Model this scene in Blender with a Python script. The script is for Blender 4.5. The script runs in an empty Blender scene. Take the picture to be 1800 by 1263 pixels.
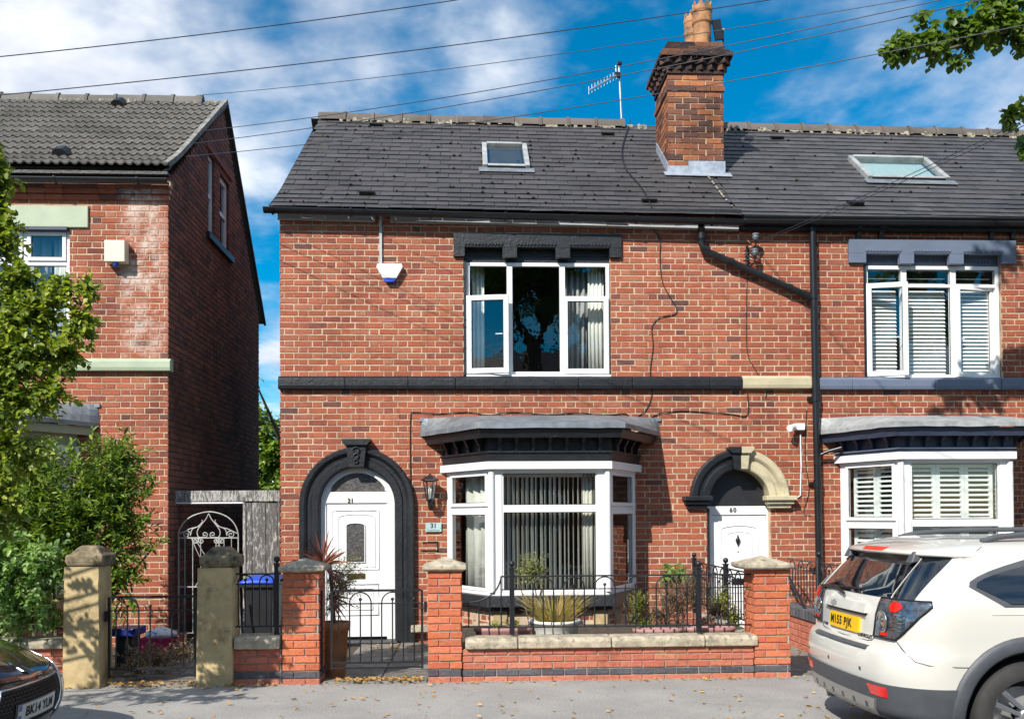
import bpy, math, random
from mathutils import Vector, Matrix
import numpy as np
R = math.radians
random.seed(7)
rnd = random.random
def uni(a, b): return a + (b - a) * rnd()
sc = bpy.context.scene
COL = sc.collection

# ---------------------------------------------------------------- camera
CAM_Y, CAM_Z, FPX = -12.3, 1.64, 1600.0
YAW, PITCH, ROLL = math.atan(74 / 1600), R(1.0), R(0.35)
cd = bpy.data.cameras.new('camera')
cd.sensor_width = 36.0; cd.lens = 36.0 * FPX / 1800.0
cd.shift_y = (905 - 631.5 - FPX * math.tan(PITCH)) / 1800.0
cd.clip_start = 0.1; cd.clip_end = 900
cam = bpy.data.objects.new('camera', cd); COL.objects.link(cam)
CM = Matrix.Rotation(-YAW, 4, 'Z') @ Matrix.Rotation(R(90) + PITCH, 4, 'X') @ Matrix.Rotation(-ROLL, 4, 'Z')
cam.matrix_world = Matrix.Translation((0, CAM_Y, CAM_Z)) @ CM
sc.camera = cam

# ---------------------------------------------------------------- sky and sun
SUN = Vector((0.70, 1.0, -0.97)).normalized()          # direction the light travels
el = math.asin(-SUN.z); az = math.atan2(-SUN.x, -SUN.y)  # azimuth of the sun, clockwise from +Y
w = bpy.data.worlds.new('World'); sc.world = w; w.use_nodes = True
nt = w.node_tree; nt.nodes.clear()
def N(t, typ, **kw):
    n = t.nodes.new(typ)
    for k, v in kw.items():
        if k in n.inputs.keys() if isinstance(k, str) else False: n.inputs[k].default_value = v
        else: setattr(n, k, v)
    return n
def mathn(t, op, a, b=None, clamp=False):
    n = t.nodes.new('ShaderNodeMath'); n.operation = op; n.use_clamp = clamp
    for i, v in enumerate((a, b)):
        if v is None: continue
        if isinstance(v, (int, float)): n.inputs[i].default_value = v
        else: t.links.new(v, n.inputs[i])
    return n.outputs[0]
def maprange(t, val, a, b, c=0.0, d=1.0, smooth=True):
    n = t.nodes.new('ShaderNodeMapRange'); n.interpolation_type = 'SMOOTHSTEP' if smooth else 'LINEAR'
    t.links.new(val, n.inputs[0])
    for i, v in enumerate((a, b, c, d)): n.inputs[i + 1].default_value = v
    return n.outputs[0]
def noise(t, vec, scale, detail=4, rough=0.55, dist=0.0):
    n = t.nodes.new('ShaderNodeTexNoise'); n.inputs['Scale'].default_value = scale
    n.inputs['Detail'].default_value = detail; n.inputs['Roughness'].default_value = rough
    n.inputs['Distortion'].default_value = dist
    if vec is not None: t.links.new(vec, n.inputs['Vector'])
    return n.outputs['Fac']
def mixc(t, f, a, b, mode='MIX'):
    n = t.nodes.new('ShaderNodeMix'); n.data_type = 'RGBA'; n.blend_type = mode
    if isinstance(f, (int, float)): n.inputs[0].default_value = f
    else: t.links.new(f, n.inputs[0])
    for i, v in ((6, a), (7, b)):
        if isinstance(v, tuple): n.inputs[i].default_value = (*v[:3], 1)
        else: t.links.new(v, n.inputs[i])
    return n.outputs[2]
def mapping(t, vec, loc=(0, 0, 0), rot=(0, 0, 0), scale=(1, 1, 1)):
    n = t.nodes.new('ShaderNodeMapping'); t.links.new(vec, n.inputs[0])
    n.inputs[1].default_value = loc; n.inputs[2].default_value = rot; n.inputs[3].default_value = scale
    return n.outputs[0]
SKY_STRENGTH = 0.115
sky = nt.nodes.new('ShaderNodeTexSky'); sky.sky_type = 'NISHITA'; sky.sun_disc = False
sky.sun_elevation = el; sky.sun_rotation = az
sky.air_density = 1.0; sky.dust_density = 0.15; sky.ozone_density = 3.0
hs = nt.nodes.new('ShaderNodeHueSaturation'); hs.inputs['Saturation'].default_value = 1.75; hs.inputs['Value'].default_value = 1.02; hs.inputs['Hue'].default_value = 0.488
nt.links.new(sky.outputs[0], hs.inputs['Color'])
tc = nt.nodes.new('ShaderNodeTexCoord')
CLOUD_OFF = (-10.481414916324345, 1.7691690118380734, -1.3004483345192073)
sep = nt.nodes.new('ShaderNodeSeparateXYZ'); nt.links.new(tc.outputs['Generated'], sep.inputs[0])
den = mathn(nt, 'ADD', mathn(nt, 'MAXIMUM', sep.outputs[2], 0.0), 0.22)
cx = mathn(nt, 'DIVIDE', sep.outputs[0], den); cy = mathn(nt, 'DIVIDE', sep.outputs[1], den)
cmb = nt.nodes.new('ShaderNodeCombineXYZ'); nt.links.new(cx, cmb.inputs[0]); nt.links.new(cy, cmb.inputs[1])
cv = mapping(nt, cmb.outputs[0], loc=CLOUD_OFF)
c1 = noise(nt, cv, 1.05, 6, 0.52, 0.12)
c2 = noise(nt, mapping(nt, cmb.outputs[0], loc=(9.3, 4.4, 2)), 5.5, 5, 0.6)
csum = mathn(nt, 'ADD', mathn(nt, 'MULTIPLY', c1, 0.86), mathn(nt, 'MULTIPLY', c2, 0.14))
cm = maprange(nt, csum, 0.466, 0.598)
cm = mathn(nt, 'MULTIPLY', cm, 0.95)
shade = maprange(nt, noise(nt, mapping(nt, cmb.outputs[0], loc=(1.7, 7.7, 0)), 2.6, 5, 0.55), 0.38, 0.66)
ccol = mixc(nt, shade, (4.7, 5.2, 6.2), (8.4, 8.5, 8.7))
skyc = mixc(nt, cm, hs.outputs[0], ccol)
bg = nt.nodes.new('ShaderNodeBackground'); bg.inputs[1].default_value = SKY_STRENGTH
nt.links.new(skyc, bg.inputs[0])
wo = nt.nodes.new('ShaderNodeOutputWorld'); nt.links.new(bg.outputs[0], wo.inputs[0])
ld = bpy.data.lights.new('sun', 'SUN'); ld.energy = 5.0; ld.angle = R(0.53); ld.color = (1.0, 0.95, 0.87)
lo = bpy.data.objects.new('sun', ld); COL.objects.link(lo)
lo.rotation_euler = SUN.to_track_quat('-Z', 'Y').to_euler(); lo.location = (-10, -20, 18)
vs = sc.view_settings
vs.view_transform = 'Standard'; vs.look = 'None'; vs.exposure = 0.32; vs.gamma = 1.0; vs.use_curve_mapping = False
sc.cycles.max_bounces = 7; sc.cycles.transparent_max_bounces = 12
sc.cycles.caustics_reflective = False; sc.cycles.caustics_refractive = False

# ---------------------------------------------------------------- measuring helpers: where a sight line meets an upright plane
def ray(px, py):
    xc = (px - 900) / FPX; yc = -(py - 631.5) / FPX + cd.shift_y * 1800 / FPX
    return (CM.to_3x3() @ Vector((xc, yc, -1))).normalized()
def at(px, py, Y=0.0):
    d = ray(px, py); t = (Y - CAM_Y) / d.y
    return Vector((0, CAM_Y, CAM_Z)) + d * t
def AX(px, Y=0.0, py=760): return at(px, py, Y).x
def AZ(py, Y=0.0, px=900): return at(px, py, Y).z

# ---------------------------------------------------------------- object helpers
def put(ob, parent=None):
    COL.objects.link(ob)
    if parent is not None:
        ob.parent = parent
        root = parent; off = Vector((0, 0, 0))
        while root.parent is not None: root = root.parent
        if root.type == 'EMPTY' and parent is root:
            ob.matrix_parent_inverse = Matrix.Translation(-root.location)
    return ob
def tag(o, label=None, cat=None, group=None, kind=None):
    if label: o['label'] = label
    if cat: o['category'] = cat
    if group: o['group'] = group
    if kind: o['kind'] = kind
    return o
def thing(name, loc, label, cat, group=None):
    o = bpy.data.objects.new(name, None); o.empty_display_size = 0.2
    o.location = loc; COL.objects.link(o)
    return tag(o, label, cat, group)
def copy_tree(o, parent=None):
    c = o.copy(); COL.objects.link(c)
    if parent is not None: c.parent = parent
    for ch in list(o.children): copy_tree(ch, c)
    return c
class MB:
    def __init__(s): s.v = []; s.f = []; s.sm = []
    def add(s, vs_, fs, smooth=False):
        b = len(s.v); s.v.extend(tuple(q) for q in vs_)
        s.f.extend(tuple(i + b for i in f) for f in fs); s.sm.extend([smooth] * len(fs))
        return s
    def box(s, x0, x1, y0, y1, z0, z1, M=None):
        vs_ = [Vector((x, y, z)) for z in (z0, z1) for y in (y0, y1) for x in (x0, x1)]
        if M is not None: vs_ = [M @ q for q in vs_]
        return s.add(vs_, [(0, 2, 3, 1), (4, 5, 7, 6), (0, 1, 5, 4), (2, 6, 7, 3), (0, 4, 6, 2), (1, 3, 7, 5)])
    def hexa(s, vs_): return s.add(vs_, [(0, 3, 2, 1), (4, 5, 6, 7), (0, 1, 5, 4), (1, 2, 6, 5), (2, 3, 7, 6), (3, 0, 4, 7)])
    def prism(s, poly, y0, y1, M=None, axis='y'):
        """poly: 2-D outline (x, z), extruded along y (or for axis z: (x, y) extruded along z)"""
        n = len(poly)
        if axis == 'y': a = [Vector((p[0], y0, p[1])) for p in poly]; b = [Vector((p[0], y1, p[1])) for p in poly]
        elif axis == 'z': a = [Vector((p[0], p[1], y0)) for p in poly]; b = [Vector((p[0], p[1], y1)) for p in poly]
        else: a = [Vector((y0, p[0], p[1])) for p in poly]; b = [Vector((y1, p[0], p[1])) for p in poly]
        vs_ = a + b
        if M is not None: vs_ = [M @ q for q in vs_]
        fs = [tuple(range(n)), tuple(reversed(range(n, 2 * n)))] + [(i, i + n, (i + 1) % n + n, (i + 1) % n) for i in range(n)]
        return s.add(vs_, fs)
    def tube(s, pts, r, n=6, smooth=True, caps=True):
        pts = [Vector(p) for p in pts]; rs = r if isinstance(r, (list, tuple)) else [r] * len(pts)
        rings = []; up = None
        for i, p in enumerate(pts):
            t = (pts[min(i + 1, len(pts) - 1)] - pts[max(i - 1, 0)])
            if t.length < 1e-9: t = Vector((0, 0, 1))
            t.normalize()
            if up is None:
                up = Vector((0, 0, 1)) if abs(t.z) < 0.9 else Vector((1, 0, 0))
            a = t.cross(up)
            if a.length < 1e-6: a = t.orthogonal()
            a.normalize(); b_ = a.cross(t).normalized(); up = b_
            rings.append([p + (a * math.cos(2 * math.pi * k / n) + b_ * math.sin(2 * math.pi * k / n)) * rs[i] for k in range(n)])
        vs_ = [q for rg in rings for q in rg]
        fs = [(i * n + k, i * n + (k + 1) % n, (i + 1) * n + (k + 1) % n, (i + 1) * n + k) for i in range(len(pts) - 1) for k in range(n)]
        s.add(vs_, fs, smooth)
        if caps: s.add([vs_[k] for k in range(n)], [tuple(reversed(range(n)))]); s.add([vs_[-n + k] for k in range(n)], [tuple(range(n))])
        return s
    def lathe(s, prof, c, n=16, M=None, smooth=True):
        vs_ = []
        for (r, z) in prof:
            for k in range(n):
                a = 2 * math.pi * k / n
                q = Vector((c[0] + r * math.cos(a), c[1] + r * math.sin(a), c[2] + z))
                vs_.append(M @ q if M is not None else q)
        fs = [(i * n + k, i * n + (k + 1) % n, (i + 1) * n + (k + 1) % n, (i + 1) * n + k) for i in range(len(prof) - 1) for k in range(n)]
        return s.add(vs_, fs, smooth)
    def ball(s, c, r, n=8):
        return s.lathe([(r * math.sin(math.pi * i / 6) + 1e-4, -r * math.cos(math.pi * i / 6)) for i in range(7)], c, n)
    def grid(s, rows, smooth=True):
        nc = len(rows[0]); vs_ = [q for rw in rows for q in rw]
        fs = [(i * nc + k, i * nc + k + 1, (i + 1) * nc + k + 1, (i + 1) * nc + k) for i in range(len(rows) - 1) for k in range(nc - 1)]
        return s.add(vs_, fs, smooth)
    def mesh(s, name, mat=None):
        me = bpy.data.meshes.new(name); me.from_pydata(s.v, [], s.f)
        me.polygons.foreach_set('use_smooth', s.sm); me.update()
        if mat is not None: me.materials.append(mat)
        return me
    def build(s, name, mat, parent=None, **kw):
        ob = bpy.data.objects.new(name, s.mesh(name, mat)); put(ob, parent)
        return tag(ob, **kw)
def simple(name, mat, parent=None, *a, **kw): return MB().box(*a).build(name, mat, parent, **kw)
def bevel(ob, w_=0.004, seg=2):
    m = ob.modifiers.new('bevel', 'BEVEL'); m.width = w_; m.segments = seg; m.limit_method = 'ANGLE'; m.angle_limit = R(40)
    return ob

# ---------------------------------------------------------------- materials
def newmat(name):
    m = bpy.data.materials.new(name); m.use_nodes = True
    t = m.node_tree; b = t.nodes['Principled BSDF']
    return m, t, b
def bump(t, b, height, strength=0.4, dist=0.01, prev=None):
    n = t.nodes.new('ShaderNodeBump'); n.inputs['Strength'].default_value = strength; n.inputs['Distance'].default_value = dist
    t.links.new(height, n.inputs['Height'])
    if prev is not None: t.links.new(prev, n.inputs['Normal'])
    if b is not None: t.links.new(n.outputs[0], b.inputs['Normal'])
    return n.outputs[0]
def wpos(t): return t.nodes.new('ShaderNodeNewGeometry').outputs['Position']
def randv(t):
    g = t.nodes.new('ShaderNodeNewGeometry'); o = t.nodes.new('ShaderNodeObjectInfo')
    return mathn(t, 'FRACT', mathn(t, 'ADD', g.outputs['Random Per Island'], mathn(t, 'MULTIPLY', o.outputs['Random'], 7.31)))
def ramp(t, fac, stops, interp='LINEAR'):
    n = t.nodes.new('ShaderNodeValToRGB'); cr = n.color_ramp; cr.interpolation = interp
    while len(cr.elements) < len(stops): cr.elements.new(0.5)
    for e, (p, c) in zip(cr.elements, stops): e.position = p; e.color = (*c, 1)
    t.links.new(fac, n.inputs[0]); return n.outputs[0]
def plain(name, col, rough=0.5, metal=0.0, var=0.15, vs_=6.0, bs=0.15, bscale=60.0, dirt=None, coat=0.0, spec=0.5):
    m, t, b = newmat(name)
    p = wpos(t)
    n1 = noise(t, p, vs_, 6, 0.65)
    dark = tuple(c * (1 - var) for c in col); lite = tuple(min(1, c * (1 + var)) for c in col)
    c = mixc(t, maprange(t, n1, 0.3, 0.7), dark, lite)
    if dirt:
        dm = maprange(t, noise(t, p, dirt[1], 8, 0.75), dirt[2], dirt[3])
        c = mixc(t, dm, c, dirt[0])
    t.links.new(c, b.inputs['Base Color'])
    b.inputs['Roughness'].default_value = rough; b.inputs['Metallic'].default_value = metal
    b.inputs['Specular IOR Level'].default_value = spec
    if coat: b.inputs['Coat Weight'].default_value = coat; b.inputs['Coat Roughness'].default_value = 0.04
    if bs: bump(t, b, noise(t, p, bscale, 5, 0.7), bs, 0.01)
    return m
def brickmat(name, stops, soot=0.5, salt=None, dark_scale=1.0, zsoot=None):
    m, t, b = newmat(name)
    p = wpos(t); r = randv(t)
    c = ramp(t, r, stops)
    n1 = noise(t, mapping(t, p, scale=(1, 1, 2.2)), 22, 6, 0.7)
    c = mixc(t, mathn(t, 'MULTIPLY', maprange(t, n1, 0.42, 0.72), 0.65), c, mixc(t, 1.0, c, (0.50, 0.42, 0.42), 'MULTIPLY'))
    n5 = noise(t, mapping(t, p, scale=(1.5, 1.5, 6)), 9, 5, 0.7)
    c = mixc(t, mathn(t, 'MULTIPLY', maprange(t, n5, 0.5, 0.75), 0.35), c, (0.46, 0.20, 0.12))
    n2 = noise(t, p, 0.9, 5, 0.6)
    sm = mathn(t, 'MULTIPLY', maprange(t, n2, 0.45, 0.72), soot)
    c = mixc(t, sm, c, mixc(t, 1.0, c, (0.35, 0.33, 0.36), 'MULTIPLY'))
    stk = noise(t, mapping(t, p, scale=(4.5, 4.5, .45)), 1.3, 6, 0.7)
    c = mixc(t, mathn(t, 'MULTIPLY', maprange(t, stk, 0.54, 0.74), 0.55), c, mixc(t, 1.0, c, (0.45, 0.42, 0.44), 'MULTIPLY'))
    n3 = noise(t, p, 60, 3, 0.7)
    c = mixc(t, mathn(t, 'MULTIPLY', maprange(t, n3, 0.62, 0.75), 0.35), c, (0.62, 0.50, 0.38))
    if salt:
        sx = t.nodes.new('ShaderNodeSeparateXYZ'); t.links.new(p, sx.inputs[0])
        band = mathn(t, 'MULTIPLY', maprange(t, sx.outputs[0], salt[0], salt[0] + 0.22), maprange(t, sx.outputs[0], salt[1], salt[1] + 0.25, 1, 0))
        band = mathn(t, 'MULTIPLY', band, maprange(t, sx.outputs[2], salt[2], salt[2] + 1.2))
        sm2 = mathn(t, 'MULTIPLY', maprange(t, noise(t, p, 3.2, 7, 0.75), 0.42, 0.62), band)
        c = mixc(t, mathn(t, 'MULTIPLY', sm2, 0.75), c, (0.72, 0.62, 0.55))
    else:
        s4 = maprange(t, noise(t, p, 1.6, 8, 0.8), 0.6, 0.74)
        c = mixc(t, mathn(t, 'MULTIPLY', s4, 0.4), c, (0.68, 0.52, 0.44))
    t.links.new(c, b.inputs['Base Color']); b.inputs['Roughness'].default_value = 0.88
    b.inputs['Specular IOR Level'].default_value = 0.25
    bump(t, b, noise(t, p, 55, 6, 0.75), 0.55, 0.012)
    return m
BR_MAIN = [(0.0, (0.42, 0.125, 0.066)), (0.3, (0.355, 0.100, 0.056)), (0.5, (0.455, 0.150, 0.080)), (0.68, (0.32, 0.094, 0.057)), (0.82, (0.43, 0.170, 0.103)), (0.92, (0.30, 0.086, 0.058)), (0.97, (0.22, 0.076, 0.058)), (1.0, (0.13, 0.068, 0.06))]
M = {}
M['brick'] = brickmat('weathered_red_brick', BR_MAIN)
M['brick_right'] = brickmat('red_brick_right', [(p, (c[0] * .92, c[1] * .86, c[2] * .84)) for p, c in BR_MAIN])
M['brick_left'] = brickmat('red_brick_left', BR_MAIN, salt=(-4.72, -4.2, 3.2))
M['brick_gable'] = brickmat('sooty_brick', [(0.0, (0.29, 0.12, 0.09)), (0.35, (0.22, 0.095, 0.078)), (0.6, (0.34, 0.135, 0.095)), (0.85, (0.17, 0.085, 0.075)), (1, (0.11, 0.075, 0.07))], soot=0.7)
M['brick_chimney'] = brickmat('chimney_brick', [(0.0, (0.42, 0.15, 0.065)), (0.25, (0.22, 0.09, 0.06)), (0.5, (0.14, 0.07, 0.055)), (0.7, (0.07, 0.045, 0.045)), (0.85, (0.50, 0.19, 0.08)), (1.0, (0.035, 0.03, 0.034))], soot=0.7)
M['brick_soot'] = brickmat('soot_black_brick', [(0.0, (0.05, 0.035, 0.034)), (0.6, (0.028, 0.024, 0.026)), (0.9, (0.12, 0.06, 0.04)), (1, (0.2, 0.09, 0.05))], soot=0.6)
M['brick_new'] = brickmat('smooth_orange_brick', [(0.0, (0.62, 0.185, 0.085)), (0.35, (0.56, 0.150, 0.070)), (0.7, (0.66, 0.215, 0.11)), (1.0, (0.50, 0.135, 0.070))], soot=0.2)
M['brick_wall'] = brickmat('boundary_brick', [(0.0, (0.56, 0.19, 0.115)), (0.5, (0.50, 0.155, 0.10)), (1.0, (0.60, 0.23, 0.15))], soot=0.55)
M['brick_blue'] = brickmat('blue_grey_brick', [(0.0, (0.085, 0.092, 0.105)), (0.5, (0.12, 0.125, 0.14)), (1.0, (0.065, 0.07, 0.085))], soot=0.2)
M['mortar'] = plain('cream_mortar', (0.54, 0.41, 0.285), 0.95, var=0.22, vs_=3, bs=0.8, bscale=90, dirt=((0.25, 0.17, 0.13), 2.2, 0.5, 0.72))
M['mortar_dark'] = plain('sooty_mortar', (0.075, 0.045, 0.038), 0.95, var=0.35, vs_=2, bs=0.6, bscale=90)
M['mortar_grey'] = plain('grey_mortar', (0.36, 0.33, 0.28), 0.95, var=0.25, vs_=4, bs=0.6, bscale=90)
M['black'] = plain('black_gloss_paint', (0.011, 0.0125, 0.016), 0.42, var=0.35, vs_=5, bs=0.7, bscale=30, dirt=((0.10, 0.10, 0.105), 17, 0.60, 0.74))
M['blackpipe'] = plain('black_plastic', (0.012, 0.013, 0.015), 0.3, var=0.2, bs=0.05, dirt=((0.09, 0.09, 0.09), 14, 0.66, 0.78))
M['iron'] = plain('black_iron_paint', (0.012, 0.013, 0.016), 0.38, var=0.3, bs=0.2, bscale=120)
M['blue'] = plain('blue_grey_paint', (0.135, 0.165, 0.235), 0.5, var=0.07, vs_=4, bs=0.12, bscale=40)
M['navy'] = plain('navy_paint', (0.040, 0.052, 0.090), 0.45, var=0.1, vs_=4, bs=0.12, bscale=40)
M['green'] = plain('sage_green_paint', (0.40, 0.47, 0.33), 0.6, var=0.08, vs_=3, bs=0.15, dirt=((0.2, 0.22, 0.15), 5, 0.6, 0.8))
M['cream'] = plain('cream_stone_paint', (0.50, 0.44, 0.29), 0.75, var=0.12, vs_=5, bs=0.3, dirt=((0.2, 0.16, 0.10), 7, 0.58, 0.78))
M['white'] = plain('white_upvc', (0.80, 0.80, 0.80), 0.28, var=0.03, vs_=2, bs=0.0, dirt=((0.62, 0.60, 0.55), 6, 0.62, 0.85))
M['offwhite'] = plain('aged_white_plastic', (0.66, 0.62, 0.50), 0.45, var=0.05, bs=0.0, dirt=((0.4, 0.36, 0.25), 12, 0.6, 0.8))
M['greyboard'] = plain('grey_white_board', (0.42, 0.43, 0.44), 0.6, var=0.1, vs_=3, bs=0.1, dirt=((0.2, 0.2, 0.2), 6, 0.55, 0.8))
M['lead'] = plain('lead_sheet', (0.20, 0.225, 0.25), 0.5, metal=0.35, var=0.25, vs_=5, bs=0.4, bscale=8, dirt=((0.36, 0.37, 0.36), 4, 0.5, 0.72))
M['leadlight'] = plain('weathered_lead', (0.36, 0.37, 0.37), 0.6, metal=0.2, var=0.22, vs_=6, bs=0.5, bscale=9, dirt=((0.14, 0.15, 0.15), 5, 0.55, 0.75))
M['flash'] = plain('bright_lead_flashing', (0.42, 0.46, 0.52), 0.45, metal=0.4, var=0.2, vs_=9, bs=0.6, bscale=14)
M['terracotta'] = plain('terracotta', (0.42, 0.17, 0.075), 0.8, var=0.25, vs_=6, bs=0.3, dirt=((0.10, 0.07, 0.05), 5, 0.5, 0.7))
M['pot'] = plain('buff_chimney_clay', (0.42, 0.20, 0.085), 0.75, var=0.2, vs_=5, bs=0.3, dirt=((0.06, 0.045, 0.04), 4, 0.48, 0.68))
M['concrete'] = plain('weathered_concrete', (0.44, 0.38, 0.28), 0.92, var=0.3, vs_=9, bs=0.9, bscale=70, dirt=((0.12, 0.105, 0.08), 16, 0.50, 0.70))
M['sandstone'] = plain('sandstone', (0.50, 0.38, 0.20), 0.9, var=0.22, vs_=3.5, bs=0.5, bscale=35, dirt=((0.16, 0.125, 0.065), 3.0, 0.50, 0.72))
M['stonecap'] = plain('sooty_sandstone', (0.24, 0.19, 0.115), 0.92, var=0.45, vs_=6, bs=0.8, bscale=45, dirt=((0.045, 0.042, 0.03), 9, 0.45, 0.65))
M['rubber'] = plain('tyre_rubber', (0.028, 0.027, 0.026), 0.75, var=0.3, bs=0.2)
M['chrome'] = plain('chrome', (0.72, 0.72, 0.74), 0.12, metal=1.0, var=0.03, bs=0.0)
M['alloy'] = plain('alloy', (0.45, 0.45, 0.46), 0.3, metal=0.8, var=0.06, bs=0.0)
M['steel'] = plain('galvanised', (0.5, 0.5, 0.5), 0.4, metal=0.6, var=0.2, bs=0.0)
M['wood'] = None
def peel(name='peeling_painted_wood', lo=0.46, hi=0.53):
    m, t, b = newmat(name)
    p = wpos(t)
    n1 = noise(t, mapping(t, p, scale=(6, 6, 1.1)), 7, 8, 0.8, 0.6)
    c = mixc(t, maprange(t, n1, lo, hi), (0.085, 0.082, 0.085), (0.56, 0.54, 0.50))
    n2 = noise(t, mapping(t, p, scale=(8, 8, 0.8)), 20, 6, 0.7)
    c = mixc(t, mathn(t, 'MULTIPLY', n2, 0.6), c, (0.15, 0.14, 0.13))
    t.links.new(c, b.inputs['Base Color']); b.inputs['Roughness'].default_value = 0.85
    bump(t, b, n1, 0.5, 0.01); return m
M['wood'] = peel(); M['wood2'] = peel('dark_peeling_boards', 0.53, 0.58)
def slatemat(name, col, lichen=(0.30, 0.30, 0.27), spec=0.5, rough=0.55):
    m, t, b = newmat(name)
    p = wpos(t); r = randv(t)
    c = ramp(t, r, [(0, tuple(x * 0.84 for x in col)), (0.5, col), (0.85, (col[0] * 1.10, col[1] * 1.06, col[2] * 1.05)), (1, tuple(x * 1.25 for x in col))])
    c = mixc(t, maprange(t, noise(t, p, 1.3, 6, 0.7), 0.42, 0.72), c, mixc(t, 1.0, c, (0.66, 0.64, 0.62), 'MULTIPLY'))
    c = mixc(t, mathn(t, 'MULTIPLY', maprange(t, noise(t, p, 28, 4, 0.75), 0.62, 0.72), 0.5), c, lichen)
    c = mixc(t, mathn(t, 'MULTIPLY', maprange(t, noise(t, p, 9, 6, 0.8), 0.63, 0.70), 0.5), c, (0.02, 0.021, 0.018))
    t.links.new(c, b.inputs['Base Color']); b.inputs['Roughness'].default_value = rough
    b.inputs['Specular IOR Level'].default_value = spec
    bump(t, b, noise(t, p, 40, 5, 0.7), 0.35, 0.01); return m
M['slate'] = slatemat('grey_slate', (0.062, 0.058, 0.060))
M['slate2'] = slatemat('grey_slate_right', (0.071, 0.069, 0.072))
M['tile'] = slatemat('grey_concrete_tile', (0.155, 0.145, 0.130), rough=0.8, spec=0.3)
M['ridge'] = slatemat('ridge_tile', (0.135, 0.115, 0.10), lichen=(0.34, 0.30, 0.22), rough=0.85, spec=0.3)
M['ridgemortar'] = plain('ridge_mortar', (0.30, 0.265, 0.20), 0.95, var=0.5, vs_=14, bs=1.0, bscale=40, dirt=((0.03, 0.03, 0.02), 18, 0.5, 0.62))
def glassmat(name, tint=(0.93, 0.96, 0.95), ior=2.0, body=None):
    m = bpy.data.materials.new(name); m.use_nodes = True; t = m.node_tree; t.nodes.clear()
    fr = t.nodes.new('ShaderNodeLayerWeight'); fr.inputs[0].default_value = 0.5
    fac = mathn(t, 'ADD', mathn(t, 'MULTIPLY', mathn(t, 'POWER', fr.outputs['Facing'], 4.0), 0.6), 0.11)
    tr = t.nodes.new('ShaderNodeBsdfTransparent'); tr.inputs[0].default_value = (*tint, 1)
    gl = t.nodes.new('ShaderNodeBsdfGlossy'); gl.inputs['Roughness'].default_value = 0.0; gl.inputs[0].default_value = (1, 1, 1, 1)
    p = wpos(t); bm_ = bump(t, None, noise(t, p, 3.0, 3, 0.5), 0.12, 0.02)
    t.links.new(bm_, gl.inputs['Normal'])
    mx = t.nodes.new('ShaderNodeMixShader'); t.links.new(fac, mx.inputs[0]); t.links.new(tr.outputs[0], mx.inputs[1]); t.links.new(gl.outputs[0], mx.inputs[2])
    o = t.nodes.new('ShaderNodeOutputMaterial'); t.links.new(mx.outputs[0], o.inputs[0]); return m
M['glass'] = glassmat('window_glass')
M['obscure'] = plain('patterned_door_glass', (0.075, 0.07, 0.068), 0.25, var=0.6, vs_=30, bs=0.8, bscale=70, dirt=((0.4, 0.4, 0.38), 60, 0.62, 0.72))
M['carglass'] = plain('dark_car_glass', (0.006, 0.008, 0.012), 0.02, var=0.2, bs=0.0, spec=1.0, coat=1.0)
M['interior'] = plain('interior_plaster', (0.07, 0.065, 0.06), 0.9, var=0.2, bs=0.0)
M['blind'] = plain('white_blind_fabric', (0.76, 0.76, 0.70), 0.8, var=0.04, bs=0.05)
M['curtain'] = plain('grey_curtain', (0.38, 0.38, 0.37), 0.9, var=0.1, bs=0.1)
M['net'] = plain('pale_curtain', (0.55, 0.54, 0.47), 0.9, var=0.1, bs=0.1)
M['shutter'] = plain('white_shutter', (0.84, 0.86, 0.84), 0.5, var=0.03, bs=0.0)
M['bluebin'] = plain('blue_plastic', (0.02, 0.075, 0.50), 0.35, var=0.1, bs=0.05)
M['binbody'] = plain('dark_grey_plastic', (0.022, 0.023, 0.026), 0.4, var=0.15, bs=0.05)
M['pink'] = plain('pink_plastic', (0.40, 0.02, 0.10), 0.35, var=0.1, bs=0.05)
M['darkblue'] = plain('dark_blue_plastic', (0.015, 0.03, 0.20), 0.4, var=0.1, bs=0.05)
M['bag'] = plain('white_printed_bag', (0.62, 0.66, 0.72), 0.4, var=0.1, bs=0.4, bscale=18, dirt=((0.05, 0.10, 0.42), 20, 0.54, 0.60))
M['trough'] = plain('dusky_pink_trough', (0.36, 0.19, 0.18), 0.6, var=0.12, bs=0.1)
M['whitepot'] = plain('white_ceramic', (0.74, 0.73, 0.69), 0.5, var=0.06, bs=0.1, dirt=((0.4, 0.37, 0.3), 8, 0.6, 0.8))
M['soil'] = plain('garden_soil', (0.065, 0.048, 0.034), 0.98, var=0.5, vs_=12, bs=1.0, bscale=30)
M['gold'] = plain('brass', (0.55, 0.38, 0.10), 0.3, metal=1.0, var=0.1, bs=0.0)
M['silver'] = plain('silver_print', (0.30, 0.28, 0.25), 0.3, metal=0.8, var=0.1, bs=0.0)
M['ink'] = plain('black_print', (0.01, 0.01, 0.01), 0.5, var=0.0, bs=0.0)
M['plateY'] = plain('yellow_plate', (0.86, 0.50, 0.01), 0.4, var=0.03, bs=0.0)
M['plateW'] = plain('white_plate', (0.62, 0.61, 0.57), 0.4, var=0.05, bs=0.0)
M['euro'] = plain('plate_blue_band', (0.10, 0.12, 0.40), 0.4, var=0.03, bs=0.0)
M['plaque'] = plain('pale_blue_sign_glass', (0.42, 0.56, 0.56), 0.12, var=0.06, bs=0.0)
M['carpaint'] = plain('cream_white_paint', (0.64, 0.62, 0.56), 0.22, var=0.01, bs=0.0, coat=1.0)
M['cladding'] = plain('grey_cladding', (0.075, 0.08, 0.09), 0.5, var=0.12, bs=0.2, bscale=200, dirt=((0.15, 0.13, 0.10), 6, 0.6, 0.8))
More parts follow.
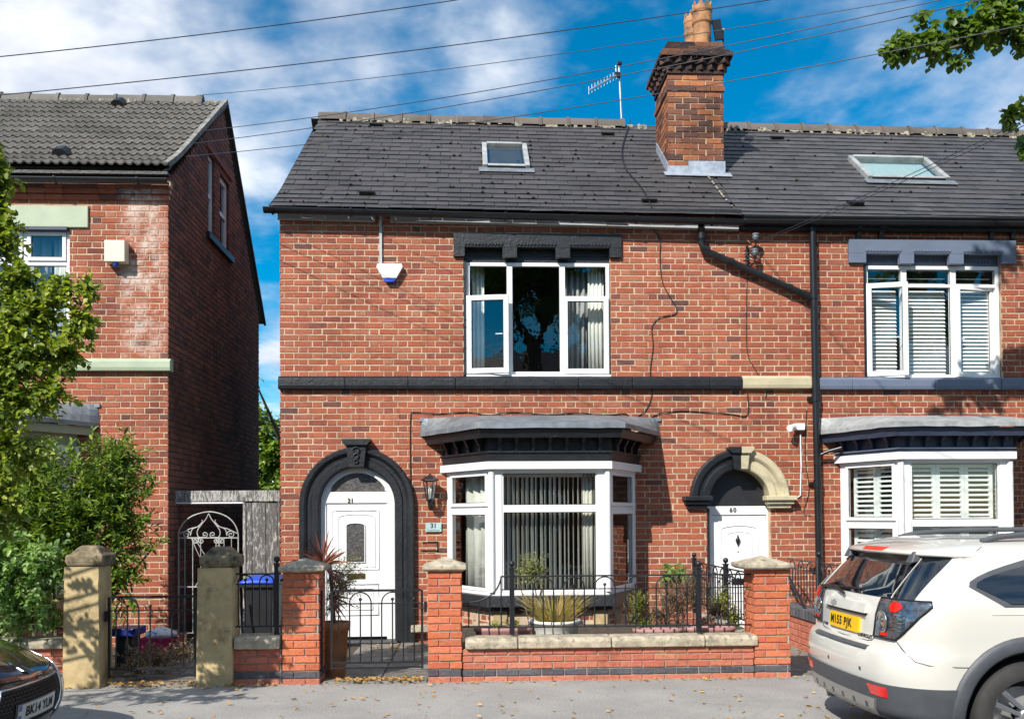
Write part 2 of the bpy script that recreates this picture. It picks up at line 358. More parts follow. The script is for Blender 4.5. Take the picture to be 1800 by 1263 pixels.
M['silverpaint'] = plain('silver_skid', (0.40, 0.38, 0.35), 0.35, metal=0.5, var=0.05, bs=0.0)
M['browncar'] = plain('dark_brown_metallic', (0.030, 0.017, 0.014), 0.22, metal=0.3, var=0.05, bs=0.0, coat=1.0)
M['reflector'] = plain('red_reflector', (0.75, 0.015, 0.01), 0.15, var=0.1, bs=0.0, coat=1.0)
M['lampglass'] = plain('smoked_lamp_glass', (0.13, 0.15, 0.18), 0.06, var=0.6, vs_=16, bs=0.0, coat=1.0, metal=0.6)
M['headglass'] = plain('headlamp_glass', (0.42, 0.48, 0.56), 0.05, var=0.6, vs_=18, bs=0.0, coat=1.0, metal=0.5)
M['bark'] = plain('tree_bark', (0.12, 0.095, 0.07), 0.95, var=0.35, vs_=12, bs=1.0, bscale=20)
M['cable'] = plain('black_cable', (0.012, 0.010, 0.012), 0.5, var=0.0, bs=0.0)
M['wirem'] = plain('overhead_wire', (0.03, 0.035, 0.05), 0.4, var=0.0, bs=0.0)
M['greycer'] = plain('grey_porcelain', (0.13, 0.145, 0.16), 0.3, var=0.1, bs=0.0)
def ground_mats():
    m, t, b = newmat('worn_asphalt'); p = wpos(t)
    c = mixc(t, maprange(t, noise(t, p, 1.3, 6, 0.65), 0.35, 0.7), (0.36, 0.348, 0.33), (0.45, 0.435, 0.41))
    c = mixc(t, maprange(t, noise(t, p, 75, 4, 0.8), 0.38, 0.62), mixc(t, 1.0, c, (0.55, 0.54, 0.53), 'MULTIPLY'), c)
    c = mixc(t, mathn(t, 'MULTIPLY', maprange(t, noise(t, p, 160, 2, 0.8), 0.60, 0.72), 0.6), c, (0.60, 0.58, 0.54))
    c = mixc(t, mathn(t, 'MULTIPLY', maprange(t, noise(t, mapping(t, p, scale=(.5, 1, 1)), 2.4, 8, 0.8), 0.54, 0.74), 0.55), c, (0.17, 0.16, 0.14))
    vo = t.nodes.new('ShaderNodeTexVoronoi'); vo.feature = 'DISTANCE_TO_EDGE'; vo.inputs['Scale'].default_value = 0.55
    t.links.new(mapping(t, p, loc=(.3, .2, 0)), vo.inputs['Vector'])
    ck = maprange(t, mathn(t, 'ADD', vo.outputs[0], mathn(t, 'MULTIPLY', noise(t, p, 6, 6, .7), 0.05)), 0.025, 0.035, 1, 0)
    c = mixc(t, mathn(t, 'MULTIPLY', ck, 0.10), c, (0.05, 0.05, 0.045))
    t.links.new(c, b.inputs['Base Color']); b.inputs['Roughness'].default_value = 0.93
    bump(t, b, noise(t, p, 130, 4, 0.8), 0.6, 0.006); M['asphalt'] = m
    M['road'] = plain('dark_road', (0.055, 0.055, 0.055), 0.9, var=0.2, vs_=3, bs=0.6, bscale=120)
    M['ground'] = plain('distant_ground', (0.08, 0.085, 0.06), 0.95, var=0.3, vs_=0.2, bs=0.0)
    M['slab'] = plain('paving_slab', (0.20, 0.185, 0.165), 0.92, var=0.25, vs_=6, bs=0.6, bscale=60, dirt=((0.08, 0.075, 0.06), 7, 0.5, 0.72))
    M['kerb'] = plain('kerb_stone', (0.24, 0.235, 0.22), 0.9, var=0.2, vs_=6, bs=0.5)
ground_mats()
def leafmat(name, dark, lite, trans=0.35):
    m = bpy.data.materials.new(name); m.use_nodes = True; t = m.node_tree; b = t.nodes['Principled BSDF']
    r = randv(t); p = wpos(t)
    c = mixc(t, r, dark, lite)
    c = mixc(t, maprange(t, noise(t, p, 1.6, 3, .6), 0.35, 0.65), c, mixc(t, 1.0, c, (1.35, 1.25, 0.9), 'MULTIPLY'))
    t.links.new(c, b.inputs['Base Color']); b.inputs['Roughness'].default_value = 0.42; b.inputs['Specular IOR Level'].default_value = 0.45
    tl = t.nodes.new('ShaderNodeBsdfTranslucent'); t.links.new(mixc(t, 1.0, c, (1.6, 1.7, 0.7), 'MULTIPLY'), tl.inputs[0])
    mx = t.nodes.new('ShaderNodeMixShader'); mx.inputs[0].default_value = trans
    t.links.new(b.outputs[0], mx.inputs[1]); t.links.new(tl.outputs[0], mx.inputs[2])
    t.links.new(mx.outputs[0], t.nodes['Material Output'].inputs[0]); return m
M['leafL'] = leafmat('birch_leaves', (0.060, 0.12, 0.018), (0.30, 0.36, 0.07))
M['leafS'] = leafmat('shrub_leaves', (0.05, 0.11, 0.020), (0.24, 0.34, 0.06))
M['leafI'] = leafmat('pale_climber_leaves', (0.13, 0.23, 0.08), (0.24, 0.38, 0.15))
M['leafD'] = leafmat('lime_leaves', (0.05, 0.10, 0.018), (0.13, 0.20, 0.035))
M['leafR'] = leafmat('red_cordyline_leaves', (0.16, 0.045, 0.04), (0.24, 0.09, 0.07), 0.25)
M['leafG'] = leafmat('grass_blades', (0.20, 0.21, 0.05), (0.50, 0.34, 0.14), 0.3)
M['leafO'] = leafmat('greygreen_leaves', (0.16, 0.19, 0.08), (0.24, 0.27, 0.13), 0.3)
M['leafH'] = leafmat('heather_shrub', (0.10, 0.075, 0.05), (0.22, 0.15, 0.10), 0.2)
M['leafX'] = leafmat('yellowgreen_shrub', (0.12, 0.19, 0.02), (0.26, 0.30, 0.04), 0.3)
M['leafF'] = leafmat('fallen_leaf', (0.34, 0.17, 0.05), (0.55, 0.36, 0.12), 0.1)
# ---------------------------------------------------------------- setting: ground, pavement, road
WY = -3.26                                   # face of the garden walls
def sheet(name, x0, x1, y0, y1, z, mat, kind='structure'):
    return MB().box(x0, x1, y0, y1, z - 0.4, z).build(name, mat, None, kind=kind)
MB().add([(-600, -300, -0.5), (600, -300, -0.5), (600, 700, -0.5), (-600, 700, -0.5)], [(0, 1, 2, 3)]).build('ground', M['ground'], None, kind='structure')
sheet('pavement', -30, 30, -5.62, WY + 0.06, 0.0, M['asphalt'])
kb = thing('kerb', (0, -5.7, 0), None, None); kb['kind'] = 'structure'
km = MB().box(-0.455, 0.455, -0.06, 0.065, -0.4, 0.004).mesh('kerb_stone', M['kerb'])
for i in range(-16, 17):
    o = bpy.data.objects.new('kerb_stone', km); o.location = (i * 0.915, -5.685, 0); put(o, kb)
sheet('road', -30, 30, -17.2, -5.75, -0.06, M['road'])
sheet('far_pavement', -30, 30, -19.2, -17.2, 0.05, M['asphalt'])
sheet('garden_ground', -30, 30, WY + 0.06, 7.5, -0.07, M['soil'])
# worn asphalt at the gateways joins the pavement to the paths
def paving(name, x0, x1, y0, y1, nx, ny, z=-0.045):
    root = thing(name, ((x0 + x1) / 2, (y0 + y1) / 2, z), None, None); root['kind'] = 'structure'
    w_ = (x1 - x0) / nx; d = (y1 - y0) / ny
    for i in range(nx):
        for j in range(ny):
            x = x0 + i * w_; y = y0 + j * d
            dz = uni(-0.004, 0.006)
            bevel(MB().box(x + .006, x + w_ - .006, y + .006, y + d - .006, z - 0.06, z + dz).build('paving_slab', M['slab'], root), 0.006, 1)
    return root
paving('left_house_path', -3.75, -2.55, WY + 0.07, 0.6, 2, 7)
paving('front_path', AX(567, WY), -0.42, WY + 0.07, -0.06, 2, 6)
paving('passage_path', 3.15, 4.1, WY + 0.02, -0.05, 2, 6)

# ---------------------------------------------------------------- brickwork
def intervals(zc, ufun, openings):
    ua, ub = ufun(zc); iv = [(ua, ub)]
    for (a, b, z0, z1) in openings:
        if callable(z1):
            r = z1(zc)
            if r is None: continue
            a2, b2 = r
        elif not (z0 < zc < z1): continue
        else: a2, b2 = a, b
        new = []
        for (p, q) in iv:
            if b2 <= p or a2 >= q: new.append((p, q)); continue
            if a2 > p: new.append((p, a2))
            if b2 < q: new.append((b2, q))
        iv = new
    return [i for i in iv if i[1] - i[0] > 0.012]
def brick_mesh(w_, h, seed, dep=0.03, jit=0.0022, cham=0.004):
    """one irregular brick face block; u=x, out=-y"""
    rr = random.Random(seed); j = lambda a=jit: rr.uniform(-a, a)
    x, z = w_ / 2, h / 2
    back = [(-x, dep, -z), (x, dep, -z), (x, dep, z), (-x, dep, z)]
    mid = [(-x + j(), cham, -z + j()), (x + j(), cham, -z + j()), (x + j(), cham, z + j()), (-x + j(), cham, z + j())]
    c = cham * 1.1; f = rr.uniform(-.0012, .0012)
    fr = [(p[0] - math.copysign(c, p[0]), f + j(.0012), p[2] - math.copysign(c, p[2])) for p in mid]
    v = back + mid + fr
    fs = [(k, (k + 1) % 4, (k + 1) % 4 + 4, k + 4) for k in range(4)] + [(k + 4, (k + 1) % 4 + 4, (k + 1) % 4 + 8, k + 8) for k in range(4)] + [(8, 9, 10, 11)]
    return v, fs
SHARED = {}
def shared_brick(w_, h, mat, k, jit=0.0022, dep=0.03, piece='brick'):
    key = (round(w_, 3), round(h, 3), mat.name, k)
    if key not in SHARED:
        v, f = brick_mesh(w_, h, hash(key[:2]) + k * 31, dep, jit)
        me = bpy.data.meshes.new(piece); me.from_pydata(v, [], f); me.materials.append(mat); me.update(); SHARED[key] = me
    return SHARED[key]
class Wall:
    """a brick-faced wall lying in an upright plane through O along u; d points out of the wall"""
    def __init__(s, name, parent, O, u, out, z0, z1, ufun, openings, bmat, mmat, course=0.082, st=0.238, hd=0.114, joint=0.0135, bond='flemish', thick=0.22, pieces=0, phase=0.0, seed=1, score=None, back=True, special=None, jit=0.0034, recess=0.006, bdep=0.03):
        s.O = Vector(O); s.u = Vector(u).normalized(); s.out = Vector(out).normalized()
        T = Matrix((( s.u.x, -s.out.x, 0, s.O.x), (s.u.y, -s.out.y, 0, s.O.y), (0, 0, 1, 0), (0, 0, 0, 1)))
        s.T = T
        rr = random.Random(seed)
        n = max(1, int(round((z1 - z0) / course))); backing = MB(); bl = []
        for k in range(n):
            za = z0 + k * course; zb = za + course; zc = (za + zb) / 2
            iv = intervals(zc, ufun, openings)
            ue = ufun(zc)
            for (a, b) in iv: backing.box(a + (.014 if a == ue[0] and abs(a - XMR) > .01 else 0), b - (.014 if b == ue[1] and abs(b - XMR) > .01 else 0), recess, recess + thick, za, zb, T)
            if bond == 'flemish':
                U = st + hd + 2 * joint; off = (k % 2) * U / 2; seq = [(st, joint), (hd, joint)]
            else:
                U = st + joint; off = (k % 2) * U / 2; seq = [(st, joint)]
            u0 = math.floor((ufun(zc)[0] - phase - off) / U) * U + phase + off - U
            spans = []; x = u0
            while x < ufun(zc)[1] + U:
                for (w_, jj) in seq:
                    e = rr.uniform(-.004, .004)
                    spans.append((x + e, x + w_ + rr.uniform(-.006, .006), w_)); x += w_ + jj
            hh = (course - joint) * rr.uniform(0.94, 1.03)
            for (a, b) in iv:
                for (p, q, w_) in spans:
                    p2, q2 = max(p, a), min(q, b)
                    if q2 - p2 < 0.022: continue
                    full = (p2 == p and q2 == q)
                    bl.append((p2, q2, zc + rr.uniform(-.0015, .0015), hh, full, w_))
        s.count = len(bl)
        cam_p = Vector((0, CAM_Y, CAM_Z))
        full = [i for i, q in enumerate(bl) if q[4]]
        def world(q): return T @ Vector(((q[0] + q[1]) / 2, 0, q[2]))
        key = score or (lambda p: (p - cam_p).length)
        full.sort(key=lambda i: key(world(bl[i])))
        pick = set(full[:pieces])
        wallob = backing.build(name, mmat, parent) if back else parent
        s.ob = wallob
        mb = MB()
        for i, (p, q, zc, hh, fl, w_) in enumerate(bl):
            mt = bmat
            if i in pick:
                me = shared_brick(w_, course - joint, mt, rr.randrange(6), jit, bdep)
                o = bpy.data.objects.new('brick', me)
                o.matrix_world = T @ Matrix.Translation((((p + q) / 2), rr.uniform(-.001, .001), zc))
                COL.objects.link(o); o.parent = wallob
                if wallob.parent is not None: o.matrix_parent_inverse = Matrix.Identity(4)
            else:
                v, f = brick_mesh(q - p, hh, rr.random(), bdep, jit)
                mb.add([T @ (Vector(a_) + Vector(((p + q) / 2, 0, zc))) for a_ in v], f)
        if mb.v: mb.build('brickwork', bmat, wallob, kind='stuff')
def oriented(O, u, out):
    O = Vector(O); u = Vector(u).normalized(); out = Vector(out).normalized()
    return Matrix(((u.x, -out.x, 0, O.x), (u.y, -out.y, 0, O.y), (0, 0, 1, O.z), (0, 0, 0, 1)))
def arch_open(cx_, zs, r, zbot):
    def f(z):
        if z < zbot: return None
        if z < zs: return (cx_ - r, cx_ + r)
        if z - zs < r: h = math.sqrt(r * r - (z - zs) ** 2); return (cx_ - h, cx_ + h)
        return None
    return (0, 0, 0, f)
ZB = -0.10
# key lines of the fronts (metres)
XL0 = AX(296, 0, 600); XM0 = AX(492, 0, 620); XMR = AX(1302, 0, 600); XR1 = 11.2
Z_EAVE = AZ(374, 0, 800)                         # top of front brickwork
# openings: upper windows, doors, bays
W1 = (AX(815, 0, 560), AX(1074, 0, 560), AZ(659, 0, 940), AZ(452, 0, 940))
WT1 = (W1[0], W1[1], W1[2], W1[3] + .16)
W2 = (AX(1519, 0, 560), AX(1762, 0, 560), AZ(664, 0, 1640), AZ(458, 0, 1640))
WT2 = (W2[0], W2[1], W2[2], W2[3] + .16)
DC1 = AX(628.5, 0, 950); DZ1 = AZ(886, 0, 628); RO1, RI1 = 0.765, 0.500
DC2 = AX(1299, 0, 880); DZ2 = AZ(877, 0, 1300); RO2, RI2 = 0.685, 0.412
BAY1 = dict(ax=-0.30, bx=0.27, cx=1.73, dx=2.24, d=0.91)
BAY2 = dict(ax=5.10, bx=5.50, cx=6.93, dx=7.40, d=0.91)
BAY0 = dict(ax=-7.95, bx=-7.45, cx=-5.84, dx=-5.27, d=0.91)
def bay_open(b, ztop): return (b['ax'] + 0.02, b['dx'] - 0.02, -1, ztop)
BZ1 = AZ(740, 0, 950); BZ2 = AZ(737, 0, 1600)
EAVE_L = AZ(306, 0, 200)

# ---------------------------------------------------------------- houses
H31 = thing('terraced_house', ((XM0 + XMR) / 2, 0.0, ZB), 'red brick terraced house with black painted stonework, bay window and tall arched door', 'house')
HR = thing('terraced_house', ((XMR + XR1) / 2, 0.0, ZB), 'brick terraced house at right with blue grey stone trim and shuttered windows', 'house')
HL = thing('end_house', (-6.5, 0.0, ZB), 'brick house at left with sage green stone trim, wavy tiled roof and dark side gable', 'house')
party = lambda z: (XMR, XR1)
seesc = lambda p: (0 if p.z > 1.15 else 30) + (p - Vector((0, CAM_Y, 2.2))).length
Wall('front_wall', H31, (0, 0, 0), (1, 0, 0), (0, -1, 0), ZB, Z_EAVE, lambda z: (XM0, XMR), [WT1, arch_open(DC1, DZ1, RI1 + .1, -1), arch_open(DC2, DZ2, RI2 + .1, DZ2), (DC2 - RI2 - .03, DC2 + RI2 + .03, -1, DZ2), bay_open(BAY1, BZ1)], M['brick'], M['mortar'], pieces=300, phase=XM0, score=seesc, seed=3)
Wall('front_wall', HR, (0, 0, 0), (1, 0, 0), (0, -1, 0), ZB, Z_EAVE, party, [WT2, arch_open(DC2, DZ2, RI2 + .1, DZ2), (DC2 - RI2 - .03, DC2 + RI2 + .03, -1, DZ2), bay_open(BAY2, BZ2), (9.0, 10.2, 0, 2.2)], M['brick_right'], M['mortar'], pieces=300, phase=XM0 + .1, score=seesc, seed=5)
WL = (AX(-40, 0, 500), AX(122, 0, 500), AZ(640, 0, 100), AZ(398, 0, 100))
Wall('front_wall', HL, (0, 0, 0), (1, 0, 0), (0, -1, 0), ZB, EAVE_L - 0.02, lambda z: (-9.3, XL0), [WL, bay_open(BAY0, AZ(712, 0, 150))], M['brick_left'], M['mortar'], pieces=300, phase=XL0 - 9.4, score=lambda p: (0 if p.z > 1.15 and p.x > -6.6 else 30) + p.length, seed=8)
# the left house's side gable, stepping up under the verge
RIDGE_LY, RIDGE_LZ = 2.78, at(387, 180, 2.78).z
BACK_LY, BACK_LZ = 5.35, at(453, 552, 5.35).z
def gable_u(z):
    a = 0.035; b = BACK_LY - 0.12
    if z > EAVE_L - 0.05: a = max(a, (z - EAVE_L + 0.05) / (RIDGE_LZ - EAVE_L) * RIDGE_LY + 0.06)
    if z > BACK_LZ - 0.1: b = min(b, BACK_LY - (z - BACK_LZ + 0.1) / (RIDGE_LZ - BACK_LZ) * (BACK_LY - RIDGE_LY) - 0.1)
    return (a, max(a + .02, b))
def gdepth(px, py=400): # y where the sight line meets the gable plane
    d = ray(px, py); t = XL0 / d.x; return (Vector((0, CAM_Y, CAM_Z)) + d * t)
g1a, g1b = gdepth(366).y, gdepth(378).y; g2a, g2b = gdepth(387).y, gdepth(403).y
gz0, gz1 = gdepth(385, 430).z, gdepth(385, 290).z
GW = [(g1a, g1b, gz0, gz1), (g2a, g2b, gz0, gz1 - .1)]
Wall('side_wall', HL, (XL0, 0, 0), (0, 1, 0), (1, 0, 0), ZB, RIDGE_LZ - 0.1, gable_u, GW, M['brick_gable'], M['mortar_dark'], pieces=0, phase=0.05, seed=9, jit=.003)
for i, g in enumerate(GW):
    wn = MB(); xw = XL0 - 0.05
    wn.box(xw - .05, xw, g[0], g[0] + .07, g[2], g[3]); wn.box(xw - .05, xw, g[1] - .07, g[1], g[2], g[3])
    wn.box(xw - .05, xw, g[0] + .07, g[1] - .07, g[2], g[2] + .08); wn.box(xw - .05, xw, g[0] + .07, g[1] - .07, g[3] - .08, g[3])
    wn.box(xw - .05, xw, g[0] + .07, g[1] - .07, (g[2] + g[3]) / 2 - .03, (g[2] + g[3]) / 2 + .03)
    fo = wn.build('window', M['white'], HL)
    MB().box(xw - .035, xw - .03, g[0] + .07, g[1] - .07, g[2] + .08, g[3] - .08).build('pane', M['carglass'], fo)
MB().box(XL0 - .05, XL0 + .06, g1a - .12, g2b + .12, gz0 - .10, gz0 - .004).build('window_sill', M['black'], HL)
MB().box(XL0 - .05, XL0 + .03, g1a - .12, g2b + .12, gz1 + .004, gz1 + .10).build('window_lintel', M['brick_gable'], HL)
# plain hidden walls so that the houses are closed
def plainwalls(H, x0, x1, ztop, yb=6.2, left=True, right=True):
    mb = MB()
    mb.box(x0, x1, yb - .2, yb, ZB, ztop)
    if left: mb.box(x0, x0 + .2, .24, yb - .2, ZB, ztop)
    if right: mb.box(x1 - .2, x1, .24, yb - .2, ZB, ztop)
    mb.build('rear_walls', M['interior'], H)
    MB().box(x0 + .2, x1 - .2, .25, yb - .2, 2.75, 2.9).build('upper_floor', M['interior'], H)
    MB().box(x0 + .2, x1 - .2, .25, yb - .2, -.05, .05).build('ground_floor', M['interior'], H)
# party wall interiors
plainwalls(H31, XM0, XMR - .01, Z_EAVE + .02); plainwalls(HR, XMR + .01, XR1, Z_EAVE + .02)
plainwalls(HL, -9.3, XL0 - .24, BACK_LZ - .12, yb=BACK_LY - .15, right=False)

# ---------------------------------------------------------------- roofs
ANG = math.atan(1294 / 1600)
EY, EZ = -0.13, AZ(378, -0.13, 850)              # slate edge over the gutter
RY = 3.02; RZ = EZ + (RY - EY) * math.tan(ANG)
class Roof:
    def __init__(s, ey, ez, ry, rz, kick=0.06, tilt=0.0):
        s.e = Vector((0, ey, ez)); s.L = math.hypot(ry - ey, rz - ez); s.d = Vector((0, ry - ey, rz - ez)).normalized()
        s.n = Vector((0, -s.d.z, s.d.y)); s.kick = kick; s.tilt = tilt
    def p(s, x, t, h=0.0):
        k = s.kick * max(0, 1 - t / 0.9) ** 2
        return s.e + s.d * t + s.n * (h + k) + Vector((x, 0, s.tilt * (x - 1.8)))
    def M4(s, x, t, h=0.0):
        q = s.p(x, t, h); e = 0.02; d = (s.p(x, t + e, h) - q).normalized(); n = Vector((0, -d.z, d.y))
        return Matrix(((1, d.x, n.x, q.x), (0, d.y, n.y, q.y), (s.tilt, d.z, n.z, q.z), (0, 0, 0, 1)))
    def hit(s, px, py):
        d = ray(px, py); o = Vector((0, CAM_Y, CAM_Z)); nn = Vector((1, 0, s.tilt)).cross(s.d); e = s.e + Vector((0, 0, -1.8 * s.tilt)); t = (e - o).dot(nn) / d.dot(nn); q = o + d * t
        return q.x, (q - e - Vector((q.x, 0, s.tilt * q.x))).dot(s.d)
RZ = at(900, 218, RY).z
RF = Roof(EY, EZ, RY, RZ, tilt=-0.011)
# make sure the ridge sits where it does in the picture
_q = at(900, 207, RY)
RFL = Roof(-0.14, EAVE_L + 0.02, RIDGE_LY, RIDGE_LZ, kick=0.05)
HOLES = []                                        # (x0,x1,t0,t1) rooflights and chimney base
def ppx(roof, *pts): return [roof.hit(*p) for p in pts]
s1 = ppx(RF, (847, 258), (926, 263), (932, 300), (852, 297)); s2 = ppx(RF, (1491, 281), (1622, 282), (1667, 317), (1528, 317))
SK1 = (s1[0][0], s1[1][0], s1[3][1], s1[0][1]); SK2 = (s2[0][0] - .02, s2[1][0] + .02, s2[3][1], s2[0][1])
CHX0, CHX1, CHY0, CHY1 = AX(1174, 1.2, 200), AX(1272, 1.2, 200), 1.2, 2.1
def slate_roof(H, x0, x1, verge, mat, score, slipn, seed):
    rr = random.Random(seed)
    back = MB().grid([[RF.p(x0 + (.035 * t if verge else 0), t, -0.028) for t in np.linspace(0.02, RF.L, 9)], [RF.p(x1, t, -0.028) for t in np.linspace(0.02, RF.L, 9)]], False)
    roof = back.build('roof', M['black'], H)
    rear = MB().grid([[Vector((x0, RY, RZ + RF.tilt * (x0 - 1.8))), Vector((x0, 6.45, Z_EAVE))], [Vector((x1, RY, RZ + RF.tilt * (x1 - 1.8))), Vector((x1, 6.45, Z_EAVE))]], False)
    rear.build('rear_slope', mat, roof)
    exp = RF.L / 21.0; W = 0.315
    items = []
    for k in range(21):
        t = k * exp; off = (k % 2) * W / 2 + rr.uniform(-.02, .02)
        x = x0 - W + off; xv = x0 + (.035 * t if verge else 0)
        while x < x1:
            a, b = max(x + .0035, xv), min(x + W - .0035, x1); x += W
            if b - a < .04: continue
            skip = False
            for (hx0, hx1, t0, t1) in (SK1, SK2):
                if a < hx1 - .03 and b > hx0 + .03 and t > t0 - .02 and t < t1 - .06:
                    if a >= hx0 - .02 and b <= hx1 + .02: skip = True
                    elif a < hx0 and b > hx0: b = hx0 + .01
                    elif b > hx1: a = hx1 - .01
            if skip or b - a < .03: continue
            items.append((a, b, t + rr.uniform(-.006, .006), k, abs((b - a) - (W - .007)) < .002 and k > 3))
    def verts(a, b, rr):
        th = 0.007; L = exp + 0.10; j = lambda m=.004: rr.uniform(-m, m)
        # tail raised, head tucked under the next course
        z0 = 0.009; z1 = -0.012; sk = rr.uniform(-.004, .004)
        return [(a, -.012 + j(), z0 - th), (b, -.012 + j() + sk, z0 - th), (b, L, z1 - th), (a, L, z1 - th), (a + j(.002), -.012 + j() - sk, z0 + j(.0015)), (b + j(.002), -.012 + j() + sk, z0 + j(.0015)), (b, L, z1), (a, L, z1)]
    order = sorted([i for i, q in enumerate(items) if q[4]], key=lambda i: score(RF.p((items[i][0] + items[i][1]) / 2, items[i][2])))
    pick = set(order[:300]); mb = MB(); meshes = []
    for k in range(8):
        m_ = MB().hexa([Vector(v) for v in verts(-(W - .007) / 2, (W - .007) / 2, rr)]); meshes.append(m_.mesh('slate', mat))
    for i, (a, b, t, k, fl) in enumerate(items):
        if i in pick:
            o = bpy.data.objects.new('slate', meshes[rr.randrange(8)]); o.matrix_world = RF.M4((a + b) / 2, t); COL.objects.link(o); o.parent = roof
        else:
            T = RF.M4((a + b) / 2, t); mb.hexa([T @ Vector(v) for v in verts(-(b - a) / 2, (b - a) / 2, rr)])
    mb.build('slates', mat, roof, kind='stuff')
    # moss, chipped corners and nail stubs between the courses
    dz = MB()
    for _ in range(slipn):
        k = rr.randrange(1, 20); x = rr.uniform(x0 + .1, x1 - .1); t = k * exp
        T = RF.M4(x, t - .010, 0.012)
        wv = rr.uniform(.015, .045)
        dz.box(-wv / 2, wv / 2, -.012, .012, -.004, .012 * rr.uniform(.6, 1.2), T)
    dz.build('moss_tufts', M['moss'], roof, kind='stuff')
    return roof
M['moss'] = plain('dark_roof_moss', (0.012, 0.013, 0.009), 0.95, var=0.3, bs=0.5)
camp = Vector((0, CAM_Y, CAM_Z))
ROOFM = slate_roof(H31, XM0 - .10, XMR - .01, True, M['slate'], lambda p: (p - camp).length, 110, 11)
ROOFR = slate_roof(HR, XMR + .0, XR1, False, M['slate2'], lambda p: (0 if p.x < 7.8 else 20) + (p - camp).length, 45, 12)
# verge board, gable triangle (left end of the house)
def gable_tri(H, x, mat, ye=6.3):
    MB().prism([(0.05, Z_EAVE), (RY, RZ - .22), (ye, Z_EAVE)], x, x + .12, axis='x').build('gable_wall', mat, H)
gable_tri(H31, XM0 + .10, M['brick_gable'])
MB().grid([[RF.p(XM0 - .105 + .035 * t, t, 0.006) for t in np.linspace(0, RF.L, 12)], [RF.p(XM0 - .105 + .035 * t, t, -.07) for t in np.linspace(0, RF.L, 12)]], False).build('verge_board', M['slate'], ROOFM)
# mortar line where the two roofs meet
mb = MB()
ja = RF.hit(1233, 297); jb = RF.hit(1290, 372)
for i in range(26):
    t = ja[1] + (jb[1] - ja[1]) * i / 26; x = ja[0] + (jb[0] - ja[0]) * i / 26
    if rnd() < 0.8: mb.box(-.014, .014 * uni(.5, 1), 0, (ja[1] - jb[1]) / 26 * uni(.7, 1.1), -.002, .006, RF.M4(x, t - .05, 0.020))
mb.build('mortar_joint', M['ridgemortar'], ROOFR, kind='stuff')
# ridge tiles
def ridge_run(H, roof, x0, x1, y, z, tl=0.47, mat=None, r=0.085, coll=True, bed=True, tilt=0.0):
    prof = [(-1.25, -.95), (-1.0, -.25), (-.62, .52), (0, .88), (.62, .52), (1.0, -.25), (1.25, -.95)]
    m_ = MB()
    def sect(x, s_): return [Vector((x, p[0] * r * s_, p[1] * r * s_)) for p in prof]
    m_.grid([sect(-tl / 2 + .003, 1.0), sect(tl / 2 - .05, 1.0)], True)
    m_.grid([sect(tl / 2 - .05, 1.32 if coll else 1.02), sect(tl / 2 - .004, 1.28 if coll else 1.02)], True)
    m_.add(sect(tl / 2 - .05, 1.32 if coll else 1.02), [tuple(range(7))]); m_.add(sect(tl / 2 - .004, 1.28 if coll else 1.02), [tuple(reversed(range(7)))])
    me = m_.mesh('ridge_tile', mat)
    n = int((x1 - x0) / tl)
    for i in range(n):
        o = bpy.data.objects.new('ridge_tile', me); o.matrix_world = Matrix.Translation((x0 + (i + .5) * tl, y, z + tilt * (x0 + (i + .5) * tl - 1.8) + uni(-.006, .006))) @ Matrix.Rotation(uni(-.012, .012) - tilt, 4, 'Y'); COL.objects.link(o); o.parent = roof
    if bed:
        mb = MB(); x = x0; z00 = z
        while x < x1:
            z = z00 + tilt * (x - 1.8); w_ = uni(.03, .11); zz = uni(-.10, -.075)
            if rnd() < .35: x += w_; continue
            mb.add([(x, y - r * 1.38, z + zz - uni(.02, .05)), (x + w_, y - r * 1.38, z + zz - uni(.02, .05)), (x + w_, y - r * 1.08, z - uni(.03, .055)), (x, y - r * 1.08, z - uni(.03, .055))], [(0, 1, 2, 3)]); x += w_
        mb.build('bedding_mortar', M['ridgemortar'], roof, kind='stuff')
ridge_run(H31, ROOFM, XM0 - .12 + .15, CHX0 - .02, RY, RZ + .035, mat=M['ridge'], tilt=RF.tilt)
ridge_run(HR, ROOFR, CHX1 + .02, XR1, RY, RZ + .035, mat=M['ridge'], tilt=RF.tilt)
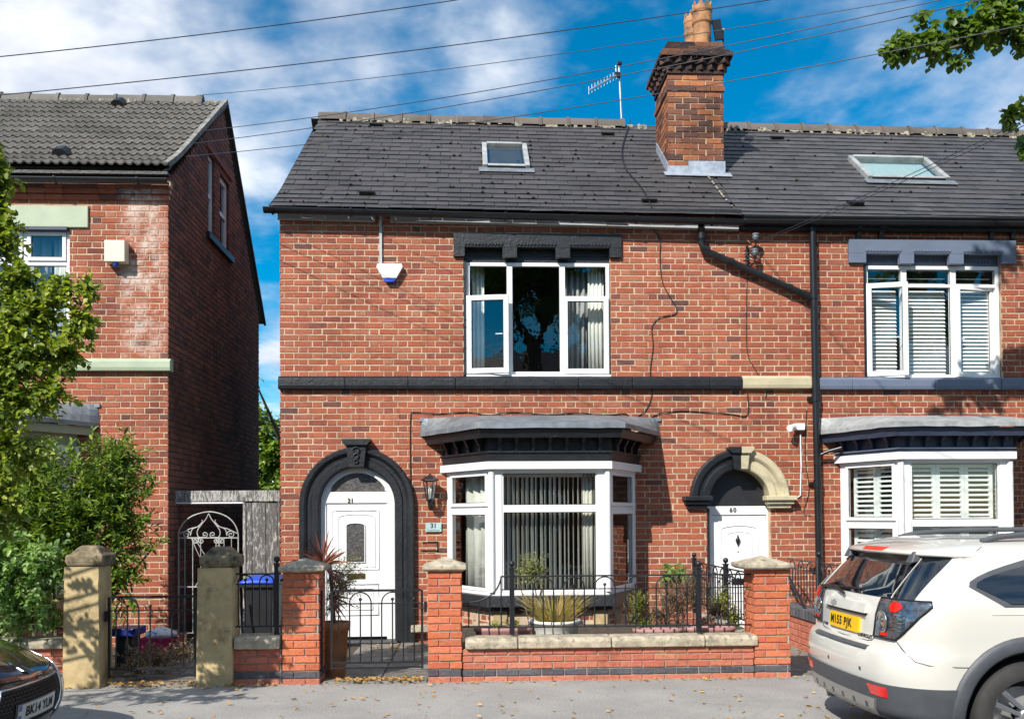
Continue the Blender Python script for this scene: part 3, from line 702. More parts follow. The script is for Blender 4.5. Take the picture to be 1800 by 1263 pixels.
# left house: interlocking concrete tiles with a double roll
def tile_roof():
    exp = RFL.L / 13.0; W = 0.235; x1 = XL0 + .05; x0 = -9.4; rr = random.Random(4)
    roof = MB().grid([[RFL.p(x0, t, -0.03) for t in np.linspace(0, RFL.L, 5)], [RFL.p(x1, t, -0.03) for t in np.linspace(0, RFL.L, 5)]], False).build('roof', M['black'], HL)
    MB().grid([[Vector((x0, RIDGE_LY, RIDGE_LZ)), Vector((x0, BACK_LY + .2, BACK_LZ - .15))], [Vector((x1, RIDGE_LY, RIDGE_LZ)), Vector((x1, BACK_LY + .2, BACK_LZ - .15))]], False).build('rear_slope', M['tile'], roof)
    def tm(seed):
        m_ = MB(); q = random.Random(seed)
        N_ = 14; cols = []
        for i in range(N_ + 1):
            u = i / N_; a = math.cos((u * 2 - .25) * 2 * math.pi); hgt = 0.021 * (max(a, -.35)); cols.append((-W / 2 + u * (W + .006), hgt))
        L = exp + .05
        top = [Vector((x, -.012, h + .030)) for x, h in cols]; head = [Vector((x, L, h + .0)) for x, h in cols]
        low = [Vector((x, -.010, h + .008)) for x, h in cols]
        m_.grid([top, head], True); m_.grid([low, top], False)
        return m_.mesh('roof_tile', M['tile'])
    ms = [tm(i) for i in range(3)]; lst = []
    for k in range(13):
        for i in range(int((x1 - x0) / W)):
            lst.append((x1 - (i + .5) * W, k * exp))
    lst.sort(key=lambda q: (0 if q[0] > -7.6 else 50) + (RFL.p(q[0], q[1]) - camp).length)
    mb = MB()
    for i, (x, t) in enumerate(lst):
        T = RFL.M4(x + rr.uniform(-.003, .003), t + rr.uniform(-.006, .006)) @ Matrix.Rotation(rr.uniform(-.012, .012), 4, 'Z')
        me = ms[i % 3]
        if i < 300:
            o = bpy.data.objects.new('roof_tile', me); o.matrix_world = T; COL.objects.link(o); o.parent = roof
        else:
            mb.add([T @ v.co for v in me.vertices], [tuple(p.vertices) for p in me.polygons], True)
    mb.build('roof_tiles', M['tile'], roof, kind='stuff')
    vb = MB().grid([[RFL.p(x1 + .012, t, .045) for t in np.linspace(0, RFL.L, 20)], [RFL.p(x1 + .012, t, -.02) for t in np.linspace(0, RFL.L, 20)]], False)
    vb.grid([[RFL.p(x1 - .05, t, .050) for t in np.linspace(0, RFL.L, 20)], [RFL.p(x1 + .012, t, .045) for t in np.linspace(0, RFL.L, 20)]], False)
    vb.build('verge_mortar', M['ridgemortar2'], roof)
    MB().grid([[RFL.p(x1, t, -.062) for t in (0, RFL.L)], [RFL.p(XL0 - .02, t, -.062) for t in (0, RFL.L)]], False).build('verge_soffit', M['mortar_grey'], roof)
    rv = MB(); d = Vector((0, BACK_LY + .2 - RIDGE_LY, BACK_LZ - .15 - RIDGE_LZ))
    rv.hexa([Vector((x1 - .03, RIDGE_LY, RIDGE_LZ - .03)), Vector((x1 + .012, RIDGE_LY, RIDGE_LZ - .03)), Vector((x1 + .012, RIDGE_LY, RIDGE_LZ - .03)) + d, Vector((x1 - .03, RIDGE_LY, RIDGE_LZ - .03)) + d,
             Vector((x1 - .03, RIDGE_LY, RIDGE_LZ + .02)), Vector((x1 + .012, RIDGE_LY, RIDGE_LZ + .02)), Vector((x1 + .012, RIDGE_LY, RIDGE_LZ + .02)) + d, Vector((x1 - .03, RIDGE_LY, RIDGE_LZ + .02)) + d])
    rv.build('rear_verge', M['slate'], roof)
    ridge_run(HL, roof, -9.4, x1 - .01, RIDGE_LY, RIDGE_LZ + .03, mat=M['tile'], r=.08, tl=.46)
    return roof
M['ridgemortar2'] = plain('verge_cement', (0.24, 0.23, 0.21), 0.95, var=0.3, vs_=10, bs=0.8, bscale=40, dirt=((0.08, 0.08, 0.07), 9, 0.5, 0.7))
ROOFL = tile_roof()
# vents low on the roofs: small black hooded boxes
vm = MB().prism([(0, -.005), (-.015, .035), (0.0, .042), (.13, .004), (.13, -.005)], -.105, .105, axis='x').mesh('roof_vent', M['blackpipe'])
for (px, py, rf, par) in ((661, 222, RF, ROOFM), (645, 343, RF, ROOFM), (1068, 238, RF, ROOFM), (1141, 357, RF, ROOFM), (1366, 245, RF, ROOFR), (1504, 362, RF, ROOFR)):
    x, t = rf.hit(px, py); o = bpy.data.objects.new('roof_vent', vm); o.matrix_world = rf.M4(x, t - .02, .02); COL.objects.link(o); o.parent = par
vmc = MB().prism([(-.10, -.01), (-.09, .05), (-.04, .085), (.04, .085), (.09, .05), (.10, -.01)], -.02, .16).mesh('roof_vent', M['blackpipe'])
for (px, py) in ((108, 277), (208, 188)):
    x, t = RFL.hit(px, py); o = bpy.data.objects.new('roof_vent', vmc); o.matrix_world = RFL.M4(x, t - .02, .03); COL.objects.link(o); o.parent = ROOFL
# rooflights
def rooflight(sk, par, glass, pane_mat):
    x0, x1, t0, t1 = sk; T = RF.M4((x0 + x1) / 2, t0, 0.0); hw = (x1 - x0) / 2; L = t1 - t0; T[0][3] = (x0 + x1) / 2
    fr = MB(); fw = .075; h = .075
    fr.box(-hw, -hw + fw, 0, L, -.03, h, T); fr.box(hw - fw, hw, 0, L, -.03, h, T); fr.box(-hw + fw, hw - fw, 0, fw, -.03, h - .01, T); fr.box(-hw + fw, hw - fw, L - fw, L, -.03, h + .015, T)
    fo = bevel(fr.build('rooflight', glass, par), .008)
    MB().box(-hw + fw, hw - fw, fw, L - fw, .035, .042, T).build('pane', pane_mat, fo)
    MB().box(-hw - .06, hw + .06, -.17, -.002, .022, .028, T).build('flashing_apron', M['lead'], fo)
    MB().box(-hw + fw, hw - fw, -.012, -.001, .0, h - .02, T).build('lower_seal', M['ink'], fo)
    MB().box(-hw + fw + .03, hw - fw - .03, fw + .02, L - fw - .03, -.02, -.016, T).build('roller_blind', M['skyblind'] if par is ROOFR else M['interior'], fo)
M['skyblind'] = plain('pale_roller_blind', (0.62, 0.78, 0.76), 0.7, var=0.03, bs=0.0)
rooflight(SK1, ROOFM, M['leadlight'], M['glass']); rooflight(SK2, ROOFR, M['leadlight'], M['glass'])

# ---------------------------------------------------------------- chimney on the ridge
zl0 = RF.p(0, (CHY0 - EY) / RF.d.y).z
CHM = thing('chimney_stack', ((CHX0 + CHX1) / 2, (CHY0 + CHY1) / 2, zl0), 'tall brick chimney stack with clay pots rising from the slate roof', 'chimney')
zs1 = AZ(131, CHY0, 1220); zs0 = zl0 - 0.15
core = MB().box(CHX0 + .01, CHX1 - .01, CHY0 + .01, CHY1 - .01, zs0 - .6, zs1 + .1).build('stack', M['mortar'], CHM)
nC = 18; cz = (zs1 - zl0) / 17.0
kw = dict(course=cz, st=.222, joint=.011, bond='stretcher', back=False, jit=.003, recess=.01)
Wall('front', core, (0, CHY0, 0), (1, 0, 0), (0, -1, 0), zl0, zs1, lambda z: (CHX0, CHX1), [], M['brick_chimney'], M['mortar'], pieces=90, phase=CHX0, seed=21, **kw)
Wall('side', core, (CHX0, 0, 0), (0, -1, 0), (-1, 0, 0), zl0 - .2, zs1, lambda z: (-CHY1, -CHY0 - .032), [], M['brick_chimney'], M['mortar'], pieces=50, phase=.05, seed=22, **kw)
Wall('side', core, (CHX1, 0, 0), (0, 1, 0), (1, 0, 0), zl0, zs1, lambda z: (CHY0 + .032, CHY1), [], M['brick_chimney'], M['mortar'], pieces=0, phase=.05, seed=23, **kw)
def collar(x, z0, z1, mat, par, nm, seed):
    mb = MB(); rr = random.Random(seed); h = z1 - z0
    X0, X1, Y0, Y1 = CHX0 - x, CHX1 + x, CHY0 - x, CHY1 + x
    mb.box(X0 + .02, X1 - .02, Y0 + .02, Y1 - .02, z0 + .004, z1 - .004)
    base = mb.build(nm, M['mortar'] if nm != 'corbel_course' else M['mortar_dark'], par)
    b2 = MB(); n = max(1, int(round((X1 - X0) / .23))); wv = (X1 - X0) / n; ph = rr.choice((0, .5))
    xs = [X0] + [X0 + (i + ph) * wv for i in range(n + 1) if X0 + .03 < X0 + (i + ph) * wv < X1 - .03] + [X1]
    for a, b in zip(xs, xs[1:]): b2.box(a + .005, b - .005, Y0 + rr.uniform(-.003, .003), Y0 + .06, z0 + .004, z1 - .004)
    ys = np.linspace(Y0 + .0, Y1, 5)
    for a, b in zip(ys, ys[1:]):
        b2.box(X0 + rr.uniform(-.003, .003), X0 + .06, a + (.064 if a == ys[0] else .005), b - .005, z0 + .004, z1 - .004)
        b2.box(X1 - .06, X1 + rr.uniform(-.003, .003), a + (.064 if a == ys[0] else .005), b - .005, z0 + .004, z1 - .004)
    b2.build('brick_course', mat, base, kind='stuff')
collar(.018, zs1 - 3 * cz + .004, zs1 - 2 * cz, M['brick_chimney'], CHM, 'string_band', 1)
zc0 = zs1 + .002
collar(.022, zc0, zc0 + .05, M['brick_soot'], CHM, 'corbel_course', 2)
# two rows of sawtooth bricks set on the diagonal
def sawtooth(z0, h, x, off):
    X0, X1, Y0, Y1 = CHX0 - x, CHX1 + x, CHY0 - x, CHY1 + x
    mb0 = MB().box(X0 + .05, X1 - .05, Y0 + .05, Y1 - .05, z0, z0 + h).build('corbel_core', M['mortar_dark'], CHM)
    n = 6; st_ = (X1 - X0) / n; s_ = st_ * .70
    base = MB().box(-s_ / 2, s_ / 2, -s_ / 2, s_ / 2, 0, h - .008, Matrix.Rotation(R(45), 4, 'Z')).mesh('sawtooth_brick', M['brick_soot'])
    def pl(x_, y_):
        o = bpy.data.objects.new('sawtooth_brick', base); o.matrix_world = Matrix.Translation((x_, y_, z0 + .004)) @ Matrix.Rotation(uni(-.05, .05), 4, 'Z'); COL.objects.link(o); o.parent = mb0
    for i in range(n): pl(X0 + (i + .5 + off) * st_, Y0 + .055)
    for i in range(n): pl(X0 + .055, Y0 + (i + .6 + off) * st_)
    for i in range(n): pl(X1 - .055, Y0 + (i + .6 + off) * st_)
z_ = zc0 + .052
sawtooth(z_, .085, .045, 0.0); sawtooth(z_ + .087, .085, .085, .0); z_ += .175
collar(.125, z_, z_ + .072, M['brick_soot'], CHM, 'cornice_course', 5); z_ += .074
collar(.09, z_, z_ + .045, M['brick_soot'], CHM, 'cornice_course', 6); z_ += .047
for i in range(2): collar(.03 - .03 * i, z_, z_ + .075, M['brick_soot'], CHM, 'blocking_course', 7 + i); z_ += .077
TOPZ = z_
fl = MB()
rows = []
for i in range(9):
    row = []
    for j in range(9):
        u, v = i / 8, j / 8; e = min(u, 1 - u, v, 1 - v) * 2
        row.append(Vector((CHX0 + .02 + u * (CHX1 - CHX0 - .04), CHY0 + .02 + v * (CHY1 - CHY0 - .04), TOPZ - .02 + .10 * e ** .6 + uni(-.008, .008))))
    rows.append(row)
fl.grid(rows, True).build('mortar_flaunching', M['ridgemortar'], CHM)
def pot(px, py0, py1, Y, r, crown=True, mat=M['pot']):
    c = at(px, (py0 + py1) / 2, Y); zt = AZ(py0, Y, px); zb = TOPZ - .02; h = zt - zb
    hb = h - .09
    prof = [(r * 1.05, 0), (r * .93, h * .05), (r * .90, hb * .60), (r * 1.03, hb * .64), (r * 1.06, hb * .70), (r * .97, hb * .72), (r * .99, hb * .86), (r * 1.08, hb * .90), (r * 1.07, hb * .97), (r * .96, hb), (r * .78, hb), (r * .72, hb * .5)]
    o = MB().lathe(prof, (c.x, c.y, zb), 28, smooth=False).build('chimney_pot', mat, CHM)
    if crown:
        mb = MB()
        for k in range(8):
            a0, a1 = 2 * math.pi * (k + .08) / 8, 2 * math.pi * (k + .92) / 8; am = (a0 + a1) / 2
            def q(a, rr_, z): return Vector((c.x + rr_ * math.cos(a), c.y + rr_ * math.sin(a), zb + z))
            vo = [q(a0, r * .97, hb - .002), q(a1, r * .97, hb - .002), q(am, r * .99, hb + .085), q(a0, r * .82, hb - .002), q(a1, r * .82, hb - .002), q(am, r * .86, hb + .085)]
            mb.add(vo, [(0, 1, 2), (3, 5, 4), (0, 2, 5, 3), (1, 4, 5, 2)])
        mb.build('crown_points', mat, o)
pot(1234, 5, 66, CHY0 + .30, .150); pot(1216, 24, 70, CHY0 + .72, .120)
cc = at(1185, 74, CHY0 + .3); MB().lathe([(.10, 0), (.09, .05), (.04, .08), (.001, .085)], (cc.x, cc.y, TOPZ - .01), 14).build('flue_cap', M['cream'], CHM)
# lead at the foot
lf = MB()
def leadface(x0, x1, y, z0, z1): lf.box(x0, x1, y - .018, y, z0, z1)
leadface(CHX0 - .012, CHX0 + .30, CHY0 - .002, zl0 - .05, zl0 + .09); leadface(CHX0 + .302, CHX1 + .012, CHY0 - .006, zl0 - .05, zl0 + .165)
tA = (CHY0 - EY) / RF.d.y
lf.box(-.50, .52, -.13, .02, .026, .034, RF.M4((CHX0 + CHX1) / 2, tA))
lf.build('lead_apron', M['flash'], CHM)
ls = MB()
for sx, X in ((-1, CHX0), (1, CHX1)):
    a = RF.p(X, tA, .02); b = RF.p(X, tA + 1.05, .02)
    x_ = X + sx * .004
    ls.hexa([Vector((x_, a.y, a.z - .05)), Vector((x_ + sx * .012, a.y, a.z - .05)), Vector((x_ + sx * .012, b.y, b.z - .05)), Vector((x_, b.y, b.z - .05)), Vector((x_, a.y, a.z + .15)), Vector((x_ + sx * .012, a.y, a.z + .15)), Vector((x_ + sx * .012, b.y, b.z + .12)), Vector((x_, b.y, b.z + .12))])
ls.build('lead_step_flashing', M['flash'], CHM)
# panel antenna strapped to the chimney top
pa = at(1262, 54, CHY0 + .2)
AN = thing('panel_antenna', (pa.x + .08, pa.y, TOPZ), 'small dark panel antenna on a short pole beside the big chimney pot', 'antenna')
MB().box(pa.x - .07, pa.x + .06, pa.y - .03, pa.y + .01, pa.z - .15, pa.z + .16, Matrix.Translation(pa) @ Matrix.Rotation(R(-9), 4, 'Y') @ Matrix.Translation(-pa)).build('panel', M['blackpipe'], AN)
MB().tube([(pa.x + .085, pa.y + .02, TOPZ - .25), (pa.x + .085, pa.y + .02, pa.z + .05)], .014, 8).build('pole', M['blackpipe'], AN)
MB().box(pa.x + .03, pa.x + .1, pa.y - .01, pa.y + .03, pa.z, pa.z + .03).build('bracket', M['steel'], AN)
# television aerial behind the ridge
AY = RY + .12
TV = thing('tv_aerial', at(1091, 214, AY), 'silver television aerial on a thin mast behind the roof ridge', 'aerial')
m0, m1 = at(1093, 222, AY), at(1088, 117, AY)
MB().tube([m0, m1], .016, 8).build('mast', M['steel'], TV)
b0, b1 = at(1035, 159, AY - .45), at(1091, 128, AY)
MB().tube([b0, b1], .011, 6).build('boom', M['steel'], TV)
dv = (b1 - b0)
for i in range(10):
    p = b0 + dv * (i / 10.5); MB().tube([p + Vector((0, 0, -.07)), p + Vector((0, 0, .07))], .006, 5).build('element', M['steel'], TV)
for k in (0.86, 0.97):
    p = b0 + dv * k; MB().tube([p + Vector((0, .02, -.02)), p + Vector((.0, .05, .19))], .008, 5).build('reflector_rod', M['steel'], TV)
p = b0 + dv * .9; MB().box(p.x - .05, p.x + .05, p.y - .03, p.y + .03, p.z - .05, p.z + .03).build('junction_box', M['blackpipe'], TV)
MB().box(m1.x - .03, m1.x + .05, m1.y - .04, m1.y + .03, m1.z + .03, m1.z + .07).build('clamp', M['blackpipe'], TV)
# ---------------------------------------------------------------- stone bands, lintels
def band(H, x0, x1, z0, z1, mat, name='string_course', step=0.98, proud=.07, joints=None):
    xs = joints or ([x0] + list(np.arange(x0 + step * uni(.7, 1), x1 - .3, step)) + [x1])
    for a, b in zip(xs, xs[1:]):
        d = uni(-.003, .003)
        bevel(MB().prism([(-proud + d, z0 + .004), (-proud - .012 + d, z0 + .05), (-proud - .012 + d, z1 - .035), (-proud + .03, z1), (.06, z1 + .004), (.06, z0)], a + .003, b - .003, axis='x').build(name, mat, H), .006, 2)
sz0, sz1 = AZ(684, -.05, 940), AZ(661, -.05, 940)
jj = [XM0 - .015] + [AX(p, 0, 670) for p in (608, 718, 801, 1016, 1110, 1245)] + [XMR]
band(H31, XM0, XMR, sz0, sz1, M['black'], joints=jj)
band(HR, XMR + .002, AX(1424, 0, 672), sz0 + .01, sz1 + .01, M['cream'], joints=[XMR + .002, AX(1424, 0, 672)])
band(HR, 0, 0, sz0 - .005, sz1 - .01, M['blue'], joints=[AX(1436, 0, 672)] + [AX(p, 0, 672) for p in (1495, 1640, 1755)] + [7.9, 9.2, XR1])
lz0, lz1 = AZ(652, -.05, 230), AZ(630, -.05, 230)
band(HL, 0, 0, lz0, lz1, M['green'], joints=[-9.3, -7.8, -6.3, -5.2, XL0 + .05])
def lintel(H, px0, px1, py0, py1, W, mat, mw, notch=.13):
    x0, x1 = AX(px0, -.03, (py0 + py1) / 2), AX(px1, -.03, (py0 + py1) / 2); z1, z0 = AZ(py0, -.03, (px0 + px1) / 2), AZ(py1, -.03, (px0 + px1) / 2)
    a, b = W[0] + .02, W[1] - .02; m = .10
    bmk = MB().box(x0, x1, -.05, .03, z0 + notch, z1)
    for (p_, q_) in ((x0, a), (mw[0] - m, mw[0] + m), (mw[1] - m, mw[1] + m), (b, x1)): bmk.box(p_, q_, -.05, .03, z0 - (.01 if p_ not in (x0, b) else 0), z0 + notch)
    lo_ = bevel(bmk.build('window_lintel', mat, H), .003, 1)
    inner = MB().box(a - .018, b + .018, .095, .20, z0 - .055, z0 + notch + .06).build('recessed_soffit', mat, lo_)
    rp = MB(); q0 = [(a, mw[0] - m), (mw[0] + m, mw[1] - m), (mw[1] + m, b)]
    for (p, q) in q0:
        n = int((q - p + .04) / .045)
        for i in range(n):
            x = p - .015 + (i + .5) * (q - p + .03) / n
            rp.box(-.011, .011, -.014, .006, -.018, .018, Matrix.Translation((x, -.052, z0 + notch + .04)) @ Matrix.Rotation(R(28), 4, 'Y'))
            rp.box(-.011, .011, -.014, .006, -.018, .018, Matrix.Translation((x, .088, z0 + .06)) @ Matrix.Rotation(R(28), 4, 'Y'))
    rp.build('rope_moulding', mat, lo_, kind='stuff')
mw1 = (AX(896, 0, 480), AX(989, 0, 480)); mw2 = (AX(1592, 0, 480), AX(1679, 0, 480))
lintel(H31, 797, 1092, 411, 452, W1, M['black'], mw1)
lintel(HR, 1492, 1785, 422, 463, W2, M['blue'], mw2)
gx0, gx1 = AX(-70, -.02, 380), AX(155, -.02, 380)
bevel(MB().box(gx0, gx1, -.03, .03, AZ(399, -.03, 90), AZ(361, -.03, 90)).build('window_lintel', M['green'], HL), .008)
MB().box(gx0 + .3, AX(120, 0, 396), -.05, .0305, AZ(404, -.03, 90), AZ(398.5, -.03, 90)).build('lintel_drip', M['navy'], HL)
# brick eaves bands of the left house
for k, (pa_, pb_, pr) in enumerate(((317, 329, .10), (331, 339, .075), (342, 350, .045))):
    z1, z0 = AZ(pa_, -pr, 200), AZ(pb_, -pr, 200)
    hb = MB().box(-9.3, XL0 - .001 + pr * .55, -pr + .012, -.001, z0 + .006, z1 - .006).build('eaves_band', M['mortar'], HL)
    x = -9.3; mb = MB()
    while x < XL0 + pr * .55 - .03:
        x2 = min(x + .232, XL0 + pr * .55); mb.box(x, x2 - .010, -pr + uni(-.003, .003), -pr + .05, z0, z1); x = x2
    mb.build('brick_course', M['brick_left'] if k else M['brick_gable'], hb, kind='stuff')
# brick corbel under the eaves of the terrace is a course of the wall's own brick
for H, a, b, mt in ((H31, XM0, XMR - .002, M['brick']), (HR, XMR, XR1, M['brick_right'])):
    x = a; mb = MB()
    while x < b - .03:
        x2 = min(x + .243, b)
        if rnd() < .93: mb.box(x, x2 - .012, -.022 + uni(-.004, .004), .02, Z_EAVE - .075, Z_EAVE - .004)
        x = x2
    mb.build('eaves_course', mt, H, kind='stuff')

# ---------------------------------------------------------------- gutters, boards and pipes
def gutter(H, x0, x1, z0, z1, mat, y=-.19, r=.062, seg=2.0, brk=1.0):
    g = thing if False else None
    def zc(x): return z0 + (z1 - z0) * (x - x0) / (x1 - x0)
    prof = [(math.cos(a) * r, math.sin(a) * r * 1.05) for a in np.linspace(math.pi, 2 * math.pi, 9)]
    m_ = MB()
    m_.grid([[Vector((x, y + p[0], zc(x) + p[1])) for p in prof] for x in (x0, x1)], True)
    m_.grid([[Vector((x, y + p[0] * .88, zc(x) + p[1] * .88)) for p in prof] for x in (x0, x1)], True)
    for sgn in (-1, 1): m_.hexa([Vector((x, y + sgn * r * q, zc(x) + dz)) for dz in (-.006, .004) for (x, q) in ((x0, .86), (x1, .86), (x1, 1.04), (x0, 1.04))])
    m_.add([Vector((x0, y + p[0], zc(x0) + p[1])) for p in prof], [tuple(range(9))])
    go = m_.build('gutter', mat, H)
    pm = MB(); k = 1.13
    pm.grid([[Vector((x, p[0] * k, p[1] * k)) for p in prof] for x in (-.016, .016)], True)
    for sx in (-.016, .016): pm.add([Vector((sx, p[0] * k, p[1] * k)) for p in prof], [tuple(range(9))])
    pm.box(-.012, .012, -r * 1.14, -r * .8, -.004, .016); pm.box(-.012, .012, -.006, .006, -r * 1.35, -r * 1.1)
    me = pm.mesh('gutter_bracket', mat)
    x = x0 + .12
    while x < x1:
        o = bpy.data.objects.new('gutter_bracket', me); o.location = (x, y, zc(x)); COL.objects.link(o); o.parent = go; x += brk * uni(.85, 1.1)
    return go
gA, gB = at(474, 366, -.19), at(1297, 388, -.19)
gutter(H31, XM0 - .17, XMR - .005, gA.z, gB.z, M['blackpipe'])
gC = at(1780, 388, -.19)
# moulded gutter of the right house
gm = MB().prism([(-.02, -.055), (-.065, -.05), (-.085, -.01), (-.075, .012), (-.10, .03), (-.10, .048), (.04, .048), (.04, -.055)], XMR + .003, XR1, Matrix.Translation((0, -.15, gC.z - .02)), axis='x')
bevel(gm.build('gutter', M['blackpipe'], HR), .004)
MB().box(XMR + .003, XR1, -.11, -.002, gC.z - .125, gC.z - .08).build('soffit_board', M['black'], HR)
gL = at(170, 312, -.19)
gutter(HL, -9.4, XL0 + .06, gL.z - .01, gL.z - .02, M['blackpipe'], y=-.195, r=.055)
MB().box(-9.3, XL0 + .03, -.135, -.02, EAVE_L - .045, EAVE_L - .005).build('soffit_board', M['black'], HL)
# pale board below the slates, in two lengths
za, zb = at(487, 377, -.2), at(1297, 396, -.2)
def board(px0, px1):
    a, b = at(px0, 377 + (px0 - 487) * .0246, -.04), at(px1, 377 + (px1 - 487) * .0246, -.04)
    MB().hexa([Vector((a.x, -.05, a.z - .07)), Vector((b.x, -.05, b.z - .07)), Vector((b.x, -.026, b.z - .07)), Vector((a.x, -.026, a.z - .07)), Vector((a.x, -.05, a.z + .04)), Vector((b.x, -.05, b.z + .04)), Vector((b.x, -.026, b.z + .04)), Vector((a.x, -.026, a.z + .04))]).build('fascia_board', M['greyboard'], H31)
board(488, 659); board(686, 1298)
MB().box(XM0 - .0, XMR - .002, -.10, -.001, Z_EAVE + .006, Z_EAVE + .05).build('soffit_board', M['black'], H31)
# small scroll brackets under the right eaves
for px in (1512, 1552, 1747, 1785):
    a = at(px, 399, -.1); bm_ = MB()
    bm_.prism([(0, -.19), (-.04, -.17), (-.045, -.12), (-.07, -.09), (-.08, -.05), (-.11, -.03), (-.14, .0), (-.14, .03), (0, .03)], -.032, .032, Matrix.Translation((a.x, -.002, a.z + .02)), axis='x')
    bevel(bm_.build('eaves_bracket', M['blackpipe'], HR), .006)
# downpipes
DP = thing('downpipe', (AX(1434, 0, 700), -.09, ZB), 'black cast iron downpipe between the two terraced houses with a slanting branch', 'drainpipe')
pt, pb = at(1428, 394, -.09), at(1441, 1040, -.09)
pts = [Vector((pt.x, -.09, pt.z)), Vector((pb.x, -.09, pb.z))]
MB().tube(pts, .048, 14).build('pipe', M['blackpipe'], DP)
for py in (400, 520, 700, 850, 1000):
    f = (py - 394) / 646; p = pts[0].lerp(pts[1], f)
    MB().tube([p + Vector((0, 0, .05)), p - Vector((0, 0, .05))], .058, 14).build('collar', M['blackpipe'], DP)
    MB().box(p.x - .1, p.x - .045, p.y + .03, p.y + .09, p.z - .02, p.z + .02).build('pipe_ear', M['blackpipe'], DP)
br = [at(1233, 393, -.17), at(1233, 400, -.09), at(1233, 428, -.09), at(1238, 440, -.09), at(1418, 519, -.09), at(1427, 524, -.09)]
MB().tube(br, .047, 14).build('branch_pipe', M['blackpipe'], DP)
for (p, q) in (((1233, 410), (1233, 420)), ((1236, 436), (1246, 441)), ((1281, 459), (1289, 462)), ((1384, 504), (1391, 507)), ((1410, 515), (1420, 520))):
    MB().tube([at(*p, -.09), at(*q, -.09)], .057, 14).build('collar', M['blackpipe'], DP)
q = [at(1440, 800, -.09), at(1455, 793, -.13), at(1480, 786, -.2)]
MB().tube(q, .024, 10).build('waste_pipe', M['blackpipe'], DP)

# ---------------------------------------------------------------- windows
def ringframe(mb, x0, x1, z0, z1, w_, y0, y1, M_=None):
    mb.box(x0, x0 + w_, y0, y1, z0, z1, M_); mb.box(x1 - w_, x1, y0, y1, z0, z1, M_)
    mb.box(x0 + w_, x1 - w_, y0, y1, z0, z0 + w_, M_); mb.box(x0 + w_, x1 - w_, y0, y1, z1 - w_, z1, M_)
def pane(par, x0, x1, z0, z1, y, M_=None, seal=True, gm=None):
    q = [Vector(p) for p in ((x0, y, z0), (x1, y, z0), (x1, y, z1), (x0, y, z1))]
    MB().add([M_ @ p for p in q] if M_ is not None else q, [(0, 1, 2, 3)]).build('pane', gm or M['glass'], par)
    if seal:
        s = MB(); ringframe(s, x0, x1, z0, z1, .008, y - .004, y - .0005, M_); s.build('seal', M['ink'], par)
def sash(par, x0, x1, z0, z1, y, w_=.065, M_=None, name='casement', seal=True):
    mb = MB(); ringframe(mb, x0, x1, z0, z1, w_, y, y + .055, M_)
    o = bevel(mb.build(name, M['white'], par), .007, 2)
    pane(o, x0 + w_, x1 - w_, z0 + w_, z1 - w_, y + .03, M_, seal)
    return o
def upper_window(H, W, mw, zt, y=.055, left_open=8, right_open=0, closed_right=True, split_mid=False):
    x0, x1, z0, z1 = W[0] + .035, W[1] - .01, W[2] + .005, W[3] - .06
    f = MB(); ringframe(f, x0, x1, z0, z1, .05, y, y + .07)
    for m in mw: f.box(m - .038, m + .038, y - .002, y + .072, z0 + .05, z1 - .05)
    segs = [(x0 + .05, mw[0] - .038), (mw[0] + .038, mw[1] - .038), (mw[1] + .038, x1 - .05)]
    for i, (a, b) in enumerate(segs):
        if i != 1 or split_mid: f.box(a, b, y + .002, y + .068, zt - .022, zt + .022)
    fo = f.build('window', M['white'], H); bevel(fo, .005, 2)
    MB().box(x0 - .03, x0 - .001, .0, y + .1, z0, z1).build('window_reveal', M['black'], H)
    MB().box(x0 + .0, x1, -.03, y + .02, z0 - .03, z0 - .001).build('window_sill', M['white'], H)
    for i, (a, b) in enumerate(segs):
        if i != 1 or split_mid:
            pane(fo, a, b, zt + .022, z1 - .05, y + .03)
            if i == 1: pane(fo, a, b, z0 + .05, zt - .022, y + .03)
        else: pane(fo, a, b, z0 + .05, z1 - .05, y + .03)
    for i, ang in ((0, left_open), (2, right_open)):
        a, b = segs[i]; a -= .04; b += .03
        hx = a if i == 0 else (a if right_open < 0 else b)
        Mx = Matrix.Translation((hx, y - .01, 0)) @ Matrix.Rotation(R(-ang), 4, 'Z') @ Matrix.Translation((-hx, -(y - .01), 0))
        sash(fo, a, b, z0 + .015, zt + .012, y - .062, .07, Mx)
        if abs(ang) > 4:
            hb_ = (b - .14) if i == 0 else a + .14
            MB().box(hb_ - .05, hb_ + .05, y + .005, y + .02, z0 + .55, z0 + .565, Mx).build('handle', M['white'], fo)
    return fo, segs
zt1 = AZ(521, 0, 860); zt2 = AZ(500, 0, 1560)
WF1, seg1 = upper_window(H31, W1, mw1, zt1, left_open=9, right_open=1)
WF2, seg2 = upper_window(HR, W2, mw2, zt2, left_open=14, right_open=-12, split_mid=True)
# window of the left house
x0, x1, z0, z1 = WL[0], WL[1], WL[2], WL[3]
f = MB(); ringframe(f, x0, x1, z0, z1, .06, .05, .12); xm = (x0 + x1) / 2; zt0 = AZ(461, 0, 80)
f.box(xm - .03, xm + .03, .05, .12, z0 + .06, z1 - .06); f.box(x0 + .06, xm - .03, .052, .118, zt0 - .03, zt0 + .03); f.box(xm + .03, x1 - .06, .052, .118, zt0 - .03, zt0 + .03)
WF0 = bevel(f.build('window', M['white'], HL), .006)
for (a, b) in ((x0 + .06, xm - .03), (xm + .03, x1 - .06)):
    sash(WF0, a, b, zt0 + .03, z1 - .06, .03, .05); pane(WF0, a, b, z0 + .06, zt0 - .03, .08)
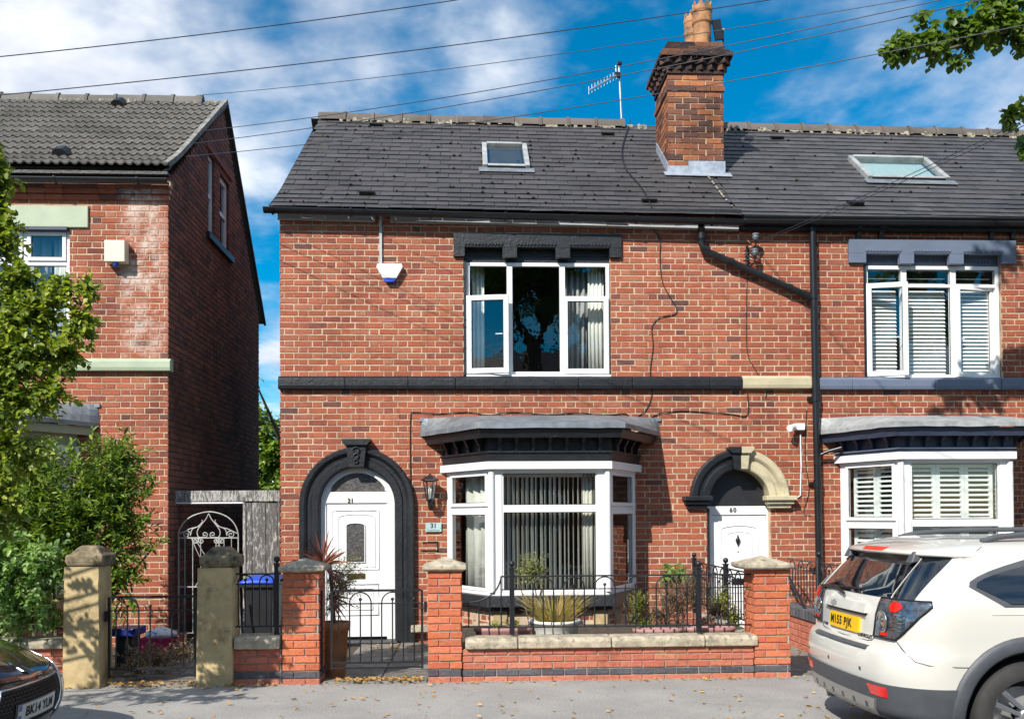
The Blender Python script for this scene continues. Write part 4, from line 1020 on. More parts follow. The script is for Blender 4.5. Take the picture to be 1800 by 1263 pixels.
# curtains and blinds (things hanging behind the glass)
def wavy(x0, x1, z0, z1, y, folds, amp, mat, label, name='curtain', cat='curtain', taper=0.0, group=None, M_=None):
    rows = []; n = folds * 6
    for z, tp in ((z1, 1.0), ((z0 + z1) / 2, 1 - taper * .5), (z0, 1 - taper)):
        rows.append([Vector((x0 + (x1 - x0) * (i / n) * tp, y + amp * math.sin(i / n * folds * 2 * math.pi + z * .7) * (1 + .3 * math.sin(i * 1.7)), z)) for i in range(n + 1)])
    if M_ is not None: rows = [[M_ @ q for q in r_] for r_ in rows]
    o = MB().grid(rows, True).build(name, mat, None)
    mdf = o.modifiers.new('thickness', 'SOLIDIFY'); mdf.thickness = .004
    return tag(o, label, cat, group)
a, b = seg1[0]; wavy(a + .03, a + .20, W1[2] + .03, W1[3] - .06, .30, 3, .012, M['blind'], 'narrow gathered white blind behind the open left casement of the black-lintelled upper window', 'window_blind', 'blind')
a, b = seg1[2]; wavy(a + .02, a + .36, W1[2] + .03, W1[3] - .08, .34, 4, .035, M['curtain'], 'grey curtain in folds behind the right casement of the black-lintelled upper window', taper=.12)
wavy(b - .22, b, W1[2] + .03, W1[3] - .08, .26, 4, .014, M['blind'], 'gathered white blind at the right edge of the black-lintelled upper window', 'window_blind', 'blind')
wavy(x0 + .02, xm + .25, WL[2] + .02, WL[3] - .1, .26, 7, .025, M['curtain'], 'pale net curtain filling the upper window of the green trimmed house', 'curtain', 'curtain')
wavy(xm + .28, x1 - .02, WL[2] + .02, WL[3] - .1, .30, 5, .03, M['blind'], 'white drape at the right side of the green trimmed upper window')
def slats(label, x0, x1, z0, z1, y, pitch=.052, depth=.05, tilt=35, mat=None, cat='blind', name='slatted_blind', M_=None, stile=0.0, par=None):
    if par is None: root = thing(name, ((x0 + x1) / 2, y, z0) if M_ is None else tuple(M_ @ Vector(((x0 + x1) / 2, y, z0))), label, cat)
    else: root = par
    if stile:
        mb = MB(); ringframe(mb, x0, x1, z0, z1, stile, y - .014, y + .014, M_); mb.build('shutter_frame', mat, root)
        x0 += stile; x1 -= stile; z0 += stile; z1 -= stile
    n = max(2, int((z1 - z0) / pitch)); Ms = M_ or Matrix.Identity(4)
    for i in range(n):
        z = z0 + (i + .5) * (z1 - z0) / n
        MB().box(x0 + .002, x1 - .002, -depth / 2, depth / 2, -.004, .004, Ms @ Matrix.Translation((0, y, z)) @ Matrix.Rotation(R(tilt), 4, 'X')).build('slat' if not stile else 'louvre', mat, root)
    return root
nm = ('left', 'middle', 'right')
for i in range(3):
    a, b = seg2[i]
    slats('white slatted blind with open slats in the %s top light of the blue-lintelled upper window' % nm[i], a + .01, b - .01, zt2 + .03, W2[3] - .17, .20, tilt=12, pitch=.058, mat=M['shutter'])
    slats('white slatted blind behind the %s lower pane of the blue-lintelled upper window' % nm[i], a + .01, b - .01, W2[2] + .06, zt2 - .03, .20, tilt=52, mat=M['shutter'])

# ---------------------------------------------------------------- bay windows
def bay(H, B, trim, trimlight, lead, spec):
    A, Bp, C, D = Vector((B['ax'], 0)), Vector((B['bx'], -B['d'])), Vector((B['cx'], -B['d'])), Vector((B['dx'], 0))
    P = [A, Bp, C, D]; root = H
    def off(d, dy=None):
        """outline pushed out by d, its two ends kept on the wall"""
        n = [];
        for a, b in zip(P, P[1:]):
            t = (b - a).normalized(); n.append(Vector((t.y, -t.x)) if True else None)
        n = [v if v.dot((a + b) / 2 - Vector(((B['ax'] + B['dx']) / 2, .2))) > 0 else -v for v, a, b in zip(n, P, P[1:])]
        def inter(p, d1, q, d2):
            den = d1.x * d2.y - d1.y * d2.x; t = ((q.x - p.x) * d2.y - (q.y - p.y) * d2.x) / den; return p + d1 * t
        L = [(a + v * d, (b - a)) for v, a, b in zip(n, P, P[1:])]
        w0 = Vector((L[0][0].x - L[0][1].x * (L[0][0].y - .0) / L[0][1].y, 0.0)); w3p, w3d = L[2]
        w3 = Vector((w3p.x - w3d.x * (w3p.y) / w3d.y, 0.0))
        return [w0, inter(L[0][0], L[0][1], L[1][0], L[1][1]), inter(L[1][0], L[1][1], L[2][0], L[2][1]), w3]
    def belt(name, d0, d1, z0, z1, mat, d0b=None, par=None):
        """solid band following the bay, from offset d0 (inner) to d1 (outer); d0b outer offset at the bottom"""
        i_, o = off(d0), off(d1); ob_ = off(d0b if d0b is not None else d1)
        mb = MB()
        for k in range(3):
            mb.hexa([Vector((i_[k].x, i_[k].y, z0)), Vector((i_[k + 1].x, i_[k + 1].y, z0)), Vector((ob_[k + 1].x, ob_[k + 1].y, z0)), Vector((ob_[k].x, ob_[k].y, z0)),
                     Vector((i_[k].x, i_[k].y, z1)), Vector((i_[k + 1].x, i_[k + 1].y, z1)), Vector((o[k + 1].x, o[k + 1].y, z1)), Vector((o[k].x, o[k].y, z1))])
        # merge the three lengths
        bm_o = mb.build(name, mat, par or root)
        return bm_o
    z = spec
    # roof of lead: shallow skirt from the wall to the edge
    oe = off(.30); oi = [Vector((oe[0].x + .02, 0)), Vector((P[1].x - .05, -.35)), Vector((P[2].x + .05, -.35)), Vector((oe[3].x - .02, 0))]
    mb = MB(); n = 10
    top = []
    for j in range(4):
        f_ = j / 3; ring = []
        for k in range(3):
            for i in range(n):
                u = i / n; a = oi[k].lerp(oi[k + 1], u); b = oe[k].lerp(oe[k + 1], u); q = a.lerp(b, f_)
                ring.append(Vector((q.x, min(q.y, -.002) if f_ > .01 else q.y, z['rt'] + (z['re'] - z['rt']) * f_ ** 1.15 + uni(-.004, .004))))
        q = oi[3].lerp(oe[3], f_); ring.append(Vector((q.x, q.y, z['rt'] + (z['re'] - z['rt']) * f_ ** 1.15))); top.append(ring)
    lip = [Vector((q.x, q.y, z['re'] - .055 + uni(-.006, .006))) for q in top[-1]]
    mb.grid(top + [lip], False)
    o = mb.build('bay_roof', lead, root); md = o.modifiers.new('thickness', 'SOLIDIFY'); md.thickness = .012; md.offset = -1
    # upstand of lead against the wall and roof underside
    MB().box(oe[0].x - .02, oe[3].x + .02, -.025, -.002, z['rt'] - .035, z['rt'] + .012).build('lead_upstand', lead, root)
    belt('bay_soffit', -.12, .26, z['re'] - .075, z['re'] - .06, trim)
    belt('bay_fascia', .20, .262, z['re'] - .165, z['re'] - .076, trim, .235)
    belt('bay_frieze', -.10, .045, z['b0'], z['re'] - .077, trim)
    belt('bay_rail', .046, .085, z['b0'] - .0, z['b0'] + .022, trimlight)
    belt('bay_beam', -.10, .065, z['b1'], z['b0'] - .001, trim, .055)
    belt('white_fascia', -.08, .085, z['f1'], z['b1'] - .001, M['white'])
    belt('frame_head', -.05, .015, z['f1'] - .03, z['f1'] - .001, M['white'])
    belt('frame_foot', -.05, .02, z['s0'], z['s0'] + .04, M['white'])
    belt('bay_sill', -.1, .12, z['k0'] + .05, z['s0'] - .001, z['sm'], .14); belt('sill_moulding', -.1, .07, z['k0'], z['k0'] + .049, z['sm'])
    belt('bay_base', -.25, .0, ZB, z['k0'] - .001, M['mortar'])
    # scroll brackets
    def facet(k):
        a, b = P[k], P[k + 1]; t = (b - a).normalized(); nrm = Vector((t.y, -t.x));
        if nrm.y > 0: nrm = -nrm
        if k == 2 and nrm.x < 0: nrm = -nrm
        return a, b, t, nrm
    hb = z['re'] - .078 - z['b0'] - .022
    prof = [(0, 0), (-.045, .0), (-.055, .03), (-.05, .07), (-.075, .10), (-.10, hb * .62), (-.155, hb * .78), (-.165, hb - .002), (0, hb - .002)]
    bme = MB().prism(prof, -.021, .021, axis='x').mesh('scroll_bracket', trim)
    for k, cnt in ((0, 4), (1, 7), (2, 4)):
        a, b, t, nrm = facet(k)
        for i in range(cnt):
            u = (i + .5) / cnt; q = a.lerp(b, u) + nrm * .046
            o = bpy.data.objects.new('scroll_bracket', bme); o.matrix_world = oriented((q.x, q.y, z['b0'] + .022), (t.x, t.y, 0), (nrm.x, nrm.y, 0)); COL.objects.link(o); o.parent = root; o.matrix_parent_inverse = Matrix.Translation(-root.location)
    # glazed facets
    cp = .075
    zt = z['zt']; info = []
    for k in range(3):
        a, b, t, nrm = facet(k); L = (b - a).length
        T = oriented((a.x, a.y, 0), (t.x, t.y, 0), (nrm.x, nrm.y, 0))
        ca = .13 if k == 1 else .06; cb = .13 if k == 1 else .06
        if k == 0: ca, cb = .10, .07
        if k == 2: ca, cb = .07, .10
        z0, z1 = z['s0'] + .041, z['f1'] - .031
        for (pa0, pb0) in ((0, ca), (L - cb, L)): bevel(MB().box(pa0, pb0, -.012, .07, z0, z1, T).build('window_post', M['white'], root), .006)
        wn = MB(); wn.box(ca, L - cb, .0, .06, zt - .025 if k == 1 else zt - .03, zt + .025 if k == 1 else zt + .03, T)
        wo_ = bevel(wn.build('window', M['white'], root), .005)
        s = .05 if k == 1 else .06
        if k == 1:
            w2 = MB(); ringframe(w2, ca, L - cb, z0, zt - .025, .02, .0, .06, T); ringframe(w2, ca, L - cb, zt + .025, z1, .02, .0, .06, T)
            f2 = w2.build('frame', M['white'], wo_)
            pane(wo_, ca + .02, L - cb - .02, z0 + .02, zt - .045, .03, T); pane(wo_, ca + .02, L - cb - .02, zt + .045, z1 - .02, .03, T)
        else:
            sash(wo_, ca, L - cb, z0, zt - .03, -.028, .045, T); sash(wo_, ca, L - cb, zt + .03, z1, -.028, .045, T)
        info.append((T, L, ca, cb, z0, z1))
    # corner posts rounded cover
    for p in (P[1], P[2]): MB().tube([(p.x, p.y - .012, z['s0'] + .041), (p.x, p.y - .012, z['f1'] - .031)], .04, 10).build('corner_post', M['white'], root)
    # brick base with stone blocks
    for k in range(3):
        a, b, t, nrm = facet(k); L = (b - a).length
        w_ = Wall('base_brick', root, (a.x, a.y, 0), (t.x, t.y, 0), (nrm.x, nrm.y, 0), ZB, z['k0'] - .004, lambda zz: (.035, L - .035), [], z['bm'], M['mortar'], pieces=0, phase=.03 * k, seed=40 + k, thick=.02, recess=.010)
        if k == 1:
            for u in (.10, L - .10):
                q = a + t * u; T2 = oriented((q.x, q.y, 0), (t.x, t.y, 0), (nrm.x, nrm.y, 0))
                bevel(MB().box(-.09, .09, -.026, .02, z['k0'] - .30, z['k0'] - .006, T2).build('stone_block', M['sandstone'], root), .01)
    # dark room behind
    return P, info
Yf = -BAY1['d']
sp1 = dict(rt=AZ(736, 0, 950), re=AZ(751, Yf - .3, 960) + .05, b0=AZ(795, Yf - .06, 960), b1=AZ(810, Yf - .08, 960), f1=AZ(823.5, Yf - .08, 960), zt=AZ(893, Yf, 960), s0=AZ(1045, Yf, 960), k0=AZ(1072, Yf - .1, 960), sm=M['black'], bm=M['brick'])
P1, I1 = bay(H31, BAY1, M['black'], M['black'], M['lead'], sp1)
sp2 = dict(rt=AZ(736, 0, 1650), re=AZ(748, Yf - .3, 1700) + .05, b0=AZ(788, Yf - .06, 1700), b1=AZ(793, Yf - .08, 1700), f1=AZ(806, Yf - .08, 1700), zt=AZ(918, Yf, 1700), s0=AZ(1045, Yf, 1650), k0=AZ(1072, Yf - .1, 1650), sm=M['blue'], bm=M['brick_right'])
P2, I2 = bay(HR, BAY2, M['navy'], M['blue'], M['leadlight'], sp2)
sp0 = dict(rt=AZ(711, 0, 150), re=AZ(731, Yf - .3, 100) + .04, b0=AZ(752, Yf - .06, 100), b1=AZ(775, Yf - .08, 100), f1=AZ(800, Yf - .08, 100), zt=AZ(880, Yf, 100), s0=AZ(1030, Yf, 100), k0=AZ(1060, Yf - .1, 100), sm=M['green'], bm=M['brick_left'])
P0, I0 = bay(HL, BAY0, M['green'], M['green'], M['lead'], sp0)
# vertical blinds in the bay of the middle house
T, L, ca, cb, z0, z1 = I1[1]
VB = thing('vertical_blind', tuple(T @ Vector((L / 2, .22, z0))), 'row of thin white vertical blind strips in the front of the black corniced bay window', 'blind')
MB().box(ca, L - cb, .20, .24, z1 - .06, z1 - .02, T).build('head_rail', M['white'], VB)
n = 19
for i in range(n):
    u = ca + .04 + (L - ca - cb - .14) * i / (n - 1) + uni(-.006, .006)
    tl = R(66 + uni(-7, 7) + (i - 8) * 1.0)
    MB().box(-.042, .042, -.001, .001, z0 + .02, z1 - .06, T @ Matrix.Translation((u, .22, 0)) @ Matrix.Rotation(tl, 4, 'Z')).build('slat', M['blind'], VB)
for k, s_ in ((0, 'left'), (2, 'right')):
    T, L, ca, cb, z0, z1 = I1[k]
    wavy(ca + .02, L - cb - .02 if k == 0 else L * .7, z0, z1, .20, 5, .022, M['net'], 'pale curtain behind the %s angled pane of the black corniced bay' % s_, M_=T)
wavy(.0 + I1[1][1] - .30, I1[1][1] - .16, I1[1][4], I1[1][5], .20, 3, .012, M['net'], 'strip of pale curtain gathered at the right end of the vertical blinds', M_=I1[1][0])
# plantation shutters of the right bay
for k, wh in ((0, 'left angled'), (1, 'front'), (2, 'right angled')):
    T, L, ca, cb, z0, z1 = I2[k]; n = 3 if k == 1 else 2; ww = (L - ca - cb - .04) / n
    for tier, (a, b) in (('lower', (z0 + .02, sp2['zt'] - .02)), ('upper', (sp2['zt'] + .02, z1 - .02))):
        for i in range(n):
            if k == 2 and tier == 'lower': continue
            pos = (('left', 'middle', 'right') if n == 3 else ('left', 'right'))[i]
            slats('white %s louvred shutter panel, %s in the %s window of the navy bay' % (tier, pos, wh), ca + .02 + i * ww, ca + .02 + (i + 1) * ww - .004, a, b, .13, pitch=.062, depth=.062, tilt=28 if tier == 'upper' else 40, mat=M['shutter'], cat='shutter', name='window_shutter', M_=T, stile=.05)

# ---------------------------------------------------------------- doors
def sweep(name, par, path, prof, mat, close=False):
    """path: (point (x,z), outward normal (x,z)); prof: (radial, y)"""
    rows = [[Vector((p[0] + nn[0] * r_, y_, p[1] + nn[1] * r_)) for (r_, y_) in prof] for (p, nn) in path]
    mb = MB().grid(rows, False)
    mb.add(rows[0], [tuple(range(len(prof)))]); mb.add(rows[-1], [tuple(reversed(range(len(prof))))])
    return mb.build(name, mat, par)
def archpath(cx_, zs, r, zb=None, a0=180, a1=0, n=28):
    p = []
    if zb is not None and a0 == 180: p.append(((cx_ - r, zb), (-1, 0))); p.append(((cx_ - r, zs - .002), (-1, 0)))
    for i in range(n + 1):
        a = R(a0 + (a1 - a0) * i / n); p.append(((cx_ + r * math.cos(a), zs + r * math.sin(a)), (math.cos(a), math.sin(a))))
    if zb is not None and a1 == 0: p.append(((cx_ + r, zs - .002), (1, 0))); p.append(((cx_ + r, zb), (1, 0)))
    return p
wd = RO1 - RI1
prof1 = [(0, .13), (0, -.045), (.02, -.052), (.10, -.056), (.115, -.040), (.16, -.042), (.17, -.062), (.20, -.085), (wd - .02, -.088), (wd, -.07), (wd, .02)]
sweep('arched_surround', H31, archpath(DC1, DZ1, RI1, ZB), prof1, M['black'])
wd2 = RO2 - RI2
prof2 = [(0, .20), (0, -.045), (.02, -.055), (.09, -.058), (.105, -.04), (.15, -.042), (.165, -.065), (.19, -.088), (wd2 - .02, -.09), (wd2, -.07), (wd2, .02)]
sweep('half_arch', H31, archpath(DC2, DZ2, RI2, None, 180, 90, 16), prof2, M['black'])
sweep('half_arch', HR, archpath(DC2, DZ2, RI2, None, 90, 0, 16), prof2, M['cream'])
def keystone(H, cx_, z0, z1, w0, w1, mat, half=None, par=None):
    def cl(poly):
        if half is None: return poly
        return [(max(x, cx_ + .001) if half > 0 else min(x, cx_ - .001), z) for x, z in poly]
    a = cl([(cx_ - w0, z0), (cx_ + w0, z0), (cx_ + w1, z1 - .09), (cx_ - w1, z1 - .09)])
    ko = bevel(MB().prism(a, -.125, .02).build('keystone', mat, H), .008)
    b = cl([(cx_ - w0 + .02, z0 + .035), (cx_ + w0 - .02, z0 + .035), (cx_ + w1 - .03, z1 - .12), (cx_ - w1 + .03, z1 - .12)])
    if half is None:
        for i, (zz, rr_) in enumerate(((.28, .026), (.52, .032), (.78, .042))):
            zc = z0 + (z1 - .09 - z0) * zz; mb = MB()
            mb.tube([(cx_ + rr_ * math.cos(t), -.135, zc + rr_ * math.sin(t)) for t in np.linspace(0, 2 * math.pi, 15)], .012, 6).build('carved_roundel', mat, ko)
    c = cl([(cx_ - w1 - .01, z1 - .088), (cx_ + w1 + .01, z1 - .088), (cx_ + w1 + .055, z1 - .035), (cx_ + w1 + .055, z1), (cx_ - w1 - .055, z1), (cx_ - w1 - .055, z1 - .035)])
    bevel(MB().prism(c, -.16, .02).build('keystone_cap', mat, ko), .006)
keystone(H31, DC1, AZ(821, -.1, 625), AZ(771, -.1, 625), .105, .135, M['black'])
keystone(H31, DC2, AZ(824, -.1, 1300), AZ(785, -.1, 1300), .095, .12, M['black'], -1)
keystone(HR, DC2, AZ(824, -.1, 1300), AZ(785, -.1, 1300), .095, .12, M['cream'], 1)
for H, px0, px1, mt in ((H31, 1202, 1252, M['black']), (HR, 1346, 1400, M['cream'])):
    x0, x1 = AX(px0, -.1, 880), AX(px1, -.1, 880); za_, zb_ = AZ(893, -.1, 1300), AZ(871, -.1, 1300); mid = (x0 + x1) / 2; hw = (x1 - x0) / 2
    mb = MB()
    for (f0, f1, s_, dp) in ((0, .32, .72, .07), (.32, .62, .86, .11), (.62, 1, 1.0, .15)):
        mb.box(mid - hw * s_, mid + hw * s_, -dp, .04, za_ + (zb_ - za_) * f0 + .001, za_ + (zb_ - za_) * f1)
    bevel(mb.build('impost', mt, H), .01)
def text(s, size, mat, T, parent, name='lettering', depth=.001, spx=1.0, bold=0.0):
    c = bpy.data.curves.new('t', 'FONT'); c.body = s; c.size = size; c.extrude = depth; c.align_x = 'CENTER'; c.align_y = 'CENTER'; c.offset = bold; c.space_character = spx; c.resolution_u = 3
    o = bpy.data.objects.new('t', c); COL.objects.link(o); me = bpy.data.meshes.new_from_object(o); bpy.data.objects.remove(o)
    me.transform(T); me.materials.clear(); me.materials.append(mat); me.name = name
    return put(bpy.data.objects.new(name, me), parent)
FRONT = Matrix.Rotation(R(90), 4, 'X')
# tall arched door
yD = .085; dl, dr = DC1 - RI1 + .035, DC1 + RI1 - .01; fw = .055
zb = AZ(1122, yD, 628)
DO1 = thing if False else None
rf_ = RI1 - .004
fr_prof = [(0, yD + .04), (0, yD - .04), (.07, yD - .04), (.07, yD + .04)]
ps = archpath(DC1, DZ1, rf_ - .07, zb)
DF = sweep('door_frame', M and H31, ps, fr_prof, M['white'])
zh = AZ(877, yD, 628)  # transom
MB().box(DC1 - rf_ + .071, DC1 + rf_ - .071, yD - .039, yD + .039, zh - .05, zh + .10).build('transom', M['white'], DF)
# fanlight of patterned glass under a segmental white head
seg = []
cr = .40
fz = zh + .10
sp = [(DC1 + (rf_ - .072) * math.cos(a), DZ1 + (rf_ - .072) * math.sin(a)) for a in np.linspace(math.asin(max(0, min(1, (fz - DZ1) / (rf_ - .072)))), math.pi - math.asin(max(0, min(1, (fz - DZ1) / (rf_ - .072)))), 20)]
MB().prism(sp, yD + .0, yD + .01).build('fanlight', M['obscure'], DF)
ring = []
ah = AZ(829, yD, 628) - fz; aw = AX(677, yD, 850) - DC1
outer = sp; inner = [(DC1 + aw * math.cos(a), fz + .015 + ah * math.sin(a)) for a in np.linspace(0, math.pi, 20)]
mb = MB(); r1 = [Vector((p[0], yD - .03, p[1])) for p in outer]; r2 = [Vector((p[0], yD - .03, p[1])) for p in inner]; r3 = [Vector((p[0], yD - .001, p[1])) for p in inner]
mb.grid([r1, r2, r3], False); mb.build('fanlight_surround', M['white'], DF)
lx0, lx1 = AX(573, yD, 1000), AX(680, yD, 1000)
lt = zh - .052
leaf = bevel(MB().box(lx0, lx1, yD - .02, yD + .03, zb + .03, lt).build('door', M['white'], H31), .004)
MB().box(DC1 - rf_ + .0705, lx0 - .004, yD - .036, yD + .036, zb, lt).build('frame_strip', M['white'], DF)
MB().box(lx1 + .004, DC1 + rf_ - .0705, yD - .036, yD + .036, zb, lt).build('frame_strip', M['white'], DF)
MB().box(lx0 - .003, lx1 + .003, yD + .031, yD + .034, zb, lt).build('door_shadow_gap', M['ink'], DF)
def moulding(px0, px1, py0, py1, w_=.02, arch=0.0, par=leaf, y=yD, n='door_moulding', mat=None):
    x0, x1 = AX(px0, y, (py0 + py1) / 2), AX(px1, y, (py0 + py1) / 2); z1, z0 = AZ(py0, y, (px0 + px1) / 2), AZ(py1, y, (px0 + px1) / 2)
    pts = [(x0, z0), (x1, z0), (x1, z1 - arch)]
    if arch: pts += [((x0 + x1) / 2 + (x1 - x0) / 2 * math.cos(a), z1 - arch + arch * math.sin(a)) for a in np.linspace(.15, math.pi - .15, 9)]
    pts += [(x0, z1 - arch), (x0, z0)]
    MB().tube([(p[0], y - .0215, p[1]) for p in pts], w_ / 2, 6, smooth=True).build(n, mat or M['white'], par)
    return x0, x1, z0, z1
moulding(584, 666, 897, 1000, .022); moulding(595, 660, 903, 996, .016, .05); moulding(584, 666, 1026, 1080, .02); moulding(596, 656, 1034, 1071, .014)
gx = (AX(609, yD, 950), AX(642, yD, 950), AZ(988, yD, 625), AZ(919, yD, 625))
gp = [(gx[0], gx[2]), (gx[1], gx[2]), (gx[1], gx[3] - .03)] + [((gx[0] + gx[1]) / 2 + (gx[1] - gx[0]) / 2 * math.cos(a), gx[3] - .03 + .035 * math.sin(a)) for a in np.linspace(.3, math.pi - .3, 6)] + [(gx[0], gx[3] - .03)]
MB().prism(gp, yD - .024, yD - .0205).build('door_glass', M['obscure'], leaf)
MB().tube([(p[0], yD - .026, p[1]) for p in gp + [gp[0]]], .010, 6).build('glazing_bead', M['white'], leaf)
MB().box(AX(611, yD, 1012), AX(642, yD, 1012), yD - .032, yD - .021, AZ(1016, yD, 625), AZ(1007, yD, 625)).build('letterbox', M['gold'], leaf)
text('31', .075, M['gold'], Matrix.Translation((AX(617, yD, 890), yD - .044, zh - .018)) @ FRONT, DF, 'door_number', .003, 1.1, .003)
# second door: panelled white door under the two-tone arch
y2 = .155; ax0, ax1 = AX(1243, y2, 980), AX(1356, y2, 980); zt_ = AZ(889, y2, 1300); zb2 = ZB
fr = MB(); fr.box(ax0, ax0 + .055, y2 - .03, y2 + .04, zb2, zt_); fr.box(ax1 - .075, ax1, y2 - .03, y2 + .04, zb2, zt_); fr.box(ax0 + .055, ax1 - .075, y2 - .03, y2 + .04, zt_ - .12, zt_)
DF2 = bevel(fr.build('door_frame', M['white'], HR), .005)
leaf2 = bevel(MB().box(ax0 + .06, ax1 - .08, y2 - .01, y2 + .03, zb2 + .03, zt_ - .124).build('door', M['white'], HR), .004)
MB().box(ax0 + .056, ax1 - .076, y2 + .031, y2 + .034, zb2, zt_ - .121).build('door_shadow_gap', M['ink'], DF2)
def mld(px0, px1, py0, py1, w_, arch=0.0):
    x0, x1 = AX(px0, y2, 960), AX(px1, y2, 960); z1, z0 = AZ(py0, y2, 1300), AZ(py1, y2, 1300)
    pts = [(x0, z0), (x1, z0), (x1, z1 - arch)]
    if arch: pts += [((x0 + x1) / 2 + (x1 - x0) / 2 * math.cos(a), z1 - arch + arch * math.sin(a)) for a in np.linspace(.15, math.pi - .15, 9)]
    pts += [(x0, z1 - arch), (x0, z0)]
    MB().tube([(p[0], y2 - .012, p[1]) for p in pts], w_ / 2, 6).build('door_moulding', M['white'], leaf2)
mld(1267, 1331, 923, 1040, .02, .05); mld(1278, 1321, 934, 1030, .014, .04); mld(1267, 1331, 1055, 1110, .02)
kx, kz = AX(1296, y2, 950), AZ(950, y2, 1296)
MB().lathe([(.001, -.075), (.012, -.05), (.028, -.01), (.034, .015), (.02, .04), (.008, .06), (.012, .075), (.001, .085)], (0, 0, 0), 12, Matrix.Translation((kx, y2 - .03, kz)) @ Matrix.Diagonal((1, .5, 1, 1))).build('door_knocker', M['iron'], leaf2)
MB().lathe([(.001, -.008), (.012, 0), (.001, .008)], (AX(1297, y2, 970), y2 - .015, AZ(969, y2, 1297)), 8).build('spyhole', M['iron'], leaf2)
MB().box(AX(1285, y2, 1010), AX(1320, y2, 1010), y2 - .025, y2 - .011, AZ(1026, y2, 1300), AZ(1016, y2, 1300)).build('letterbox', M['blackpipe'], leaf2)
text('60', .085, M['silver'], Matrix.Translation((AX(1287, y2, 896), y2 - .034, zt_ - .055)) @ FRONT, DF2, 'door_number', .003, 1.25, .003)
# dark boarded tympanum over the door, black painted left jamb, passage sides
MB().prism([(DC2 + (RI2 + .02) * math.cos(a), DZ2 + (RI2 + .02) * math.sin(a)) for a in np.linspace(0, math.pi, 20)] + [(DC2 - RI2 - .02, zt_ + .002), (DC2 + RI2 + .02, zt_ + .002)], .172, .20).build('tympanum', M['binbody'], HR)
MB().box(DC2 - RI2 - .035, ax0 - .002, .004, y2 + .04, ZB, AZ(893, 0, 1243) ).build('painted_jamb', M['black'], H31)
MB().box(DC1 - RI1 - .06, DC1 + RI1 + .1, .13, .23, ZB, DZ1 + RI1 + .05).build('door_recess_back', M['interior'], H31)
# doorsteps
bevel(MB().box(DC1 - RI1 - .02, DC1 + RI1 + .05, -.20, .10, ZB, zb - .002).build('doorstep', M['black'], H31), .015)
bevel(MB().box(DC2 - RI2 - .02, DC2 + RI2 + .02, -.18, y2 - .02, ZB, ZB + .07).build('doorstep', M['concrete'], HR), .015)
bevel(MB().box(DC1 + RO1 - .05, -.32, -.14, -.005, AZ(1110, -.1, 735), AZ(1098, -.1, 735)).build('stone_plinth', M['concrete'], H31), .01)

# ---------------------------------------------------------------- small things fixed to the walls
c = at(685, 480, -.05)
AL = thing('alarm_box', (c.x, 0, c.z), 'white wedge-shaped alarm box with blue base and cable run, beneath the gutter', 'alarm box')
hw = .135
MB().prism([(c.x - .16, c.z + .12), (c.x + .16, c.z + .12), (c.x + .175, c.z + .08), (c.x + .09, c.z - .07), (c.x - .09, c.z - .07), (c.x - .175, c.z + .08)], -.085, -.002).build('cover', M['white'], AL)
MB().prism([(c.x - .09, c.z - .072), (c.x + .09, c.z - .072), (c.x + .055, c.z - .12), (c.x - .055, c.z - .12)], -.075, -.002).build('light', M['bluebin'], AL)
a = at(669, 378, -.02); MB().box(a.x - .017, a.x + .017, -.03, -.002, c.z + .115, a.z).build('conduit', M['greyboard'], AL)
c0, c1 = at(185, 423, -.12), at(221, 461, -.12)
A2 = thing('alarm_box', ((c0.x + c1.x) / 2, 0, c1.z), 'yellowed square alarm box with a small blue lamp on the green trimmed house', 'alarm box')
bevel(MB().box(c0.x, c1.x, -.16, -.002, c1.z, c0.z).build('cover', M['offwhite'], A2), .008)
MB().lathe([(.001, -.06), (.03, -.05), (.04, -.02), (.04, -.001)], (c0.x + .13, -.10, c1.z), 12).build('light', M['bluebin'], A2)
# coach lantern
c = at(756, 870, -.17)
LN = thing('wall_lantern', (c.x, 0, c.z), 'black coach lantern with clear glass on the brick beside the arched door', 'lantern')
MB().box(c.x - .035, c.x + .035, -.03, -.002, c.z - .17, c.z - .02).build('wall_plate', M['iron'], LN)
MB().tube([(c.x, -.02, c.z - .13), (c.x, -.10, c.z - .17), (c.x, -.17, c.z - .12), (c.x, -.17, c.z - .07)], .014, 8).build('arm', M['iron'], LN)
hz = .20
MB().lathe([(.001, hz + .09), (.02, hz + .075), (.03, hz + .06), (.075, hz + .045), (.115, hz + .005), (.12, hz - .01), (.09, hz - .012), (.085, hz - .02)], (c.x, -.17, c.z), 6, smooth=False).build('roof', M['iron'], LN)
mb = MB()
for k in range(6):
    a = math.pi / 3 * k; mb.tube([(c.x + .05 * math.cos(a), -.17 + .05 * math.sin(a), c.z - .05), (c.x + .088 * math.cos(a), -.17 + .088 * math.sin(a), c.z + hz - .02)], .006, 4)
mb.build('cage', M['iron'], LN)
MB().lathe([(.05, -.05), (.087, hz - .025)], (c.x, -.17, c.z), 6, smooth=False).build('glass', M['glass'], LN)
MB().lathe([(.001, -.10), (.03, -.09), (.055, -.06), (.055, -.05), (.001, -.045)], (c.x, -.17, c.z), 12).build('base', M['iron'], LN)
MB().lathe([(.001, .11), (.025, .08), (.028, .05), (.015, .0), (.015, -.04)], (c.x, -.17, c.z), 10).build('bulb', M['blind'], LN)
